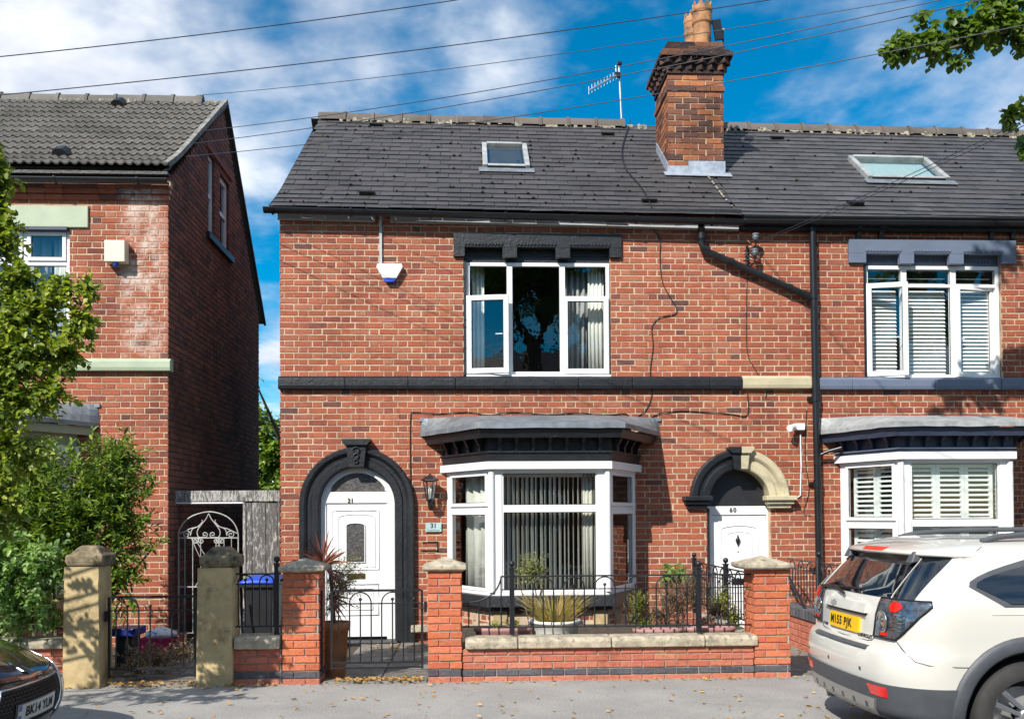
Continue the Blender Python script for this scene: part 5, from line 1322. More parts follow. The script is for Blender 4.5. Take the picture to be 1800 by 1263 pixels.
# house number plate
c0, c1 = at(748, 918, -.02), at(776, 934, -.02)
NP = thing('number_plaque', ((c0.x + c1.x) / 2, 0, c1.z), 'small pale glass plaque reading 31 under the wall lantern', 'sign')
bevel(MB().box(c0.x, c1.x, -.026, -.014, c1.z, c0.z).build('plate', M['plaque'], NP), .002)
xm_, zm = (c0.x + c1.x) / 2, (c0.z + c1.z) / 2
text('31', .088, M['ink'], Matrix.Translation((xm_, -.027, zm + .018)) @ FRONT, NP, 'house_number', .0005, 1.0, .002)
text('Found Road', .033, M['ink'], Matrix.Translation((xm_, -.027, zm - .042)) @ FRONT, NP, 'street_name', .0005)
for s_ in (-1, 1): MB().tube([(xm_ + s_ * .09, -.030, zm - .01), (xm_ + s_ * .09, -.004, zm - .01)], .006, 8).build('fixing', M['steel'], NP)
# white security camera and cable
c = at(1392, 752, -.12)
SC = thing('security_camera', (c.x, 0, c.z), 'white security light and camera with white cable above the two-tone arch', 'camera')
MB().box(c.x + .06, c.x + .19, -.09, -.002, c.z - .02, c.z + .07).build('junction_box', M['white'], SC)
MB().tube([(c.x + .03, -.12, c.z + .02), (c.x - .06, -.20, c.z - .01)], [.038, .045], 12).build('camera_head', M['white'], SC)
a, b = at(1407, 765, -.01), at(1407, 870, -.01); MB().tube([(a.x, -.012, a.z + .02), (a.x + .005, -.012, (a.z + b.z) / 2), (b.x, -.012, b.z), (b.x - .04, -.012, b.z - .03)], .010, 6).build('cable', M['white'], SC)
# porcelain insulators for the overhead supply
IN = thing('cable_insulators', at(1325, 440, 0), 'pair of grey porcelain insulators on an iron bracket high on the brickwork', 'insulators')
for (px, py) in ((1328, 417), (1327, 444)):
    c = at(px, py, -.16); MB().lathe([(.001, .055), (.045, .05), (.05, .03), (.036, .022), (.046, .01), (.046, -.005), (.034, -.02), (.034, -.04), (.001, -.045)], c, 14).build('insulator', M['greycer'], IN)
    MB().tube([c + Vector((0, 0, -.03)), c + Vector((0, 0, -.12)), Vector((c.x - .03, -.002, c.z - .16))], .011, 6).build('pin', M['iron'], IN)
c = at(1316, 442, 0)
MB().tube([at(1313, 432, -.03), at(1313, 470, -.03)], .02, 6).build('bracket', M['iron'], IN)
for k in range(5):
    p0 = at(1313 + uni(-4, 4), 434 + k * 6, -.03); p3 = at(1330 + uni(-5, 5), 424 + k * 9, -.16); mid1 = at(1300 + uni(-4, 8), 425 + k * 9, -.06 - uni(0, .05)); mid2 = at(1316 + uni(-4, 8), 455 + uni(-6, 6), -.1)
    pts = [((1 - t) ** 3) * p0 + 3 * t * (1 - t) ** 2 * mid1 + 3 * t * t * (1 - t) * mid2 + t ** 3 * p3 for t in np.linspace(0, 1, 9)]
    MB().tube(pts, .006, 4).build('wire_loop', M['cable'], IN)
def smooth_path(P_, n=6):
    out = []
    for i in range(len(P_) - 1):
        p0, p1, p2, p3 = P_[max(i - 1, 0)], P_[i], P_[i + 1], P_[min(i + 2, len(P_) - 1)]
        for k in range(n):
            t = k / n; out.append(.5 * ((2 * p1) + (p2 - p0) * t + (2 * p0 - 5 * p1 + 4 * p2 - p3) * t * t + (3 * p1 - p0 - 3 * p2 + p3) * t ** 3))
    return out + [P_[-1]]
def wallcable(name, pts, r, label, mat=None, Y=-.012):
    o = MB().tube(smooth_path([at(px, py, Y) for px, py in pts]), r, 5).build(name, mat or M['cable'], None); return tag(o, label, 'cable')
wallcable('wall_cable', [(1140, 383), (1146, 400), (1160, 420), (1160, 450), (1163, 490), (1172, 512), (1188, 540), (1186, 552), (1160, 558), (1146, 575), (1148, 610), (1143, 650), (1146, 690), (1137, 718), (1122, 731)], .0065, 'loose black cable wandering down the brickwork between upper window and downpipe')
wallcable('wall_cable', [(722, 862), (721, 780), (722, 730), (728, 724), (770, 727), (820, 724), (860, 729), (900, 724), (960, 728), (1020, 726), (1060, 729), (1100, 727), (1105, 735), (1125, 741), (1140, 738), (1155, 728), (1200, 722), (1280, 727), (1313, 729), (1314, 690)], .0065, 'thin black cable running along the brickwork above the black corniced bay')
wallcable('wall_cable', [(1313, 470), (1312, 560), (1314, 620), (1328, 650), (1345, 680), (1346, 700)], .005, 'thin cable dropping from the insulators towards the cream band')
wallcable('wall_cable', [(1425, 905), (1412, 900), (1422, 860), (1415, 800), (1418, 720)], .004, 'thin loose cable hanging beside the black downpipe', Y=-.014)
cabr = []
for (px, py) in ((1108, 216), (1098, 245), (1093, 270), (1100, 300), (1125, 330), (1138, 352), (1145, 375)):
    x, t = RF.hit(px, py); cabr.append(RF.p(x, t, .032))
o = MB().tube(smooth_path(cabr), .009, 5).build('aerial_cable', M['cable'], None); tag(o, 'black aerial lead snaking down the slates from the ridge', 'cable')
# rust-dark tie marks below the plaque
mb = MB()
for (a, b) in (((743, 953), (749, 953)), ((752, 952), (769, 952)), ((769, 952), (769, 967)), ((741, 967), (757, 967)), ((759, 967), (769, 967))):
    p, q = at(*a, -.004), at(*b, -.004); mb.box(min(p.x, q.x) - .006, max(p.x, q.x) + .006, -.012, .004, min(p.z, q.z) - .007, max(p.z, q.z) + .007)
tag(mb.build('mail_hook', M['iron'], None), 'rusty bracket outline of thin bars on the brick under the plaque', 'bracket')
# overhead wires
def wire(name, a, b, sag, label, r=.0042):
    A_, B_ = Vector(a), Vector(b); pts = []
    for i in range(25):
        t = i / 24; p = A_.lerp(B_, t); p.z -= sag * 4 * t * (1 - t); pts.append(p)
    o = MB().tube(pts, r, 5).build(name, M['wirem'], None); tag(o, label, 'wire', 'overhead wires across the sky')
def wpx(p1, p2, Y1, Y2, label, ext=(-.25, .4), sag=.05, r=.0036):
    a, b = at(*p1, Y1), at(*p2, Y2); d = b - a; wire('overhead_wire', a + d * ext[0], b + d * ext[1], sag, label, r)
wpx((0, 93), (760, -2), -6.2, -5.6, 'topmost overhead wire crossing the cloud above the wavy tiled roof')
wpx((0, 154), (1215, 5), -6.0, -5.4, 'second overhead wire down, leaving the sky just above the chimney pots', sag=.10)
wpx((345, 168), (1480, 2), -.6, -4.6, 'third overhead wire down, starting near the peak of the tiled roof', ext=(0, .3), sag=.12)
def gp_(px, py): q = gdepth(px, py); return Vector((XL0 + .02, q.y, q.z))
for (g, b, lb) in (((355, 230), (1540, 2), 'thin overhead wire from the gable passing over the slate ridge'), ((341, 252), (1612, 2), 'thicker overhead wire from the gable passing just behind the chimney corbel'), ((327, 275), (1552, 70), 'lowest overhead wire from the gable crossing the front of the chimney')):
    s = at(g[0], g[1], -.9); e = at(b[0], b[1], -4.8); d = e - s
    wire('overhead_wire', s, e + d * .3, .16, lb)
for dy in (0, 1):
    s = at(1332, 424 + dy * 4, -.17); e = at(1800, 204 + dy * 9, -4.5); d = e - s
    wire('service_wire', s, e + d * .35, .05, ('upper' if not dy else 'lower') + ' wire of the pair slanting from the insulators up to the right', .004)
# ---------------------------------------------------------------- front boundary: pillars, low walls, railings, gates
fz = lambda py, px=900, Y=WY: AZ(py, Y, px)
fx = lambda px, Y=WY, py=1090: AX(px, Y, py)
def brick_run(root, x0, x1, y0, y1, z0, z1, face_only=False, pieces=60, seed=1, side_left=False, side_right=False, mat=None, name='core', plinth=True, mortar=None):
    mortar = mortar or M['mortar_grey']
    """core block with stretcher-bond faces; the second course is blue brick when plinth"""
    core = MB().box(x0 + .012, x1 - .012, y0 + .012, y1 - .012, z0 - .05, z1 - .002).build(name, mortar, root)
    kw = dict(course=.075, st=.215, hd=.1025, joint=.010, bond='stretcher', back=False, jit=.0012, recess=.012, pieces=pieces)
    n = int(round((z1 - z0) / .075)); cs = (z1 - z0) / n; kw['course'] = cs
    for (O, u, out, L, ok, sd) in (((x0, y0), (1, 0), (0, -1), x1 - x0, True, 1), ((x1, y0), (0, 1), (1, 0), y1 - y0, side_right, 2), ((x0, y1), (0, -1), (-1, 0), y1 - y0, side_left, 3)):
        if not ok: continue
        lo_ = 0 if sd == 1 else .032
        hi = L if sd != 3 else L - .032
        if sd == 2: fu = lambda z: (.032, L)
        elif sd == 3: fu = lambda z, L=L: (0, L - .032)
        else: fu = lambda z, L=L: (0, L)
        b0 = z0
        if plinth:
            Wall('f', core, (O[0], O[1], 0), (*u, 0), (*out, 0), z0, z0 + cs, fu, [], M['brick_wall'], mortar, seed=seed + sd, **kw)
            Wall('f', core, (O[0], O[1], 0), (*u, 0), (*out, 0), z0 + cs, z0 + 2 * cs, fu, [], M['brick_blue'], mortar, seed=seed + 5 + sd, phase=.11, **kw)
            b0 = z0 + 2 * cs
        Wall('f', core, (O[0], O[1], 0), (*u, 0), (*out, 0), b0, z1, fu, [], mat or M['brick_wall'], mortar, seed=seed + 9 + sd, **kw)
    return core
def pillar(px0, px1, py_cap, py_apex, capx, label, seed, z0=-.02, side=True):
    x0, x1 = fx(px0), fx(px1); zc = fz(py_cap, (px0 + px1) / 2); w_ = x1 - x0; y0 = WY - .02; y1 = y0 + w_
    P = thing('brick_gate_pillar', ((x0 + x1) / 2, (y0 + y1) / 2, 0), label, 'pillar')
    brick_run(P, x0, x1, y0, y1, z0, zc, pieces=80, seed=seed, side_left=px0 > 826, side_right=px0 < 826, mat=M['brick_new'])
    a, b = fx(capx[0]), fx(capx[1]); ov = (b - a - w_) / 2; ztop = fz(py_apex, (px0 + px1) / 2, WY + w_ / 2)
    X0, X1, Y0, Y1 = a, b, y0 - ov, y1 + ov; h = .055
    mb = MB(); xm, ym = (X0 + X1) / 2, (Y0 + Y1) / 2
    v = [(X0 + .03, Y0 + .03, zc), (X1 - .03, Y0 + .03, zc), (X1 - .03, Y1 - .03, zc), (X0 + .03, Y1 - .03, zc), (X0, Y0, zc + .018), (X1, Y0, zc + .018), (X1, Y1, zc + .018), (X0, Y1, zc + .018), (X0, Y0, zc + h), (X1, Y0, zc + h), (X1, Y1, zc + h), (X0, Y1, zc + h), (xm, ym, ztop + .01)]
    mb.add([Vector(q) for q in v], [(3, 2, 1, 0)] + [(i, (i + 1) % 4, (i + 1) % 4 + 4, i + 4) for i in range(4)] + [(i + 4, (i + 1) % 4 + 4, (i + 1) % 4 + 8, i + 8) for i in range(4)] + [(8 + i, 8 + (i + 1) % 4, 12) for i in range(4)])
    bevel(mb.build('pyramid_cap', M['concrete'], P), .008, 2)
    return P, x0, x1, y0, y1, zc
PA = pillar(497, 562, 1005, 981, (491, 571), 'orange brick gate pillar dappled with leaf shade, left of the arched gate', 31)
PB = pillar(752, 812, 1003, 979, (743, 820), 'sunlit orange brick gate pillar in front of the left edge of the bay window', 35)
PC = pillar(1326, 1388, 1000, 977, (1306, 1392), 'orange brick pillar beside the passage with white door behind it', 39)
def coping(root, x0, x1, y0, y1, z0, z1, joints, mat=M['concrete'], ends=0.0):
    xs = [x0] + list(joints) + [x1]
    for a, b in zip(xs, xs[1:]):
        j = uni(-.003, .003)
        mb = MB(); mb.prism([(y0, z0), (y0 - .004, z1 - .035 + j), (y0 + .03, z1 + j), (y1 - .03, z1 + .002), (y1, z1 - .03), (y1, z0)], a + .004, b - .004, axis='x')
        bevel(mb.build('coping_stone', mat, root), .012, 2)
def gwall(px0, px1, pytop, pycop, label, seed, joints=(), cpx=None, y0=WY, thick=.22, x1=None, left_ret=False):
    x0 = fx(px0); x1 = x1 if x1 is not None else fx(px1); zc = fz(pycop, (px0 + px1) / 2); zt = fz(pytop, (px0 + px1) / 2)
    G = thing('garden_wall', ((x0 + x1) / 2, y0 + .11, 0), label, 'wall')
    brick_run(G, x0, x1, y0, y0 + thick, -.02, zc, pieces=140, seed=seed)
    c0, c1 = (fx(cpx[0]), fx(cpx[1])) if cpx else (x0, x1)
    coping(G, c0, c1, y0 - .045, y0 + thick + .03, zc + .002, zt - .01, [fx(j) for j in joints])
    return G, x0, x1, zc, zt
GB = gwall(813, 1325.5, 1116, 1137, 'low sunlit brick garden wall with stone coping and blue brick course in front of the bay window', 51, joints=(910, 1074, 1238), cpx=(817, 1331))
GA = gwall(411, 496, 1115, 1140, 'short shaded brick wall with stone coping in front of the blue-lidded bin', 55, joints=(), cpx=(412, 493))
GL = gwall(-160, 117, 1121, 1141, 'low brick wall with pale coping behind the dark brown car', 57, joints=(-60, 40), cpx=(-160, 115))
# stone gate piers
def pier(px0, px1, capx, pytop, pycap, pybase, label, seed):
    x0, x1 = fx(px0), fx(px1); w_ = x1 - x0; y0 = WY - .05; y1 = y0 + .31
    P = thing('stone_gate_pier', ((x0 + x1) / 2, (y0 + y1) / 2, 0), label, 'gate pier')
    rr = random.Random(seed); mb = MB(); zc = fz(pycap, (px0 + px1) / 2); rows = []
    nz = 14; per = 20
    def rect(u, X0, X1, Y0, Y1):
        L = [(X0, Y0), (X1, Y0), (X1, Y1), (X0, Y1)]; k = int(u * 4) % 4; f = u * 4 - int(u * 4); a, b = L[k], L[(k + 1) % 4]
        return a[0] + (b[0] - a[0]) * f, a[1] + (b[1] - a[1]) * f
    for i in range(nz + 1):
        z = -.05 + (zc + .05) * i / nz; row = []
        g = .012 * (1 - i / nz)
        for k in range(per + 1):
            u = (k % per) / per; x, y = rect(u, x0 - g, x1 + g, y0 - g, y1 + g); row.append(Vector((x + rr.uniform(-.004, .004) * (k != 0 and k != per), y + rr.uniform(-.004, .004) * (k != 0 and k != per), z)))
        row[-1] = row[0].copy(); rows.append(row)
    shaft = mb.grid(rows, False).build('shaft', M['sandstone'], P)
    a, b = fx(capx[0]), fx(capx[1]); ov = (b - a - w_) / 2; zt = fz(pytop, (px0 + px1) / 2)
    H = zt - zc
    def ringz(e, z): return [(a + e, y0 - ov + e, z), (b - e, y0 - ov + e, z), (b - e, y1 + ov - e, z), (a + e, y1 + ov - e, z)]
    lv = [(.03, zc - .005), (.012, zc + .012), (.008, zc + .02), (.0, zc + .05), (.0, zc + H * .52), (.03, zc + H * .60), (.045, zc + H * .66), (.075, zc + H * .86), (.11, zc + H * .98)]
    mb = MB(); vs_ = [Vector(q) for e, z in lv for q in ringz(e, z)]
    fs = [(i * 4 + k, i * 4 + (k + 1) % 4, (i + 1) * 4 + (k + 1) % 4, (i + 1) * 4 + k) for i in range(len(lv) - 1) for k in range(4)] + [tuple(range(len(vs_) - 4, len(vs_)))] + [(3, 2, 1, 0)]
    mb.add(vs_, fs); bevel(mb.build('moulded_cap', M['stonecap'], P), .012, 2)
    return x0, x1
PI1 = pier(117, 176.5, (119, 185), 958, 995, 1200, 'stone gate pier by the green hedge, left one, with leaf shadows and sooty cap', 1)
PI2 = pier(350, 409, (353, 418), 960, 997, 1200, 'stone gate pier in front of the white iron gate, right one, with mottled shade', 2)
# railings made of rails, bars and hoops
def hoops(root, O, u, xs, z_top, z_mid, z_bot, r=.0075, pattern='LBR', rails=True, x0=None, x1=None):
    """xs: positions of the uprights along u; pattern per upright: L hoop start, B ball bar, R hoop end, S straight"""
    O = Vector(O); u = Vector(u).normalized(); P_ = lambda s, z: Vector((O.x + u.x * s, O.y + u.y * s, z))
    if rails:
        for z, rr_ in ((z_top, .009), (z_mid, .006), (z_bot, .009)):
            if z is None: continue
            MB().tube([P_(x0, z), P_(x1, z)], rr_, 6).build('rail', M['iron'], root)
    start = None
    for s, ch in zip(xs, pattern):
        if ch == 'L': start = s
        elif ch == 'R' and start is not None:
            c = (start + s) / 2; h = (s - start) / 2; zs = z_top - .012 - h
            pts = [P_(start, z_bot)] + [P_(c - h * math.cos(a), zs + h * math.sin(a)) for a in np.linspace(0, math.pi, 13)] + [P_(s, z_bot)]
            MB().tube(pts, r, 6).build('hoop', M['iron'], root); start = None
        elif ch == 'B':
            zb_ = z_mid + .035
            m_ = MB().tube([P_(s, z_bot), P_(s, zb_)], r, 6); m_.ball(P_(s, zb_ + .008), .017, 8); m_.build('ball_bar', M['iron'], root)
        elif ch == 'S': MB().tube([P_(s, z_bot), P_(s, z_top)], r, 6).build('bar', M['iron'], root)
def post(root, x, y, z0, z1, w_=.024):
    m_ = MB().box(x - w_, x + w_, y - w_, y + w_, z0, z1 - .06).box(x - w_ * 1.3, x + w_ * 1.3, y - w_ * 1.3, y + w_ * 1.3, z1 - .060, z1 - .05)
    o = m_.build('post', M['iron'], root); m2 = MB().ball((x, y, z1 - .012), .032, 12); m2.tube([(x, y, z1 - .052), (x, y, z1 - .03)], .012, 8); m2.build('ball_finial', M['iron'], o)
ry = WY + .10
Z = lambda py, px=1050: AZ(py, ry, px); X_ = lambda px, py=1060: AX(px, ry, py)
RL = thing('iron_railing', (X_(1080), ry, Z(1113)), 'black hooped iron railing on the low wall before the bay window, swept down at left', 'railing')
zt, zm, zbt = Z(1011), Z(1034), Z(1100)
xs = [X_(881)]; pat = ['S']; px = 920; i = 0
seq = 'BRLBRLBRLBRLBRLBRLBRLBRLB'
xs += [X_(1052 / 2.631 * 0 + p) for p in []]
pp = 919.5; k = 0; order = ['S', 'S', 'L', 'B', 'R']; xs2 = []; pt_ = []
base_ = 937.0; stp = 18.05
for n_ in range(22):
    xs2.append(X_(base_ + n_ * stp)); pt_.append('LBR'[n_ % 3])
hoops(RL, (0, ry, 0), (1, 0, 0), [X_(881)] + xs2[:21], zt, zm, zbt, pattern='S' + ''.join(pt_[:21]), x0=X_(881), x1=X_(1322))
# the swept end at the left
sw = [at(881, 1012, ry), at(879, 1022, ry), at(872, 1036, ry), at(860, 1047, ry), at(843, 1055, ry), at(828, 1058, ry), at(815, 1060, ry)]
MB().tube(smooth_path(sw, 4), .009, 6).build('swept_rail', M['iron'], RL)
MB().tube([at(813, 1101, ry), at(884, 1100, ry)], .009, 6).build('rail', M['iron'], RL)
for (px, py) in ((824, 1059), (842, 1056), (861, 1048)): MB().tube([at(px, 1100, ry), at(px, py, ry)], .0075, 6).build('bar', M['iron'], RL)
for px in (900, 1228): post(RL, X_(px), ry, Z(1113), Z(988, px))
# return railing running back from the passage pillar towards the house
xr = PC[1] + .04
RS = thing('iron_railing', (xr, WY + 1.1, Z(1113)), 'black hooped iron railing running back beside the white passage door', 'railing')
ys = [.12 + .102 * i for i in range(24)]
hoops(RS, (xr, WY + .15, 0), (0, 1, 0), ys, zt, zm, zbt, pattern=('LBR' * 8), x0=.0, x1=2.5)
post(RS, xr, WY + 1.15, Z(1113), zt + .10); post(RS, xr, WY + 2.6, -.05, zt + .10)
SWL = thing('garden_wall', (xr, WY + 1.5, 0), 'dwarf brick wall under the return railing, mostly hidden by the passage pillar', 'wall')
brick_run(SWL, xr - .1, xr + .1, PC[4] + .01, -1.0, -.07, Z(1120), pieces=40, seed=62, side_left=True, plinth=False)
# railing and low wall on the far side of the passage
xq = 4.22
Q = thing('iron_railing', (xq, -1.8, .3), 'black hooped railing on the passage wall between the right pillar and the white car', 'railing')
zq0 = .52
hoops(Q, (xq, -.35, 0), (0, -1, 0), [.08 + .102 * i for i in range(24)], zq0 + .52, zq0 + .40, zq0 + .04, pattern='LBR' * 8, x0=.02, x1=2.6)
post(Q, xq, -1.45, zq0 - .03, zq0 + .64)
QW = thing('garden_wall', (xq + .1, -1.7, 0), 'low brick wall with blue brick top beside the passage, right of the pillar', 'wall')
brick_run(QW, xq - .10, xq + .12, -2.95, -.25, -.07, .33, pieces=120, seed=66, side_left=True, plinth=False)
cb = MB(); nC_ = 12
y = -2.95
while y < -.3:
    bevel(MB().box(xq - .12, xq + .14, y + .005, y + .1, .332, .455).build('coping_brick', M['brick_blue'], QW), .006, 1); y += .107
# side slope brace seen between the railings
MB().tube([(xq - .05, -.30, .95), (xq - .05, -1.2, .40)], .02, 6).build('brace', M['iron'], Q)
# railing over the shaded wall by the bin
R3 = thing('iron_railing', (X_(455), ry, .45), 'black hooped railing with ball post in front of the blue-lidded bin', 'railing')
hoops(R3, (0, ry, 0), (1, 0, 0), [X_(419 + 12.5 * i) for i in range(6)], Z(1008, 450), Z(1026, 450), Z(1100, 450), pattern='LBRLBR', x0=X_(415), x1=X_(494))
post(R3, X_(487), ry, Z(1116, 487), Z(980, 487))
R4 = thing('iron_railing', (X_(20), ry, .45), 'black iron railing half buried in pale green foliage at the left edge', 'railing')
hoops(R4, (0, ry, 0), (1, 0, 0), [X_(-140 + 18 * i) for i in range(14)], Z(1012, 60), Z(1034, 60), Z(1104, 60), pattern='LBRLBRLBRLBRLB', x0=X_(-150), x1=X_(114))
# gates
def gate(px0, px1, py_top, py_mid, py_bot, py_end, uprights, label, Yg=WY + .06):
    GX = lambda p: AX(p, Yg, 1100); GZ = lambda p: AZ(p, Yg, (px0 + px1) / 2)
    G = thing('garden_gate', (GX((px0 + px1) / 2), Yg, GZ(py_end)), label, 'gate')
    fr = [('frame_stile', (px0, py_end), (px0, py_top)), ('frame_stile', (px1, py_end), (px1, py_top))]
    for n_, a, b in fr: MB().box(GX(a[0]) - .011, GX(a[0]) + .011, Yg - .011, Yg + .011, GZ(a[1]), GZ(b[1])).build(n_, M['iron'], G)
    for py, h in ((py_top, .011), (py_mid, .006), (py_bot, .011), (py_end - 3, .009)):
        MB().box(GX(px0) + .012, GX(px1) - .012, Yg - h, Yg + h, GZ(py) - h, GZ(py) + h).build('rail', M['iron'], G)
    hoops(G, (0, Yg, 0), (1, 0, 0), [GX(p) for p, c in uprights], GZ(py_top + 1), GZ(py_mid), GZ(py_bot), pattern=''.join(c for p, c in uprights), rails=False)
    return G, GX, GZ
G2, GX, GZ = gate(583, 742, 1037, 1060, 1163, 1175, [(595, 'S'), (614.5, 'L'), (633.5, 'B'), (652.5, 'R'), (671, 'L'), (690, 'B'), (709, 'R'), (728, 'B')], 'black hooped iron gate in front of the tall arched door')
MB().box(GX(565) - .012, GX(565) + .012, WY + .05, WY + .075, GZ(1178), GZ(1036)).build('hanging_stile', M['iron'], G2)
MB().tube([(GX(727), WY + .03, GZ(1069)), (GX(750), WY + .03, GZ(1069))], .008, 6).build('latch', M['iron'], G2)
MB().box(GX(746), GX(751), WY + .0, WY + .06, GZ(1075), GZ(1057)).build('latch_plate', M['iron'], G2)
G1, GX1, GZ1 = gate(192, 343, 1048, 1072, 1174, 1190, [(204, 'L'), (224, 'B'), (244, 'R'), (264, 'B'), (283, 'L'), (302, 'B'), (322, 'S')], 'black hooped iron gate between the two stone piers')
MB().box(GX1(186), GX1(191), WY + .02, WY + .08, GZ1(1090), GZ1(1072)).build('hinge', M['iron'], G1)
# threshold stones under the gates
for a, b, lb in ((192, 346, 'worn stone threshold under the gate between the stone piers'), (567, 750, 'worn stone threshold under the gate of the arched door')):
    o = bevel(MB().box(fx(a), fx(b), WY - .03, WY + .20, -.06, .018).build('threshold_stone', M['slab'], None), .012); tag(o, lb, 'step')
# wooden side gate frame and white scrolled iron gate between the houses
yG = .35
gX = lambda p: AX(p, yG, 950); gZ = lambda p, q=380: AZ(p, yG, q)
SG = thing('side_gateway', (gX(390), yG, ZB), 'peeling grey painted timber gateway between the two houses', 'gateway')
bevel(MB().box(gX(297), gX(493), yG - .05, yG + .05, gZ(881), gZ(862)).build('lintel', M['wood'], SG), .006)
bevel(MB().box(gX(299), gX(306), yG - .04, yG + .04, ZB, gZ(882)).build('post', M['wood'], SG), .005)
bevel(MB().box(gX(428), gX(433), yG - .04, yG + .04, ZB, gZ(882)).build('post', M['wood'], SG), .005)
MB().box(gX(306), gX(428), yG - .045, yG + .04, gZ(884.5), gZ(882)).build('trim', M['white'], SG)
xp = 433.5
for wv in (11, 24, 20):
    bevel(MB().box(gX(xp), gX(xp + wv - .8), yG - .025 + uni(-.006, .006), yG + .02, ZB, gZ(882)).build('board', M['wood2'], SG), .005); xp += wv
bevel(MB().box(gX(xp), gX(493), yG - .03, yG + .02, ZB, gZ(882)).build('board', M['wood2'], SG), .005)
# dark boarded back of the passage
WG = thing('wrought_iron_gate', (gX(367), yG - .08, ZB), 'white wrought iron gate with arched scrollwork in the timber gateway', 'gate')
yw = yG - .09
def wp(px, py): return at(px, py, yw)
def rod(pts, r=.0075, n='scroll', sm=True):
    P_ = [wp(*p) for p in pts]; MB().tube(smooth_path(P_, 5) if sm else P_, r, 5).build(n, M['whiteiron'], WG)
M['whiteiron'] = plain('dirty_white_iron', (0.42, 0.42, 0.40), 0.5, var=0.3, bs=0.0, dirt=((0.2, 0.15, 0.1), 10, 0.6, 0.8))
rod([(314, 945), (314, 935), (320, 922), (332, 910), (347, 903), (367, 899), (386, 902), (401, 909), (412, 920), (418, 934), (419, 945)], .010, 'arched_rail')
rod([(313, 945), (420, 945)], .009, 'rail', False)
for px in (314, 419): rod([(px, 945), (px, 1112)], .010, 'stile', False)
rod([(312, 1031), (420, 1031)], .008, 'rail', False); rod([(312, 1112), (420, 1112)], .009, 'rail', False)
for px in (325, 339, 353, 366, 380, 394, 407): rod([(px, 946 if px not in (366,) else 1031), (px, 1112)], .0065, 'bar', False)
def spiral(cx_, cy_, r0, turns, a0, sg=1):
    return [(cx_ + r0 * (1 - t * .85) * math.cos(a0 + sg * t * turns * 2 * math.pi), cy_ + r0 * (1 - t * .85) * math.sin(a0 + sg * t * turns * 2 * math.pi)) for t in np.linspace(0, 1, 14)]
for (sx, c0) in ((-1, 367), (1, 367)):
    mx = lambda x: c0 + sx * (x - 367)
    mk = lambda L_: [(mx(x), y_) for x, y_ in L_]
    rod(mk([(367, 902), (372, 912), (380, 922), (387, 933), (385, 943), (378, 944)]) + mk(spiral(374, 939, 6, 1.4, R(45))))
    rod(mk(spiral(406, 939, 7, 1.5, R(200), 1)[::-1]) + mk([(399, 941), (396, 930), (386, 925), (378, 917)]) )
    rod(mk([(417, 937), (400, 929), (385, 925), (378, 918), (379, 913)]))
    rod(mk(spiral(356 + 24, 950, 5.5, 1.5, R(-90)))); rod(mk(spiral(356 + 34, 950, 5.5, 1.5, R(-90), -1)))
    rod(mk(spiral(377, 984, 5, 1.4, R(180)))); rod(mk(spiral(377, 993, 5, 1.4, R(180), -1)))
    rod(mk([(391, 946), (380, 965), (367, 990), (380, 1012), (391, 1031)]), .006)
    rod(mk(spiral(380, 1026, 4.5, 1.4, R(90))))
for px in (345, 389): rod([(px - 8, 946), (px, 965), (px + 12, 990)], .006)
# back of the passage: dark timber fence further in so it is not empty
FB = thing('back_fence', (gX(390), 4.6, 0), 'dark boarded fence at the far end of the side passage', 'fence')
xx = XL0 + .02
while xx < XM0 - .1:
    MB().box(xx, xx + .13, 4.6, 4.63, -.07, 1.75 + uni(-.02, .02)).build('board', M['binbody'], FB); xx += .14
# wheelie bin with blue lid
def bin_():
    Yb = -1.55; a, b = at(424, 1022, Yb), at(482, 1012, Yb)
    zt = AZ(1021, Yb, 450); cx_ = (a.x + b.x) / 2; hw = (b.x - a.x) / 2 * .92
    B = thing('wheelie_bin', (cx_, Yb + .3, -.07), 'dark wheelie bin with bright blue lid behind the short shaded wall', 'bin')
    m_ = MB(); z0 = -.02; s_ = .80
    m_.hexa([Vector(q) for q in ((cx_ - hw * s_, Yb + .08, z0), (cx_ + hw * s_, Yb + .08, z0), (cx_ + hw * s_, Yb + .55, z0), (cx_ - hw * s_, Yb + .55, z0), (cx_ - hw, Yb, zt - .03), (cx_ + hw, Yb, zt - .03), (cx_ + hw, Yb + .6, zt - .03), (cx_ - hw, Yb + .6, zt - .03))])
    bevel(m_.build('body', M['binbody'], B), .02, 3)
    bevel(MB().box(cx_ - hw - .025, cx_ + hw + .025, Yb - .03, Yb + .62, zt - .075, zt - .025).build('rim', M['binbody'], B), .012)
    l_ = MB(); 
    rows = []
    for j, (yy, dz) in enumerate(((-.05, .0), (-.03, .035), (.1, .06), (.35, .075), (.60, .07), (.66, .03))):
        rows.append([Vector((cx_ + (hw + .03) * u, Yb + yy, zt - .02 + dz * (1 - .55 * abs(u) ** 4))) for u in np.linspace(-1, 1, 9)])
    l_.grid(rows, True); lo2 = l_.build('lid', M['bluebin'], B); md = lo2.modifiers.new('t', 'SOLIDIFY'); md.thickness = .02
    MB().tube([(cx_ - hw, Yb + .68, zt - .03), (cx_ + hw, Yb + .68, zt - .03)], .016, 8).build('handle', M['binbody'], B)
    for s2 in (-1, 1): MB().tube([(cx_ + s2 * hw * .85 - .03, Yb + .58, .03), (cx_ + s2 * hw * .85 + .03, Yb + .58, .03)], .10, 16).build('wheel', M['rubber'], B)
    p = at(419, 1045, Yb - .12); q = at(424, 1106, Yb - .12)
    tag(MB().tube([(p.x, p.y, p.z), (q.x, q.y, q.z - .3)], .014, 8).build('white_pole', M['white'], None), 'thin white pole leaning beside the blue-lidded bin', 'pole')
bin_()
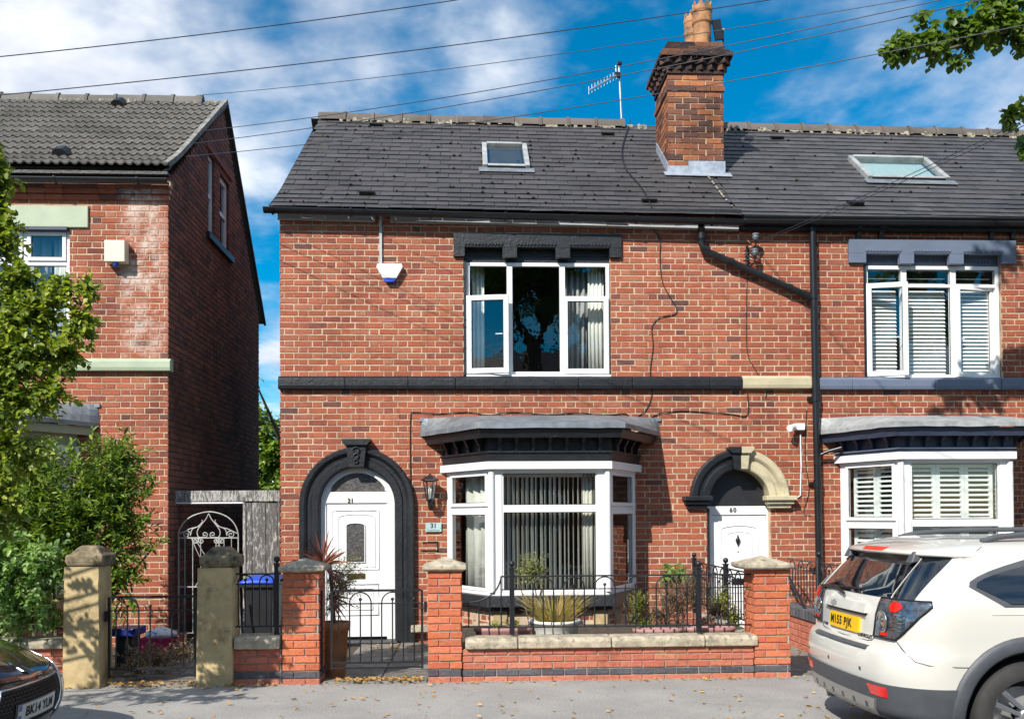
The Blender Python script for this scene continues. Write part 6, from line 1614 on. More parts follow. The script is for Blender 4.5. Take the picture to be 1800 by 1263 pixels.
# pink crate, carrier bag and blue box behind the first gate
Yc = -.94; a, b = at(243, 1125, Yc), at(311, 1143, Yc)
zf = -.05; zt_ = AZ(1121, Yc, 275)
CR = thing('storage_crate', ((a.x + b.x) / 2, Yc + .2, zf), 'bright pink plastic crate on the path behind the stone-pier gate', 'crate')
m_ = MB(); X0, X1 = a.x, b.x; Y0, Y1 = Yc, Yc + .38; t_ = .02
m_.box(X0, X1, Y0, Y0 + t_, zf, zt_).box(X0, X1, Y1 - t_, Y1, zf, zt_).box(X0, X0 + t_, Y0 + t_, Y1 - t_, zf, zt_).box(X1 - t_, X1, Y0 + t_, Y1 - t_, zf, zt_).box(X0 + t_, X1 - t_, Y0 + t_, Y1 - t_, zf, zf + .02)
bevel(m_.build('tub', M['pink'], CR), .008)
MB().box(X0 - .012, X1 + .012, Y0 - .012, Y0 - .001, zt_ - .025, zt_ + .002).build('rim', M['pink'], CR)
rows = []; rr = random.Random(3)
for j in range(9):
    v = j / 8; row = []
    for i in range(19):
        u = i / 18; a_ = 2 * math.pi * u; r_ = math.sin(math.pi * (.12 + .86 * v)) * (1 + .10 * math.sin(5 * a_ + 3 * v) + rr.uniform(-.04, .04))
        row.append(Vector(((X0 + X1) / 2 - .02 + .19 * r_ * math.cos(a_), (Y0 + Y1) / 2 + .15 * r_ * math.sin(a_), zt_ - .06 + .19 * v)))
    row[-1] = row[0].copy(); rows.append(row)
tag(MB().grid(rows, True).build('carrier_bag', M['bag'], None), 'crumpled white carrier bag with blue print sitting in the pink crate', 'bag')
a, b = at(192, 1106, -1.8), at(238, 1118, -1.8); BX = thing('plastic_tray', ((a.x + b.x) / 2, -1.6, 0), 'dark blue plastic lid-like tray beside the pink crate', 'tray')
bevel(MB().box(a.x, b.x, -1.8, -1.45, b.z + .0, a.z + .01, Matrix.Translation((0, 0, 0))).build('tray', M['darkblue'], BX), .01)
MB().box(a.x + .05, b.x - .05, -1.75, -1.5, -.05, b.z - .001).build('stand', M['binbody'], BX)

# ---------------------------------------------------------------- foliage
class Leaves:
    def __init__(s, seed, aspect=.75, fold=.25, pts=6): s.P = []; s.rr = random.Random(seed); s.aspect = aspect; s.fold = fold; s.tw = MB()
    def leaf(s, p, d, up, size):
        d = d.normalized(); w_ = d.cross(up)
        if w_.length < 1e-4: w_ = d.orthogonal()
        w_.normalize(); n = w_.cross(d); s.P.append((p, d, w_, n, size))
    def mesh(s, name, mat, parent=None, kind='stuff', **kw):
        k = len(s.P); A = np.array([[*p, *d, *w_, *n] for (p, d, w_, n, z) in s.P]); S = np.array([z for *_, z in s.P])[:, None]
        a = s.aspect / 2; f = s.fold
        loc = [(0, 0, 0), (.30, a * .95, f * a), (.68, a * .80, f * a * .6), (1.0, 0, -.10), (.68, -a * .80, f * a * .6), (.30, -a * .95, f * a)]
        V = np.empty((k, 6, 3))
        for i, (u, v, h) in enumerate(loc): V[:, i] = A[:, 0:3] + A[:, 3:6] * (u * S) + A[:, 6:9] * (v * S) + A[:, 9:12] * (h * S)
        me = bpy.data.meshes.new(name); me.vertices.add(k * 6); me.vertices.foreach_set('co', V.ravel())
        F = np.array([[0, 1, 2, 3], [0, 3, 4, 5]])[None] + (np.arange(k) * 6)[:, None, None]
        me.loops.add(k * 8); me.loops.foreach_set('vertex_index', F.ravel().astype(np.int32)); me.polygons.add(k * 2)
        me.polygons.foreach_set('loop_start', np.arange(k * 2, dtype=np.int32) * 4); me.polygons.foreach_set('loop_total', np.full(k * 2, 4, dtype=np.int32))
        me.update(); me.validate(); me.materials.append(mat)
        return tag(put(bpy.data.objects.new(name, me), parent), kind=kind, **kw)
    def twig(s, p, d, L, n, size, droop=.5, spread=.9, r=.004, draw=True, whorl=1):
        rr = s.rr; d = d.normalized(); pts = [p.copy()]; q = p.copy(); seg = 6
        for i in range(seg):
            d = (d + Vector((rr.gauss(0, .10), rr.gauss(0, .10), rr.gauss(0, .07) - droop * .10))).normalized(); q = q + d * (L / seg); pts.append(q.copy())
        if draw: s.tw.tube(pts, [r * (1 - .7 * i / seg) for i in range(seg + 1)], 3, False, False)
        for i in range(n):
            t = (i + .6) / n * seg; k = min(int(t), seg - 1); pp = pts[k].lerp(pts[k + 1], t - k); dd = (pts[k + 1] - pts[k]).normalized()
            a = i * 2.4 + rr.uniform(-.5, .5); o = dd.orthogonal().normalized(); o = o * math.cos(a) + dd.cross(o) * math.sin(a)
            ld_ = (dd * (1 - spread * .55) + o * spread + Vector((0, 0, -.15 * droop))).normalized()
            up = (Vector((rr.gauss(0, .35), rr.gauss(0, .35) - .25, 1)) + o * .2).normalized()
            s.leaf(pp, ld_, up, size * rr.uniform(.65, 1.2))
        return pts
def blobs(Lv, bl, n_twigs, L, nl, size, droop=.5, outward=.9, upb=.2, shell=.55, spread=.9, r=.004, density=None):
    rr = Lv.rr; tot = sum((b[1][0] * b[1][1] * b[1][2]) ** (2 / 3) for b in bl)
    for (c, rad, *_) in bl:
        c = Vector(c); k = max(3, int(n_twigs * (rad[0] * rad[1] * rad[2]) ** (2 / 3) / tot))
        for _i in range(k):
            v = Vector((rr.gauss(0, 1), rr.gauss(0, 1), rr.gauss(0, 1))).normalized(); f = rr.uniform(shell, 1.0) if rr.random() < .8 else rr.uniform(.1, shell)
            e = Vector((v.x * rad[0] * f, v.y * rad[1] * f, v.z * rad[2] * f)); d = (v * outward + Vector((rr.gauss(0, .35), rr.gauss(0, .35), upb + rr.gauss(0, .25)))).normalized()
            Lv.twig(c + e - d * L * .6, d, L * rr.uniform(.7, 1.2), nl, size, droop, spread, r)
def blob_px(px, py, rx, ry, Y, ry_m=None):
    c = at(px, py, Y); s_ = FPX / (Y - CAM_Y); return (tuple(c), (rx / s_, ry_m or min(rx, ry) / s_ * .8, ry / s_))
def limb(mb, pts, r0, r1): mb.tube(smooth_path([Vector(p) for p in pts], 4), [r0 + (r1 - r0) * i / (4 * (len(pts) - 1)) for i in range(4 * (len(pts) - 1) + 1)], 8)
# street tree standing outside the left edge of the frame; its crown fills the left border
T1 = thing('street_tree', (-6.6, -5.15, 0), 'leafy street tree whose small bright leaves fill the left edge of the view', 'tree')
tb = MB(); limb(tb, [(-6.6, -5.15, -.1), (-6.55, -5.15, 1.4), (-6.5, -5.2, 2.9), (-6.3, -5.2, 4.3), (-6.1, -5.2, 5.2)], .16, .03)
Yt = -5.2
for px, py, sz_ in ((175, 520, 2.3), (150, 610, 2.1), (60, 480, 2.5), (10, 300, 3.0), (90, 690, 1.8), (20, 850, 1.6), (120, 560, 2.2)):
    tip = at(px, py, Yt); limb(tb, [(-6.5, -5.18, sz_), ((-6.5 + tip.x) / 2, -5.2, sz_ * .4 + tip.z * .6 - .1), tip - Vector((.12, 0, 0))], .02, .004)
tb.build('trunk', M['bark'], T1)
L1 = Leaves(5, aspect=.80, fold=.35)
b1 = [blob_px(0, 290, 24, 40, Yt), blob_px(-6, 350, 32, 50, Yt), blob_px(2, 420, 38, 50, Yt), blob_px(30, 490, 60, 42, Yt), blob_px(55, 545, 80, 46, Yt), blob_px(118, 508, 52, 22, Yt), blob_px(150, 500, 28, 12, Yt), blob_px(25, 610, 85, 60, Yt), blob_px(105, 615, 50, 40, Yt), blob_px(142, 560, 36, 26, Yt), blob_px(150, 580, 34, 10, Yt), blob_px(15, 700, 80, 60, Yt), blob_px(90, 680, 38, 36, Yt), blob_px(-90, 400, 90, 140, Yt), blob_px(-100, 620, 100, 150, Yt), blob_px(0, 790, 80, 60, Yt), blob_px(-20, 880, 70, 60, Yt), blob_px(-60, 240, 60, 70, Yt)]
blobs(L1, b1, 1800, .20, 13, .052, droop=1.0, spread=.75, upb=.0, shell=.3)
blobs(L1, [((-4.5, -6.4, 2.5), (.55, .4, .3)), ((-5.2, -6.5, 2.8), (.7, .45, .35)), ((-4.0, -6.3, 2.35), (.35, .3, .2)), ((-5.3, -5.2, 2.55), (.5, .4, .45)), ((-4.9, -5.25, 2.2), (.35, .3, .3))], 105, .22, 11, .065, droop=1.0, spread=.8, shell=.2)
L1.mesh('foliage', M['leafL'], T1); L1.tw.build('twigs', M['bark'], T1, kind='stuff')
# dense shrub behind the pier
T2 = thing('large_shrub', (-4.6, -1.9, -.07), 'dense glossy shrub with narrow leaves rising behind the left stone pier', 'shrub')
L2 = Leaves(6, aspect=.36, fold=.3); Ys = -1.95
b2 = [blob_px(60, 860, 95, 85, Ys), blob_px(150, 880, 80, 90, Ys), blob_px(190, 850, 62, 62, Ys), blob_px(215, 930, 48, 60, Ys), blob_px(120, 960, 95, 70, Ys), blob_px(190, 1000, 55, 60, Ys), blob_px(205, 800, 50, 35, Ys), blob_px(60, 950, 90, 70, Ys)]
blobs(L2, b2, 900, .34, 16, .085, droop=.2, spread=.7, upb=.55, shell=.45)
for (px, py, tx, ty) in ((170, 830, 174, 757), (140, 830, 130, 772), (200, 840, 222, 790), (215, 850, 258, 812), (235, 900, 270, 850), (240, 930, 262, 905), (220, 985, 286, 943), (200, 1010, 246, 1010), (225, 1040, 236, 1072), (205, 1050, 222, 1095), (100, 830, 96, 790), (250, 880, 268, 870)):
    p, q = at(px, py, Ys), at(tx, ty, Ys - .05)
    for k in range(2): L2.twig(p + Vector((uni(-.05, .05), uni(-.1, .1), uni(-.05, .05))), q - p, (q - p).length, 20, .085, .1, .6, .004)
tb = MB()
for k in range(7): limb(tb, [(-4.75 + k * .1, -1.9, -.08), (-4.9 + k * .14, -1.95, .6), (-5.1 + k * .25, -1.9 + uni(-.2, .2), 1.3)], .03, .01)
tb.build('stems', M['bark'], T2); L2.mesh('foliage', M['leafS'], T2); L2.tw.build('twigs', M['bark'], T2, kind='stuff')
# paler climber spilling over the wall at the far left
T3 = thing('climbing_shrub', (-5.1, -3.0, -.07), 'pale green leafy climber spilling over the railing behind the brown car', 'shrub')
L3 = Leaves(9, aspect=.52, fold=.25); Y3 = -3.22
b3 = [blob_px(20, 1010, 60, 60, Y3, .28), blob_px(75, 1000, 48, 60, Y3, .25), blob_px(30, 1075, 60, 42, Y3, .25), blob_px(85, 1070, 26, 30, Y3, .2), blob_px(-60, 1030, 70, 80, Y3, .3), blob_px(-10, 960, 60, 50, Y3, .3)]
blobs(L3, b3, 330, .24, 11, .075, droop=1.1, spread=.85, upb=-.1, shell=.5)
L3.mesh('foliage', M['leafI'], T3); L3.tw.build('twigs', M['bark'], T3, kind='stuff')
tb = MB()
for k in range(5): limb(tb, [(-5.3 + k * .2, -2.95, -.08), (-5.35 + k * .22, -2.98, .5), (-5.5 + k * .25, -2.95, 1.0)], .02, .008)
tb.build('stems', M['bark'], T3)
# lime branch reaching in at the top right, on a street tree standing outside the frame
T4 = thing('street_tree', (9.6, -3.9, 0), 'leafy lime branch with pale seed clusters hanging into the top right corner', 'tree')
L4 = Leaves(12, aspect=.92, fold=.22); Y4 = -3.2
tb = MB(); limb(tb, [(9.6, -3.9, -.1), (9.5, -3.9, 2), (9.6, -3.8, 4.2), (9.3, -3.4, 6.5), (9.0, -3.2, 8.6)], .22, .06)
limb(tb, [(9.5, -3.7, 5.2), (8.3, -3.4, 6.3), (7.0, -3.2, 6.8), (5.9, -3.2, 6.7), (4.6, -3.2, 6.3)], .09, .008)
limb(tb, [(9.4, -3.9, 6.0), (7.6, -4.8, 7.4), (5.6, -5.2, 7.9), (3.2, -5.4, 7.9)], .08, .01)
limb(tb, [(9.2, -3.6, 7.2), (7.4, -4.6, 9.4), (5.4, -5.1, 10.2), (3.6, -5.4, 10.4)], .08, .01)
limb(tb, [(9.4, -3.6, 5.0), (8.0, -3.3, 5.6), (6.2, -3.2, 5.5)], .06, .01)
b4 = [blob_px(1590, 75, 38, 26, Y4), blob_px(1570, 92, 22, 12, Y4), blob_px(1640, 70, 40, 36, Y4), blob_px(1700, 50, 45, 45, Y4), blob_px(1740, 40, 50, 45, Y4), blob_px(1790, 45, 45, 48, Y4), blob_px(1675, 100, 16, 16, Y4), blob_px(1850, 60, 60, 60, Y4), blob_px(1930, 100, 80, 90, Y4), blob_px(1620, 28, 14, 8, Y4), blob_px(1775, 200, 22, 20, Y4), blob_px(1798, 250, 12, 9, Y4), blob_px(1850, 190, 60, 40, Y4), blob_px(1760, 5, 70, 25, Y4)]
blobs(L4, b4, 520, .22, 10, .082, droop=1.6, spread=.8, upb=-.35, shell=.4)
far = [((6.2, -3.2, 8.5), (1.0, .7, .55)), ((3.2, -5.4, 7.9), (.75, .5, .3)), ((4.5, -5.3, 7.7), (.9, .6, .4)), ((3.6, -5.4, 10.4), (.4, .35, .25)), ((4.6, -5.2, 10.2), (.7, .6, .4)), ((7.2, -3.3, 7.9), (.9, .7, .6)), ((8.0, -3.6, 6.2), (1.2, 1.0, .9)), ((9.2, -3.6, 7.4), (1.8, 1.3, 1.3)), ((8.8, -4.6, 5.4), (1.1, 1.0, .8))]
blobs(L4, far, 520, .34, 11, .11, droop=1.4, spread=.8, upb=-.2, shell=.3)
for _ in range(26):
    b = L4.rr.choice(b4[:6]); c = Vector(b[0]) + Vector((uni(-1, 1) * b[1][0], -.15, uni(-1, .6) * b[1][2] * .8))
    for k in range(4):
        L4.leaf(c, Vector((uni(-1, 1), -.6, uni(-1.4, -.4))), Vector((0, -1, .2)), .06)
tb.build('trunk', M['bark'], T4); L4.mesh('foliage', M['leafD'], T4); L4.tw.build('twigs', M['bark'], T4, kind='stuff')
# trees behind the gap
T6 = thing('back_garden_tree', (-4.2, 11.5, -.1), 'green tree seen through the gap between the two houses', 'tree')
L6 = Leaves(17, aspect=.6, fold=.2); Y6 = 11
b6 = [blob_px(475, 800, 40, 70, Y6), blob_px(465, 850, 45, 60, Y6), blob_px(500, 780, 40, 50, Y6), blob_px(440, 760, 40, 60, Y6)]
blobs(L6, b6, 320, .5, 14, .15, droop=.5, spread=.8, upb=.3, shell=.5)
for (px, py) in ((462, 635), (463, 655), (460, 700), (468, 695), (470, 728)):
    q = at(px, py, 9.0); L6.twig(q + Vector((-1.1, 0, -.3)), Vector((1, 0, .18)), 1.1, 16, .13, .4, .8, .01)
tb = MB(); limb(tb, [(-4.2, 11.5, -.2), (-4.2, 11.4, 1.5), (-4.3, 11.2, 3.4)], .15, .04); limb(tb, [(-4.2, 11.4, 1.5), (-4.6, 10, 3.5), (-4.9, 9.1, 4.6)], .08, .02)
tb.build('trunk', M['bark'], T6); L6.mesh('foliage', M['leafS'], T6); L6.tw.build('twigs', M['bark'], T6, kind='stuff')
# hedge behind, closing the view through the gap at ground level
# ---- potted plants in the front garden
def potlathe(name, prof, c, mat, label, cat='plant pot'):
    P = thing(name, c, label, cat); MB().lathe(prof, c, 22).build('pot', mat, P)
    zt = max(p[1] for p in prof); r = [p[0] for p in prof if abs(p[1] - zt) < .02][0] * .9
    MB().lathe([(r, 0), (.001, .01)], (c[0], c[1], c[2] + zt - .04), 16).build('soil', M['soil'], P); return P
Yp = WY + .55
c = at(588, 1166, Yp); c.z = -.045
zt_ = AZ(1092, Yp, 590) - c.z; rt = .165
potlathe('terracotta_pot', [(.11, 0), (rt * .88, zt_ - .09), (rt, zt_ - .085), (rt * 1.02, zt_), (rt * .92, zt_), (rt * .86, zt_ - .06)], tuple(c), M['terracotta'], 'tall terracotta pot just inside the gate of the arched door')
CP = thing('cordyline', (c.x, c.y, c.z + zt_), 'spiky dark red cordyline growing from the terracotta pot', 'plant')
MB().tube([(c.x, c.y, c.z + zt_ - .05), (c.x - .05, c.y + .02, AZ(985, Yp, 565))], [.022, .018], 8).build('stem', M['bark'], CP)
def blade(par, p, d, L, w_, mat, name='leaf', droop=.25, seed=0):
    rr = random.Random(seed); d = d.normalized(); pts = [Vector(p)]; seg = 5; q = Vector(p)
    side = d.cross(Vector((0, -1, .2))).normalized()
    rows = []
    for i in range(seg + 1):
        t = i / seg; ww = w_ * (.55 + .9 * t * (1 - t)) * (1 - t ** 3) + .001; n = side.cross(d).normalized()
        rows.append([q - side * ww + n * ww * .3, q.copy(), q + side * ww + n * ww * .3]); d = (d + Vector((0, 0, -droop * .5 * (t + .2)))).normalized(); q = q + d * (L / seg)
    MB().grid(rows, True).build(name, mat, par)
base = at(566, 992, Yp); k = 0
for a in np.linspace(-75, 80, 19):
    ar = R(a + uni(-4, 4)); blade(CP, base + Vector((0, 0, uni(-.03, .03))), Vector((math.sin(ar), uni(-.5, .4), math.cos(ar))), uni(.26, .40), .014, M['leafR'], droop=uni(.05, .35), seed=k); k += 1
for a in (95, 110, 125, 140, 60, 150): ar = R(a); blade(CP, at(578, 1046, Yp), Vector((math.sin(ar), -.2, math.cos(ar))), uni(.25, .38), .012, M['leafR'], droop=.1, seed=k); k += 1
for a in (100, 120, 135, 150): ar = R(a); blade(CP, at(575, 1000, Yp), Vector((math.sin(ar), -.3, math.cos(ar))), .3, .012, M['leafR'], droop=.3, seed=k); k += 1
OL = thing('wispy_shrub', (c.x + .04, c.y + .05, c.z + zt_), 'wispy grey green shrub leaning over the gate from the terracotta pot', 'plant'); LO = Leaves(31, aspect=.28, fold=.1)
for _ in range(110):
    p = at(585 + uni(-14, 10), 1060 + uni(-50, 25), Yp + .05); q = at(612 + uni(-30, 32), 1005 + uni(-40, 45), Yp + uni(-.1, .15)); LO.twig(p, q - p, (q - p).length, 14, .035, .4, .8, .0025)
LO.mesh('foliage', M['leafO'], OL); LO.tw.build('twigs', M['bark'], OL, kind='stuff')
for (px, lb) in ((0, 0),): pass
# white pot with grass, behind the railing
Yw = WY + .50
c = at(975, 1100, Yw); zr = AZ(1088, Yw, 975); c.z = zr - .26
# raised gravel bed just behind the wall so that the pots show over the coping
MB().box(PB[2] - .2, PC[1] - .15, WY + .26, -1.05, -.3, c.z).build('planting_bed', M['soil'], None, kind='structure')
potlathe('white_pot', [(.20, 0), (.24, .10), (.255, .23), (.275, .235), (.275, .26), (.25, .26), (.24, .2)], tuple(c), M['whitepot'], 'wide white pot behind the railing in front of the bay window')
GR = thing('ornamental_grass', (c.x, c.y, zr), 'tuft of yellow green ornamental grass in the white pot', 'plant'); GG = MB(); rr = random.Random(8)
for i in range(420):
    a = rr.uniform(0, 2 * math.pi); r_ = .17 * math.sqrt(rr.random()); p = Vector((c.x + r_ * math.cos(a), c.y + r_ * math.sin(a), zr - .04))
    d = Vector((math.cos(a) * rr.uniform(.1, .9), math.sin(a) * rr.uniform(.1, .7), rr.uniform(.8, 1.3))).normalized(); L = rr.uniform(.12, .46); rows = []; q = p.copy(); sd = d.cross(Vector((0, -1, .1))).normalized()
    for s_ in range(5):
        t = s_ / 4; w_ = .0035 * (1 - t * .85); rows.append([q - sd * w_, q + sd * w_]); d = (d + Vector((math.cos(a) * .10, math.sin(a) * .1, -.20 * t))).normalized(); q = q + d * L / 4
    GG.grid(rows, False)
GG.build('grass_blades', M['leafG'], GR, kind='stuff')
def trough(px0, px1, py, lb, Y=WY + .33):
    a, b = at(px0, py, Y), at(px1, py, Y); P = thing('plant_trough', ((a.x + b.x) / 2, Y, a.z - .12), lb, 'plant pot'); hx = (b.x - a.x) / 2
    m_ = MB(); m_.lathe([(hx * .86, -.13), (hx * .95, -.02), (hx, -.015), (hx * 1.0, .022), (hx * .93, .022), (hx * .9, -.03), (.001, -.03)], (0, 0, 0), 26, Matrix.Translation(((a.x + b.x) / 2, Y, a.z)) @ Matrix.Diagonal((1, .32, 1, 1)))
    m_.build('pot', M['trough'], P)
trough(833, 936, 1106, 'oval dusky pink planter lying left of the white pot'); trough(1203, 1293, 1105, 'oval dusky pink planter under the heather, near the passage railing'); trough(1112, 1200, 1108, 'oval dusky pink planter low behind the wall, right of the white pot')
# shrubs behind the railing
def shrub(name, bl, n, L, nl, size, asp, mat, lb, seed, droop=.2, base=None, upb=.4):
    c = bl[0][0]; S = thing(name, (c[0], c[1], 0), lb, 'shrub'); Lv = Leaves(seed, aspect=asp, fold=.2); blobs(Lv, bl, n, L, nl, size, droop, upb=upb, shell=.4)
    st = MB()
    for k in range(5): st.tube([(c[0] + uni(-.1, .1), c[1], .1), (c[0] + uni(-.2, .2), c[1] + uni(-.1, .1), c[2])], [.01, .005], 4)
    st.build('stems', M['bark'], S); Lv.mesh('foliage', mat, S); Lv.tw.build('twigs', M['bark'], S, kind='stuff'); return S
Yh = WY + .55
shrub('heather', [blob_px(1180, 1050, 42, 42, Yh), blob_px(1215, 1040, 48, 44, Yh), blob_px(1160, 1080, 40, 25, Yh), blob_px(1255, 1070, 30, 30, Yh)], 420, .16, 13, .022, .35, M['leafH'], 'dry brownish heather shrub behind the hooped railing', 41)
shrub('conifer_shrub', [blob_px(1124, 1058, 20, 22, Yh - .08), blob_px(1132, 1095, 20, 16, Yh - .08), blob_px(1115, 1085, 12, 14, Yh - .08)], 130, .12, 13, .022, .4, M['leafX'], 'small bright yellow green shrub left of the heather', 42)
shrub('variegated_shrub', [blob_px(1268, 1060, 20, 30, Yh + .1), blob_px(1290, 1085, 16, 20, Yh + .1)], 120, .14, 12, .028, .5, M['leafX'], 'green and orange shrub right of the heather beside the passage railing', 43)
shrub('broad_leaf_plant', [blob_px(1190, 1008, 32, 10, Yh + .5)], 30, .18, 9, .07, .7, M['leafS'], 'broad green leaves rising behind the heather', 44, droop=1.0)
shrub('silvery_plant', [blob_px(938, 1000, 26, 26, WY + 1.6)], 90, .18, 12, .045, .3, M['leafO'], 'silvery leafed plant in front of the bay window glass', 45)
shrub('low_weeds', [blob_px(905, 1096, 18, 5, WY + .42), blob_px(870, 1099, 14, 4, WY + .42)], 26, .10, 9, .035, .4, M['leafX'], 'low green weeds in the planter left of the white pot', 46)
shrub('passage_weeds', [((4.5, -1.3, .55), (.2, .5, .12)), ((4.5, -2.2, .5), (.2, .5, .1))], 60, .14, 9, .05, .5, M['leafX'], 'green weeds growing behind the passage railing', 47)
shrub('shade_plants', [((fx(215), -2.3, .12), (.3, .4, .16)), ((fx(222), -1.6, .10), (.25, .4, .16)), ((fx(206), -2.7, .16), (.2, .3, .2))], 210, .16, 10, .035, .5, M['leafH'], 'brown and green plants low inside the stone-pier gate', 48)
# fallen leaves
rr = random.Random(77); FL = Leaves(77, aspect=.6, fold=.5)
def scatter(n, x0, x1, y0, y1, z, s_=.05):
    for _ in range(n):
        x, y = rr.uniform(x0, x1), rr.uniform(y0, y1); a = rr.uniform(0, 6.28)
        FL.leaf(Vector((x, y, z + .006 + rr.random() * .012)), Vector((math.cos(a), math.sin(a), rr.uniform(-.1, .25))), Vector((rr.gauss(0, .3), rr.gauss(0, .3), 1)), s_ * rr.uniform(.6, 1.2))
scatter(230, -6, 5.5, -5.5, WY - .04, .0); scatter(190, fx(590), fx(745), WY - .06, WY + .14, .02, .045); scatter(90, fx(190), fx(350), WY - .12, WY + .1, .02, .05)
scatter(80, fx(590), fx(735), -.9, -.25, -.045, .05); scatter(60, 3.2, 4.1, -1.9, -.4, -.045, .05); scatter(50, -3.6, -2.6, .0, .3, -.045, .05); scatter(26, fx(400), fx(500), WY - .1, WY - .02, .0, .05)
scatter(160, -6, 5.6, WY - .16, WY - .03, 0, .045)
FL.mesh('fallen_leaves', M['leafF'], None, label='dry yellow and brown leaves scattered on the pavement and paths')
gr = MB(); rr = random.Random(5)
for _ in range(2600):
    x = rr.uniform(-6, 5.4); y = WY - .03 - abs(rr.gauss(0, .05)) if rr.random() < .6 else rr.uniform(-5.5, WY - .05); s_ = rr.uniform(.003, .009)
    gr.add([Vector((x + rr.uniform(-s_, s_), y + rr.uniform(-s_, s_), rr.uniform(.001, s_))) for _k in range(4)], [(0, 1, 2), (0, 2, 3), (0, 3, 1)])
tag(gr.build('pavement_grit', M['stonecap'], None, kind='stuff'), 'fine grit lying along the foot of the walls and over the pavement')
# ---------------------------------------------------------------- the far side of the street, seen mirrored in the glass
OH = thing('terraced_house', (0, -27, 0), 'brick terrace across the street, visible only as a reflection in the windows', 'house')
MB().box(-16, 16, -33, -26, -.3, 6.3).build('front_wall', M['brick_right'], OH)
MB().prism([(-33.3, 6.3), (-29.5, 9.2), (-25.7, 6.3)], -16, 16, axis='x').build('roof', M['slate'], OH)
for x in (-13, -9, -5, -1, 3, 7, 11):
    for z in (.9, 3.7):
        f = MB(); ringframe(f, x - .7, x + .7, z, z + 1.5, .1, -26.0, -25.96); fo = f.build('window', M['white'], OH)
        MB().box(x - .6, x + .6, -25.99, -25.98, z + .1, z + 1.4).build('pane', M['carglass'], fo)
T7 = thing('street_tree', (2.2, -18.3, 0), 'big street tree across the road, visible only as a dark reflection in the upper window', 'tree')
tb = MB(); limb(tb, [(2.2, -18.3, -.1), (2.15, -18.3, 3), (2.2, -18.3, 7.6)], .42, .34); limb(tb, [(2.2, -18.3, 7.3), (1.5, -18.3, 8.6), (.6, -18.2, 10.4)], .2, .05); limb(tb, [(2.2, -18.3, 7.3), (2.9, -18.3, 8.6), (3.8, -18.2, 10.4)], .2, .05)
L7 = Leaves(19, aspect=.85, fold=.2)
blobs(L7, [((2.2, -18.3, 9.6), (1.9, 1.2, .9)), ((1.1, -17.6, 7.7), (.7, .5, .5)), ((3.4, -17.6, 7.6), (.7, .5, .5)), ((2.4, -17.2, 8.4), (.6, .4, .4)), ((.9, -18.3, 9.4), (1.8, 1.5, 1.3)), ((3.5, -18.3, 9.5), (1.8, 1.5, 1.3)), ((2.2, -18.3, 11.0), (2.2, 1.6, 1.3)), ((.2, -18.3, 8.3), (1.0, .9, .5)), ((4.1, -18.3, 8.2), (1.0, .9, .5))], 1300, .6, 10, .2, droop=1.0, spread=.8, upb=0, shell=.2, r=.01)
tb.build('trunk', M['bark'], T7); L7.mesh('foliage', M['leafD'], T7)
# ---------------------------------------------------------------- parked cars
class Shell:
    """car body as stacked outlines; end=+1: the visible end faces +x, -1: faces -x. levels: (z, xe, xo, half width, corner radius, bow)"""
    def __init__(s, x, yc, z0, end, levels): s.x, s.yc, s.z0, s.end, s.lv = x, yc, z0, end, levels
    def par(s, z):
        L = s.lv
        if z <= L[0][0]: return L[0][1:]
        for a, b in zip(L, L[1:]):
            if a[0] <= z <= b[0]:
                t = (z - a[0]) / (b[0] - a[0]); t2 = t
                return tuple(p + (q - p) * t2 for p, q in zip(a[1:], b[1:]))
        return L[-1][1:]
    def pt(s, u, z, off=0.0):
        """u: arc length from the centre of the visible end; u>0 towards the camera side (-y)"""
        xe, xo, w_, r, bow = s.par(z); sg = 1 if u >= 0 else -1; a = abs(u); fl = w_ - r; q = r * math.pi / 2
        if a <= fl: y = a; x = xe; nx, ny = -1, 0
        elif a <= fl + q: t = (a - fl) / r; y = fl + r * math.sin(t); x = xe + r * (1 - math.cos(t)); nx, ny = -math.cos(t), math.sin(t)
        else: y = w_; x = xe + r + (a - fl - q); nx, ny = 0, 1
        x += bow * min(1, y / w_) ** 2.2 if w_ > 0 else 0
        y -= .03 * max(0, 1 - abs((x - 2.4)) / 2.6) * 0
        x += nx * off; y += ny * off
        return Vector((s.x - s.end * x, s.yc - sg * y, s.z0 + z))
    def u_of_x(s, x, z):
        xe, xo, w_, r, bow = s.par(z); return (w_ - r) + r * math.pi / 2 + (x - bow - xe - r)
    def umax(s, z):
        xe, xo, w_, r, bow = s.par(z); return (w_ - r) + r * math.pi / 2 + (xo - xe - r - bow)
def patch(S, name, mat, par, z0, z1, ua, ub, off=.004, nz=8, nu=12, skirt=True):
    rows = []
    for i in range(nz + 1):
        f = i / nz; z = z0 + (z1 - z0) * f; a, b = ua(f), ub(f); rows.append([S.pt(a + (b - a) * k / nu, z, off) for k in range(nu + 1)])
    mb = MB().grid(rows, True)
    if skirt:
        for edge, zz in ((0, z0), (nz, z1)):
            f = edge / nz; a, b = ua(f), ub(f); mb.grid([rows[edge], [S.pt(a + (b - a) * k / nu, zz, -.01) for k in range(nu + 1)]], False)
        for col in (0, nu):
            mb.grid([[rows[i][col] for i in range(nz + 1)], [S.pt(((ua(i / nz), ub(i / nz))[col > 0]), z0 + (z1 - z0) * i / nz, -.01) for i in range(nz + 1)]], False)
    return mb.build(name, mat, par)
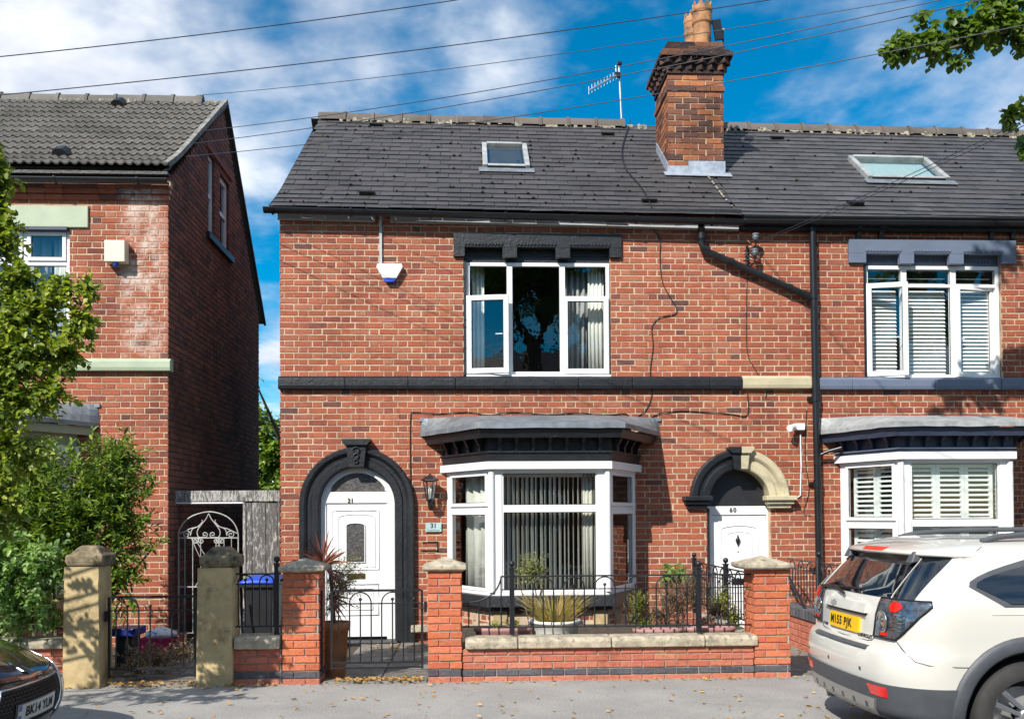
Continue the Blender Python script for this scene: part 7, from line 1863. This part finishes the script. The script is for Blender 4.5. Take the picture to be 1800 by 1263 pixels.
def body(S, name, mat, par, hubs, ar, zs, cap=True, nper=110):
    mb = MB(); rows = []
    for z in zs:
        um = S.umax(z); row = []
        for k in range(nper + 1):
            t = k / nper * 2 - 1; tt = abs(t); u = um * (tt ** 1.6) * (1 if t >= 0 else -1); row.append(S.pt(u, z))
        rows.append(row)
    nc = nper + 1; vs_ = [q for r_ in rows for q in r_]; fs = []
    for i in range(len(rows) - 1):
        for k in range(nc - 1):
            q = (i * nc + k, i * nc + k + 1, (i + 1) * nc + k + 1, (i + 1) * nc + k)
            c = sum((vs_[j] for j in q), Vector()) / 4
            if any(abs(abs(c.y - S.yc) - S.par(c.z - S.z0)[2]) < .12 and math.hypot(c.x - h.x, c.z - h.z) < ar - .01 for h in hubs): continue
            fs.append(q)
    mb.add(vs_, fs, True)
    if cap:
        zt = zs[-1]; row = rows[-1]; c0 = []
        rings = [row]
        for f, dz in ((.8, .012), (.5, .022), (.2, .027)):
            cxm = sum((p.x for p in row)) / len(row)
            rings.append([Vector((S.x - S.end * ((S.par(zt)[0] + S.par(zt)[1]) / 2) + (p.x - (S.x - S.end * ((S.par(zt)[0] + S.par(zt)[1]) / 2))) * (1 - (1 - f) * .3), S.yc + (p.y - S.yc) * f, p.z + dz)) for p in row])
        rings.append([Vector((p.x, S.yc, p.z)) for p in rings[-1]])
        mb.grid(rings, True)
    return mb.build(name, mat, par)
def wheel(par, c, r, w_, sgn, spokes=5):
    """wheel with its face towards sgn*y"""
    Mx = Matrix.Translation(c) @ Matrix.Rotation(R(90), 4, 'X')
    W_ = MB().lathe([(r * .70, -w_ / 2), (r * .93, -w_ / 2), (r * .99, -w_ * .36), (r, -w_ * .2), (r, w_ * .2), (r * .99, w_ * .36), (r * .93, w_ / 2), (r * .70, w_ / 2)], (0, 0, 0), 48, Mx).build('tyre', M['rubber'], par)
    rim = MB().lathe([(r * .70, w_ / 2 - .004), (r * .67, w_ / 2 - .008), (r * .65, w_ * .2), (r * .64, -w_ * .3)], (0, 0, 0), 40, Mx).build('rim', M['alloy'], W_)
    sp = MB()
    for k in range(spokes):
        A = Matrix.Translation(c) @ Matrix.Rotation(2 * math.pi * k / spokes + .3, 4, 'Y')
        for dx in (-.028, .012): sp.hexa([A @ Vector(q) for q in ((dx - .005, -w_ * .42, .05), (dx + .022, -w_ * .42, .05), (dx + .022, -w_ * .3, .05), (dx - .005, -w_ * .3, .05), (dx * 2.4 - .012, -w_ * .46, r * .66), (dx * 2.4 + .026, -w_ * .46, r * .66), (dx * 2.4 + .026, -w_ * .34, r * .66), (dx * 2.4 - .012, -w_ * .34, r * .66))])
    bevel(sp.build('spokes', M['alloy'], W_), .004)
    MB().lathe([(.001, w_ * .44), (.05, w_ * .44), (.062, w_ * .38), (.062, w_ * .2)], (0, 0, 0), 18, Mx).build('hub_cap', M['alloy'], W_)
    MB().lathe([(r * .5, -w_ * .05), (r * .15, -w_ * .05)], (0, 0, 0), 24, Mx).build('brake_disc', M['steel'], W_)
    return W_
ZR = -.06
# ---- white SUV, rear towards the camera's left
S = Shell(2.72, -5.78 - .0, ZR, -1, [
    (.26, .16, 4.45, .84, .26, .10), (.34, .06, 4.55, .89, .28, .08), (.50, .02, 4.60, .915, .30, .10), (.62, .0, 4.62, .92, .30, .10), (.72, .015, 4.62, .925, .30, .10), (.765, .035, 4.62, .925, .30, .10), (.785, .075, 4.62, .923, .28, .10),
    (.86, .085, 4.6, .925, .26, .09), (1.0, .095, 4.55, .92, .25, .09), (1.10, .12, 4.45, .905, .24, .09), (1.15, .155, 4.3, .885, .24, .09), (1.26, .25, 4.0, .835, .24, .09), (1.36, .34, 3.8, .78, .24, .09), (1.41, .38, 3.7, .745, .24, .08), (1.46, .44, 3.6, .69, .24, .08), (1.49, .50, 3.5, .62, .24, .08), (1.51, .60, 3.4, .52, .22, .08)])
S.yc = -6.5 + .925 - .0
SV = thing('suv', (4.9, S.yc, ZR), 'cream white SUV with yellow rear number plate parked at the right', 'car')
hubx = .93
hubs = [Vector((S.x + hubx, 0, ZR + .36)), Vector((S.x + hubx + 2.70, 0, ZR + .36))]
zs = [.26, .34, .42, .50, .56, .62, .67, .72, .765, .785, .86, .93, 1.0, 1.05, 1.10, 1.15, 1.21, 1.26, 1.31, 1.36, 1.39, 1.41, 1.44, 1.46, 1.475, 1.49, 1.51]
BD = body(S, 'body', M['carpaint'], SV, hubs, .485, zs)
def ux(x, z): return S.u_of_x(x, z)
# dark wheel wells and floor
MB().box(S.x + .25, S.x + 4.3, S.yc - .70, S.yc + .70, ZR + .27, ZR + .75).build('underbody', M['binbody'], SV)
for h in hubs:
    for sg in (-1, 1):
        wheel(SV, Vector((h.x, S.yc + sg * (.80 if sg < 0 else .62), h.z)), .36, .235, sg)
# grey cladding: bumper, sills and wheel arch ring
def strip(z0, z1, ua, ub, n, mat, off=.012, nz=6, nu=40): return patch(S, n, mat, SV, z0, z1, ua, ub, off, nz, nu)
xa = hubx - .47
clad = lambda sgn: None
zc1 = .545
patch(S, 'bumper_cladding', M['cladding'], SV, .28, zc1, lambda f: -ux(xa - .02 + .12 * (1 - f) * 0, .28 + (zc1 - .28) * f), lambda f: ux(hubx - math.sqrt(max(.0, .455 ** 2 - (.28 + (zc1 - .28) * f - .36) ** 2)), .28 + (zc1 - .28) * f), .014, 10, 60)
def archring(h, r0, r1, off, side=-1, name='wheel_arch'):
    mb = MB(); rows = []
    angs = np.linspace(R(-12), R(192), 33)
    for r_, o_ in ((r0 - .005, -.10), (r0, off * .6), (r0 + .015, off), (r1 - .03, off), (r1, off * .5), (r1 + .004, -.004)):
        row = []
        for a in angs:
            x = h.x + r_ * math.cos(a); z = h.z + r_ * math.sin(a); z = max(z, ZR + .28)
            w_ = S.par(z - S.z0)[2]; xl = x - S.x; row.append(Vector((x, S.yc + side * (w_ + o_), z)))
        rows.append(row)
    return mb.grid(rows, True).build(name, M['cladding'], SV)
for h in hubs: archring(h, .425, .525, .022)
MB().box(hubs[0].x + .5, hubs[1].x - .5, S.yc - .94, S.yc - .80, ZR + .27, ZR + .47).build('sill_cladding', M['cladding'], SV)
for h in hubs:
    for sg in (-1, 1):
        MB().tube([(h.x, S.yc + sg * .50, h.z + .02), (h.x, S.yc + sg * .60, h.z + .02)], .44, 24).build('wheel_well', M['ink'], SV)
# silver skid plate and exhausts
patch(S, 'skid_plate', M['silverpaint'], SV, .30, .425, lambda f: -.54 - .02 * f, lambda f: .52 + .06 * f, .030, 6, 30)
for k in range(6):
    u = -.45 + k * .18; patch(S, 'skid_slot', M['cladding'], SV, .33, .39, lambda f, u=u: u, lambda f, u=u: u + .03, .033, 2, 2)
for sg in (-1, 1):
    c = Vector((S.x + .16, S.yc + sg * .52, ZR + .27)); MB().tube([c, c + Vector((.30, 0, .0))], .042, 14, caps=False).build('exhaust', M['chrome'], SV)
    MB().tube([c + Vector((.03, 0, 0)), c + Vector((.05, 0, 0))], .038, 14).build('exhaust_bore', M['ink'], SV)
patch(S, 'bumper_step', M['cladding'], SV, .755, .775, lambda f: -.47, lambda f: .45, .016, 2, 30)
for u in (-.62, -.12, .40): patch(S, 'parking_sensor', M['cladding'], SV, .60, .622, lambda f, u=u: u, lambda f, u=u: u + .022, .004, 2, 2)
for sg in (-1, 1):
    a, b = sorted((sg * .50, sg * .70)); patch(S, 'bumper_reflector', M['reflector'], SV, .455, .525, lambda f, a=a, sg=sg: a + (.03 * (1 - f) if sg > 0 else 0), lambda f, b=b, sg=sg: b - (.03 * (1 - f) if sg < 0 else 0), .019, 3, 8)
# rear glass wrapping to the side, spoiler, lights
gl0, gl1 = 1.115, 1.395
patch(S, 'rear_window', M['carglass'], SV, gl0, gl1, lambda f: -(.79 - .05 * f), lambda f: .79 - .05 * f, .006, 12, 40)
for sg in (-1, 1):
    mb = MB(); P_ = [S.pt(sg * (.60 - .04 * f), gl0 + (gl1 - gl0) * f, .008) for f in np.linspace(0, 1, 8)]; mb.tube(P_, .005, 5); mb.build('glass_seam', M['silverpaint'], SV)
# tailgate lower panel lines and number plate recess
def seam(pts, nm='panel_gap', r=.0028, mat=None): MB().tube([S.pt(u, z, .001) for u, z in pts], r, 5).build(nm, mat or M['ink'], SV)
seam([(-.47, .84), (-.44, .81), (-.38, .80), (0, .795), (.38, .80), (.44, .81), (.47, .84)])
lampR = lambda f: .72 - .035 * f
def lampout(f):  # outer edge sweeps forward to a point near the top
    return .71 + .20 * min(1, f * 1.12) ** .8 - (.02 if f > .93 else 0)
for sg in (1, -1):
    ua = (lambda f: .47 + .03 * f) if sg > 0 else (lambda f: -lampout(f)); ub = lampout if sg > 0 else (lambda f: -(.47 + .03 * f))
    lo2 = patch(S, 'tail_lamp', M['lampglass'], SV, .845, 1.115, ua, ub, .010, 14, 20)
    rim_pts = [S.pt(sg * (.47 + .03 * f), .845 + .27 * f, .012) for f in np.linspace(0, 1, 8)] + [S.pt(sg * (.50 + (lampout(1) - .50) * f), 1.115, .012) for f in np.linspace(0, 1, 8)] + [S.pt(sg * lampout(f), .845 + .27 * f, .012) for f in np.linspace(1, 0, 10)] + [S.pt(sg * (lampout(0) - (lampout(0) - .47) * f), .845, .012) for f in np.linspace(0, 1, 6)]
    MB().tube(rim_pts, .006, 5).build('lamp_rim', M['ink'], lo2)
    patch(S, 'red_lens', M['reflector'], lo2, 1.03, 1.10, (lambda f: .63 + .03 * abs(2 * f - 1) ** 2) if sg > 0 else (lambda f: -.74), (lambda f: .74 - .04 * abs(2 * f - 1) ** 2) if sg > 0 else (lambda f: -.63), .016, 6, 6)
    c = S.pt(sg * .57, .955, .012); d = (S.pt(sg * .57, .955, .1) - S.pt(sg * .57, .955, 0)).normalized()
    Mx = Matrix.Translation(c) @ d.to_track_quat('Z', 'Y').to_matrix().to_4x4()
    MB().lathe([(.075, .0), (.078, .008), (.068, .012), (.066, .004), (.035, .0), (.001, .012)], (0, 0, 0), 24, Mx).build('lamp_ring', M['chrome'], lo2)
    for k in range(5):
        z = .905 + k * .026; patch(S, 'lamp_fin', M['chrome'], lo2, z, z + .008, (lambda f: .66) if sg > 0 else (lambda f: -.78), (lambda f: .78) if sg > 0 else (lambda f: -.66), .013, 1, 4)
    patch(S, 'red_lens', M['reflector'], lo2, .862, .885, (lambda f: .56) if sg > 0 else (lambda f: -.64), (lambda f: .63) if sg > 0 else (lambda f: -.56), .016, 3, 4)
# spoiler with stop lamp
rows = []
for i in range(25):
    t = i / 24 * 2 - 1; k = 1 - abs(t) ** 4
    def q(z, off): return S.pt(t * (S.par(z)[2] + .12), z, off)
    rows.append([q(1.508, -.012) + Vector((.03, 0, 0)), q(1.485, .012 * k), q(1.465, .05 * k), q(1.445, .085 * k), q(1.430, .10 * k), q(1.415, .092 * k), q(1.40, .05 * k), q(1.392, -.012)])
SPO = MB().grid(rows, True).build('spoiler', M['carpaint'], SV)
flat_z = 1.437
patch(S, 'high_stop_lamp', M['reflector'], SPO, 1.425, 1.452, lambda f: -.17, lambda f: .17, .100, 2, 6)
for sg in (-1, 1):
    c = S.pt(sg * .52, 1.40, .045); bevel(MB().hexa([c + Vector(q_) for q_ in ((-.045, -.05, -.05), (-.045, .05, -.05), (.06, .04, -.03), (.06, -.04, -.03), (-.01, -.03, .03), (-.01, .03, .03), (.06, .03, .03), (.06, -.03, .03))]).build('hinge_cover', M['cladding'], SPO), .01)
# wiper
MB().tube([S.pt(-.02, 1.10, .03), S.pt(-.25, 1.135, .035), S.pt(-.52, 1.12, .03)], .012, 6).build('rear_wiper', M['blackpipe'], SV)
MB().tube([S.pt(-.5, 1.125, .02), S.pt(.18, 1.15, .02)], .009, 6).build('wiper_blade', M['blackpipe'], SV)
# plate recess, plate, badge
def flat(name, mat, u0, u1, z0, z1, off, th=.004, par=None, bev=0):
    a, b, c_, d = S.pt(u0, z0, off), S.pt(u1, z0, off), S.pt(u1, z1, off), S.pt(u0, z1, off); n = Vector((-1, 0, 0)) * th
    o = MB().hexa([a - n, b - n, b, a, d - n, c_ - n, c_, d]).build(name, mat, par or SV); return o
patch(S, 'handle_bar', M['carpaint'], SV, .99, 1.055, lambda f: -.36, lambda f: .36, .030, 4, 20)
patch(S, 'plate_recess', M['silverpaint'], SV, .945, .988, lambda f: -.33, lambda f: .33, .003, 2, 12)
patch(S, 'plate_recess', M['ink'], SV, .972, .989, lambda f: -.34, lambda f: .34, .010, 2, 12)
NPt = patch(S, 'number_plate', M['plateY'], SV, .838, .948, lambda f: -.26, lambda f: .26, .016, 2, 16)
def bent_text(s, size, mat, u0, z, off, par, name, spx=1.0, bold=0.0, slant=0.0):
    """lettering laid along the curved tail of the car"""
    o = text(s, size, mat, Matrix.Identity(4), None, name, .0005, spx, bold); me = o.data
    for v in me.vertices: x, y = v.co.x, v.co.y; h = v.co.z; v.co = S.pt(u0 + x, z + y, off + h)
    me.update(); o.parent = par; o.matrix_parent_inverse = Matrix.Translation(-SV.location) if par is SV else Matrix.Identity(4); return o
bent_text('M155 PJK', .088, M['ink'], -.04, .893, .019, NPt, 'registration', 1.12, .002)
bent_text('CHEVROLET', .036, M['ink'], .34, .828, .004, SV, 'maker_lettering', 1.05, .0012)
bent_text('LT 4WD', .030, M['ink'], -.38, .835, .004, SV, 'trim_lettering', 1.05, .001)
# bow-tie emblem
em = MB(); pts = [(-.055, -.012), (-.02, -.012), (-.024, -.022), (.018, -.022), (.022, -.012), (.055, -.012), (.06, .012), (.024, .012), (.028, .022), (-.016, .022), (-.020, .012), (-.05, .012)]
em.add([S.pt(u - .16, 1.022 + z, .036) for u, z in pts] + [S.pt(u - .16, 1.022 + z, .030) for u, z in pts], [tuple(range(12))] + [(i, i + 12, (i + 1) % 12 + 12, (i + 1) % 12) for i in range(12)])
em.build('emblem', M['gold2'] if 'gold2' in M else M['steel'], SV)
# side windows, pillar, rails, door lines
def sidepatch(name, mat, poly_lo, poly_hi, z0, z1, off=.005, par=SV, nz=10, nu=16):
    return patch(S, name, mat, par, z0, z1, lambda f: ux(poly_lo(f), z0 + (z1 - z0) * f), lambda f: ux(poly_hi(f), z0 + (z1 - z0) * f), off, nz, nu)
def qlo(f): return 1.02 - .32 * (1 - abs(2 * min(f, .62) / .62 * .5 - 0) if False else 0) - .0
wz0, wz1 = 1.10, 1.375
def lo_edge(f): # rear edge of the quarter window, pointed at mid height
    return .82 - .22 * (f / .42) if f < .42 else .60 + .55 * ((f - .42) / .58) ** 1.6
sf = sidepatch('window_surround', M['cladding'], lambda f: lo_edge(f) - .045, lambda f: 3.2 - .3 * f, wz0 - .02, wz1 + .03, .006)
sidepatch('side_window', M['carglass'], lo_edge, lambda f: 1.62 - .05 * f, wz0, wz1, .012)
sidepatch('side_window', M['carglass'], lambda f: 1.70 - .05 * f, lambda f: 2.5 - .05 * f, wz0, wz1, .012)
sidepatch('side_window', M['carglass'], lambda f: 2.56 - .05 * f, lambda f: 3.35 - .5 * f, wz0, wz1, .012)
for sg in (-1, 1):
    P_ = [(S.x + .80, 1.50, .0), (S.x + .98, 1.535, .0), (S.x + 1.4, 1.555, 0), (S.x + 2.6, 1.56, 0), (S.x + 3.0, 1.53, 0)]
    mb = MB(); pts = smooth_path([Vector((p[0], S.yc + sg * .60, ZR + p[1])) for p in P_], 4); mb.tube(pts, .020, 8); mb.build('roof_rail', M['cladding'], SV)
# panel gaps of bumper and rear door
seam([(.71, .84), (.80, .77), (.88, .72), (.96, .70), (1.12, .692), (1.26, .688)])
seam([(.80, 1.465), (.82, 1.44), (.81, 1.415), (.76, 1.395)])
seam([(1.30, 1.03), (1.7, 1.03), (2.2, 1.03), (3.0, 1.04)], 'shoulder_crease', .004, M['carpaint'])
# ---- dark brown hatchback: its nose comes in at the left
V = Shell(-3.00, -6.7 + .87, ZR, 1, [
    (.16, .14, 3.8, .80, .35, .16), (.26, .05, 3.9, .85, .40, .20), (.36, .01, 3.92, .865, .42, .22), (.46, .0, 3.94, .87, .42, .23), (.56, .01, 3.94, .872, .42, .24), (.62, .04, 3.94, .872, .42, .25), (.66, .11, 3.94, .87, .42, .26), (.72, .22, 3.92, .865, .42, .27), (.78, .37, 3.9, .86, .40, .27), (.84, .58, 3.88, .855, .38, .26), (.90, .86, 3.85, .85, .36, .24), (.95, 1.10, 3.8, .84, .34, .22), (1.15, 1.45, 3.7, .76, .34, .2), (1.32, 1.80, 3.5, .68, .34, .2), (1.40, 2.05, 3.35, .60, .30, .2)])
HB = thing('hatchback', (-4.9, V.yc, ZR), 'dark brown hatchback whose bonnet and grille enter at the bottom left', 'car')
hb_h = [Vector((V.x - .82, 0, ZR + .31)), Vector((V.x - .82 - 2.5, 0, ZR + .31))]
zsv = [.16, .21, .26, .31, .36, .41, .46, .51, .56, .60, .63, .66, .69, .72, .75, .78, .81, .84, .87, .90, .925, .95, 1.0, 1.07, 1.15, 1.23, 1.32, 1.36, 1.40]
body(V, 'body', M['browncar'], HB, hb_h, .36, zsv)
def vp(name, mat, z0, z1, ua, ub, off=.006, nz=8, nu=16, par=None): return patch(V, name, mat, par or HB, z0, z1, ua, ub, off, nz, nu)
for h in hb_h:
    for sg in (-1, 1): wheel(HB, Vector((h.x, V.yc + sg * .74, h.z)), .31, .2, sg)
MB().box(V.x - 3.6, V.x - .2, V.yc - .6, V.yc + .6, ZR + .18, ZR + .6).build('underbody', M['binbody'], HB)
vp('windscreen', M['carglass'], .965, 1.36, lambda f: -.78 + .10 * f, lambda f: .78 - .10 * f, .004, 10, 24)
grw = lambda f: .40 + .06 * math.sin(math.pi * min(1, f * 1.05))
GRL = vp('grille', M['ink'], .30, .575, lambda f: -grw(f), grw, .006, 10, 24)
mb = MB(); nrow = 10
for i in range(nrow):
    z = .312 + i * .026
    for k in range(22):
        u = -.40 + (k + (i % 2) * .5) * .037
        if abs(u) > grw((z - .30) / .275) - .03: continue
        mb.tube([V.pt(u, z - .009, .010), V.pt(u + .0185, z + .006, .010), V.pt(u + .037, z - .009, .010)], .0035, 4)
mb.build('grille_mesh', M['blackpipe'], GRL)
fr_pts = [V.pt(-grw(f), .30 + .275 * f, .012) for f in np.linspace(0, 1, 10)] + [V.pt(-grw(1) + 2 * grw(1) * f, .577, .014) for f in np.linspace(0, 1, 14)] + [V.pt(grw(f), .30 + .275 * f, .012) for f in np.linspace(1, 0, 10)]
MB().tube(fr_pts, .008, 6).build('grille_surround', M['chrome'], GRL)
PL = vp('number_plate', M['plateW'], .345, .455, lambda f: -.26, lambda f: .26, .022, 2, 16)
vp('plate_band', M['euro'], .346, .454, lambda f: .225, lambda f: .259, .0235, 1, 2, PL)
vp('plate_back', M['blackpipe'], .335, .465, lambda f: -.28, lambda f: .28, .016, 2, 16)
def vtext(s, size, mat, u0, z, off, par, name):
    o = text(s, size, mat, Matrix.Identity(4), None, name, .0005, 1.0, .002); me = o.data
    for v in me.vertices: v.co = V.pt(-(u0 + v.co.x), z + v.co.y, off)
    me.update(); o.parent = par; o.matrix_parent_inverse = Matrix.Identity(4)
vtext('BK14 YLM', .09, M['ink'], .015, .40, .0245, PL, 'registration')
for sg in (-1, 1):
    a, b = sorted((sg * .66, sg * 1.12))
    hl = vp('headlamp', M['headglass'], .53, .70, (lambda f: .58 + .10 * f) if sg > 0 else (lambda f: -(1.22 + .10 * f)), (lambda f: 1.22 + .10 * f) if sg > 0 else (lambda f: -(.58 + .10 * f)), .008, 10, 16)
    pts = [V.pt(sg * (.58 + .10 * f), .53 + .17 * f, .01) for f in np.linspace(0, 1, 8)] + [V.pt(sg * (.68 + .64 * f), .70, .01) for f in np.linspace(0, 1, 8)]
    MB().tube(pts, .007, 5).build('lamp_rim', M['chrome'], hl)
    MB().tube([V.pt(sg * (.47 + .10 * f), .52 - .30 * f, .018) for f in np.linspace(0, 1, 8)], [.016] * 8, 6).build('chrome_strip', M['chrome'], HB)
    vp('fog_lamp_panel', M['blackpipe'], .24, .44, (lambda f: .60) if sg > 0 else (lambda f: -.86), (lambda f: .86) if sg > 0 else (lambda f: -.60), .010, 4, 8)
# lion-free plain chrome badge on the bonnet nose with its raised plinth
pb = MB()
c = V.pt(0, .67, .012)
bd_pts = [(-.035, .0), (-.02, .03), (.0, .045), (.02, .05), (.035, .035), (.03, .01), (.04, -.02), (.02, -.045), (-.005, -.05), (-.03, -.035)]
pb.add([V.pt(u, .665 + z * .8, .022) for u, z in bd_pts] + [V.pt(u, .665 + z * .8, .004) for u, z in bd_pts], [tuple(range(10))] + [(i, i + 10, (i + 1) % 10 + 10, (i + 1) % 10) for i in range(10)])
pb.build('emblem', M['chrome'], HB)
vp('badge_plinth', M['chrome'], .605, .625, lambda f: -.14, lambda f: .14, .008, 2, 8)
for sg in (-1, 1): MB().tube([V.pt(sg * (.09 + .35 * f), .68 + .22 * f, .004) for f in np.linspace(0, 1, 8)], .004, 5).build('bonnet_crease', M['browncar'], HB)
seamv = MB().tube([V.pt(u, .605 + .10 * (abs(u) / .9) ** 2, .002) for u in np.linspace(-.95, .95, 24)], .004, 5); seamv.build('bonnet_gap', M['ink'], HB)
# the hanging root of the interior: dim the rooms
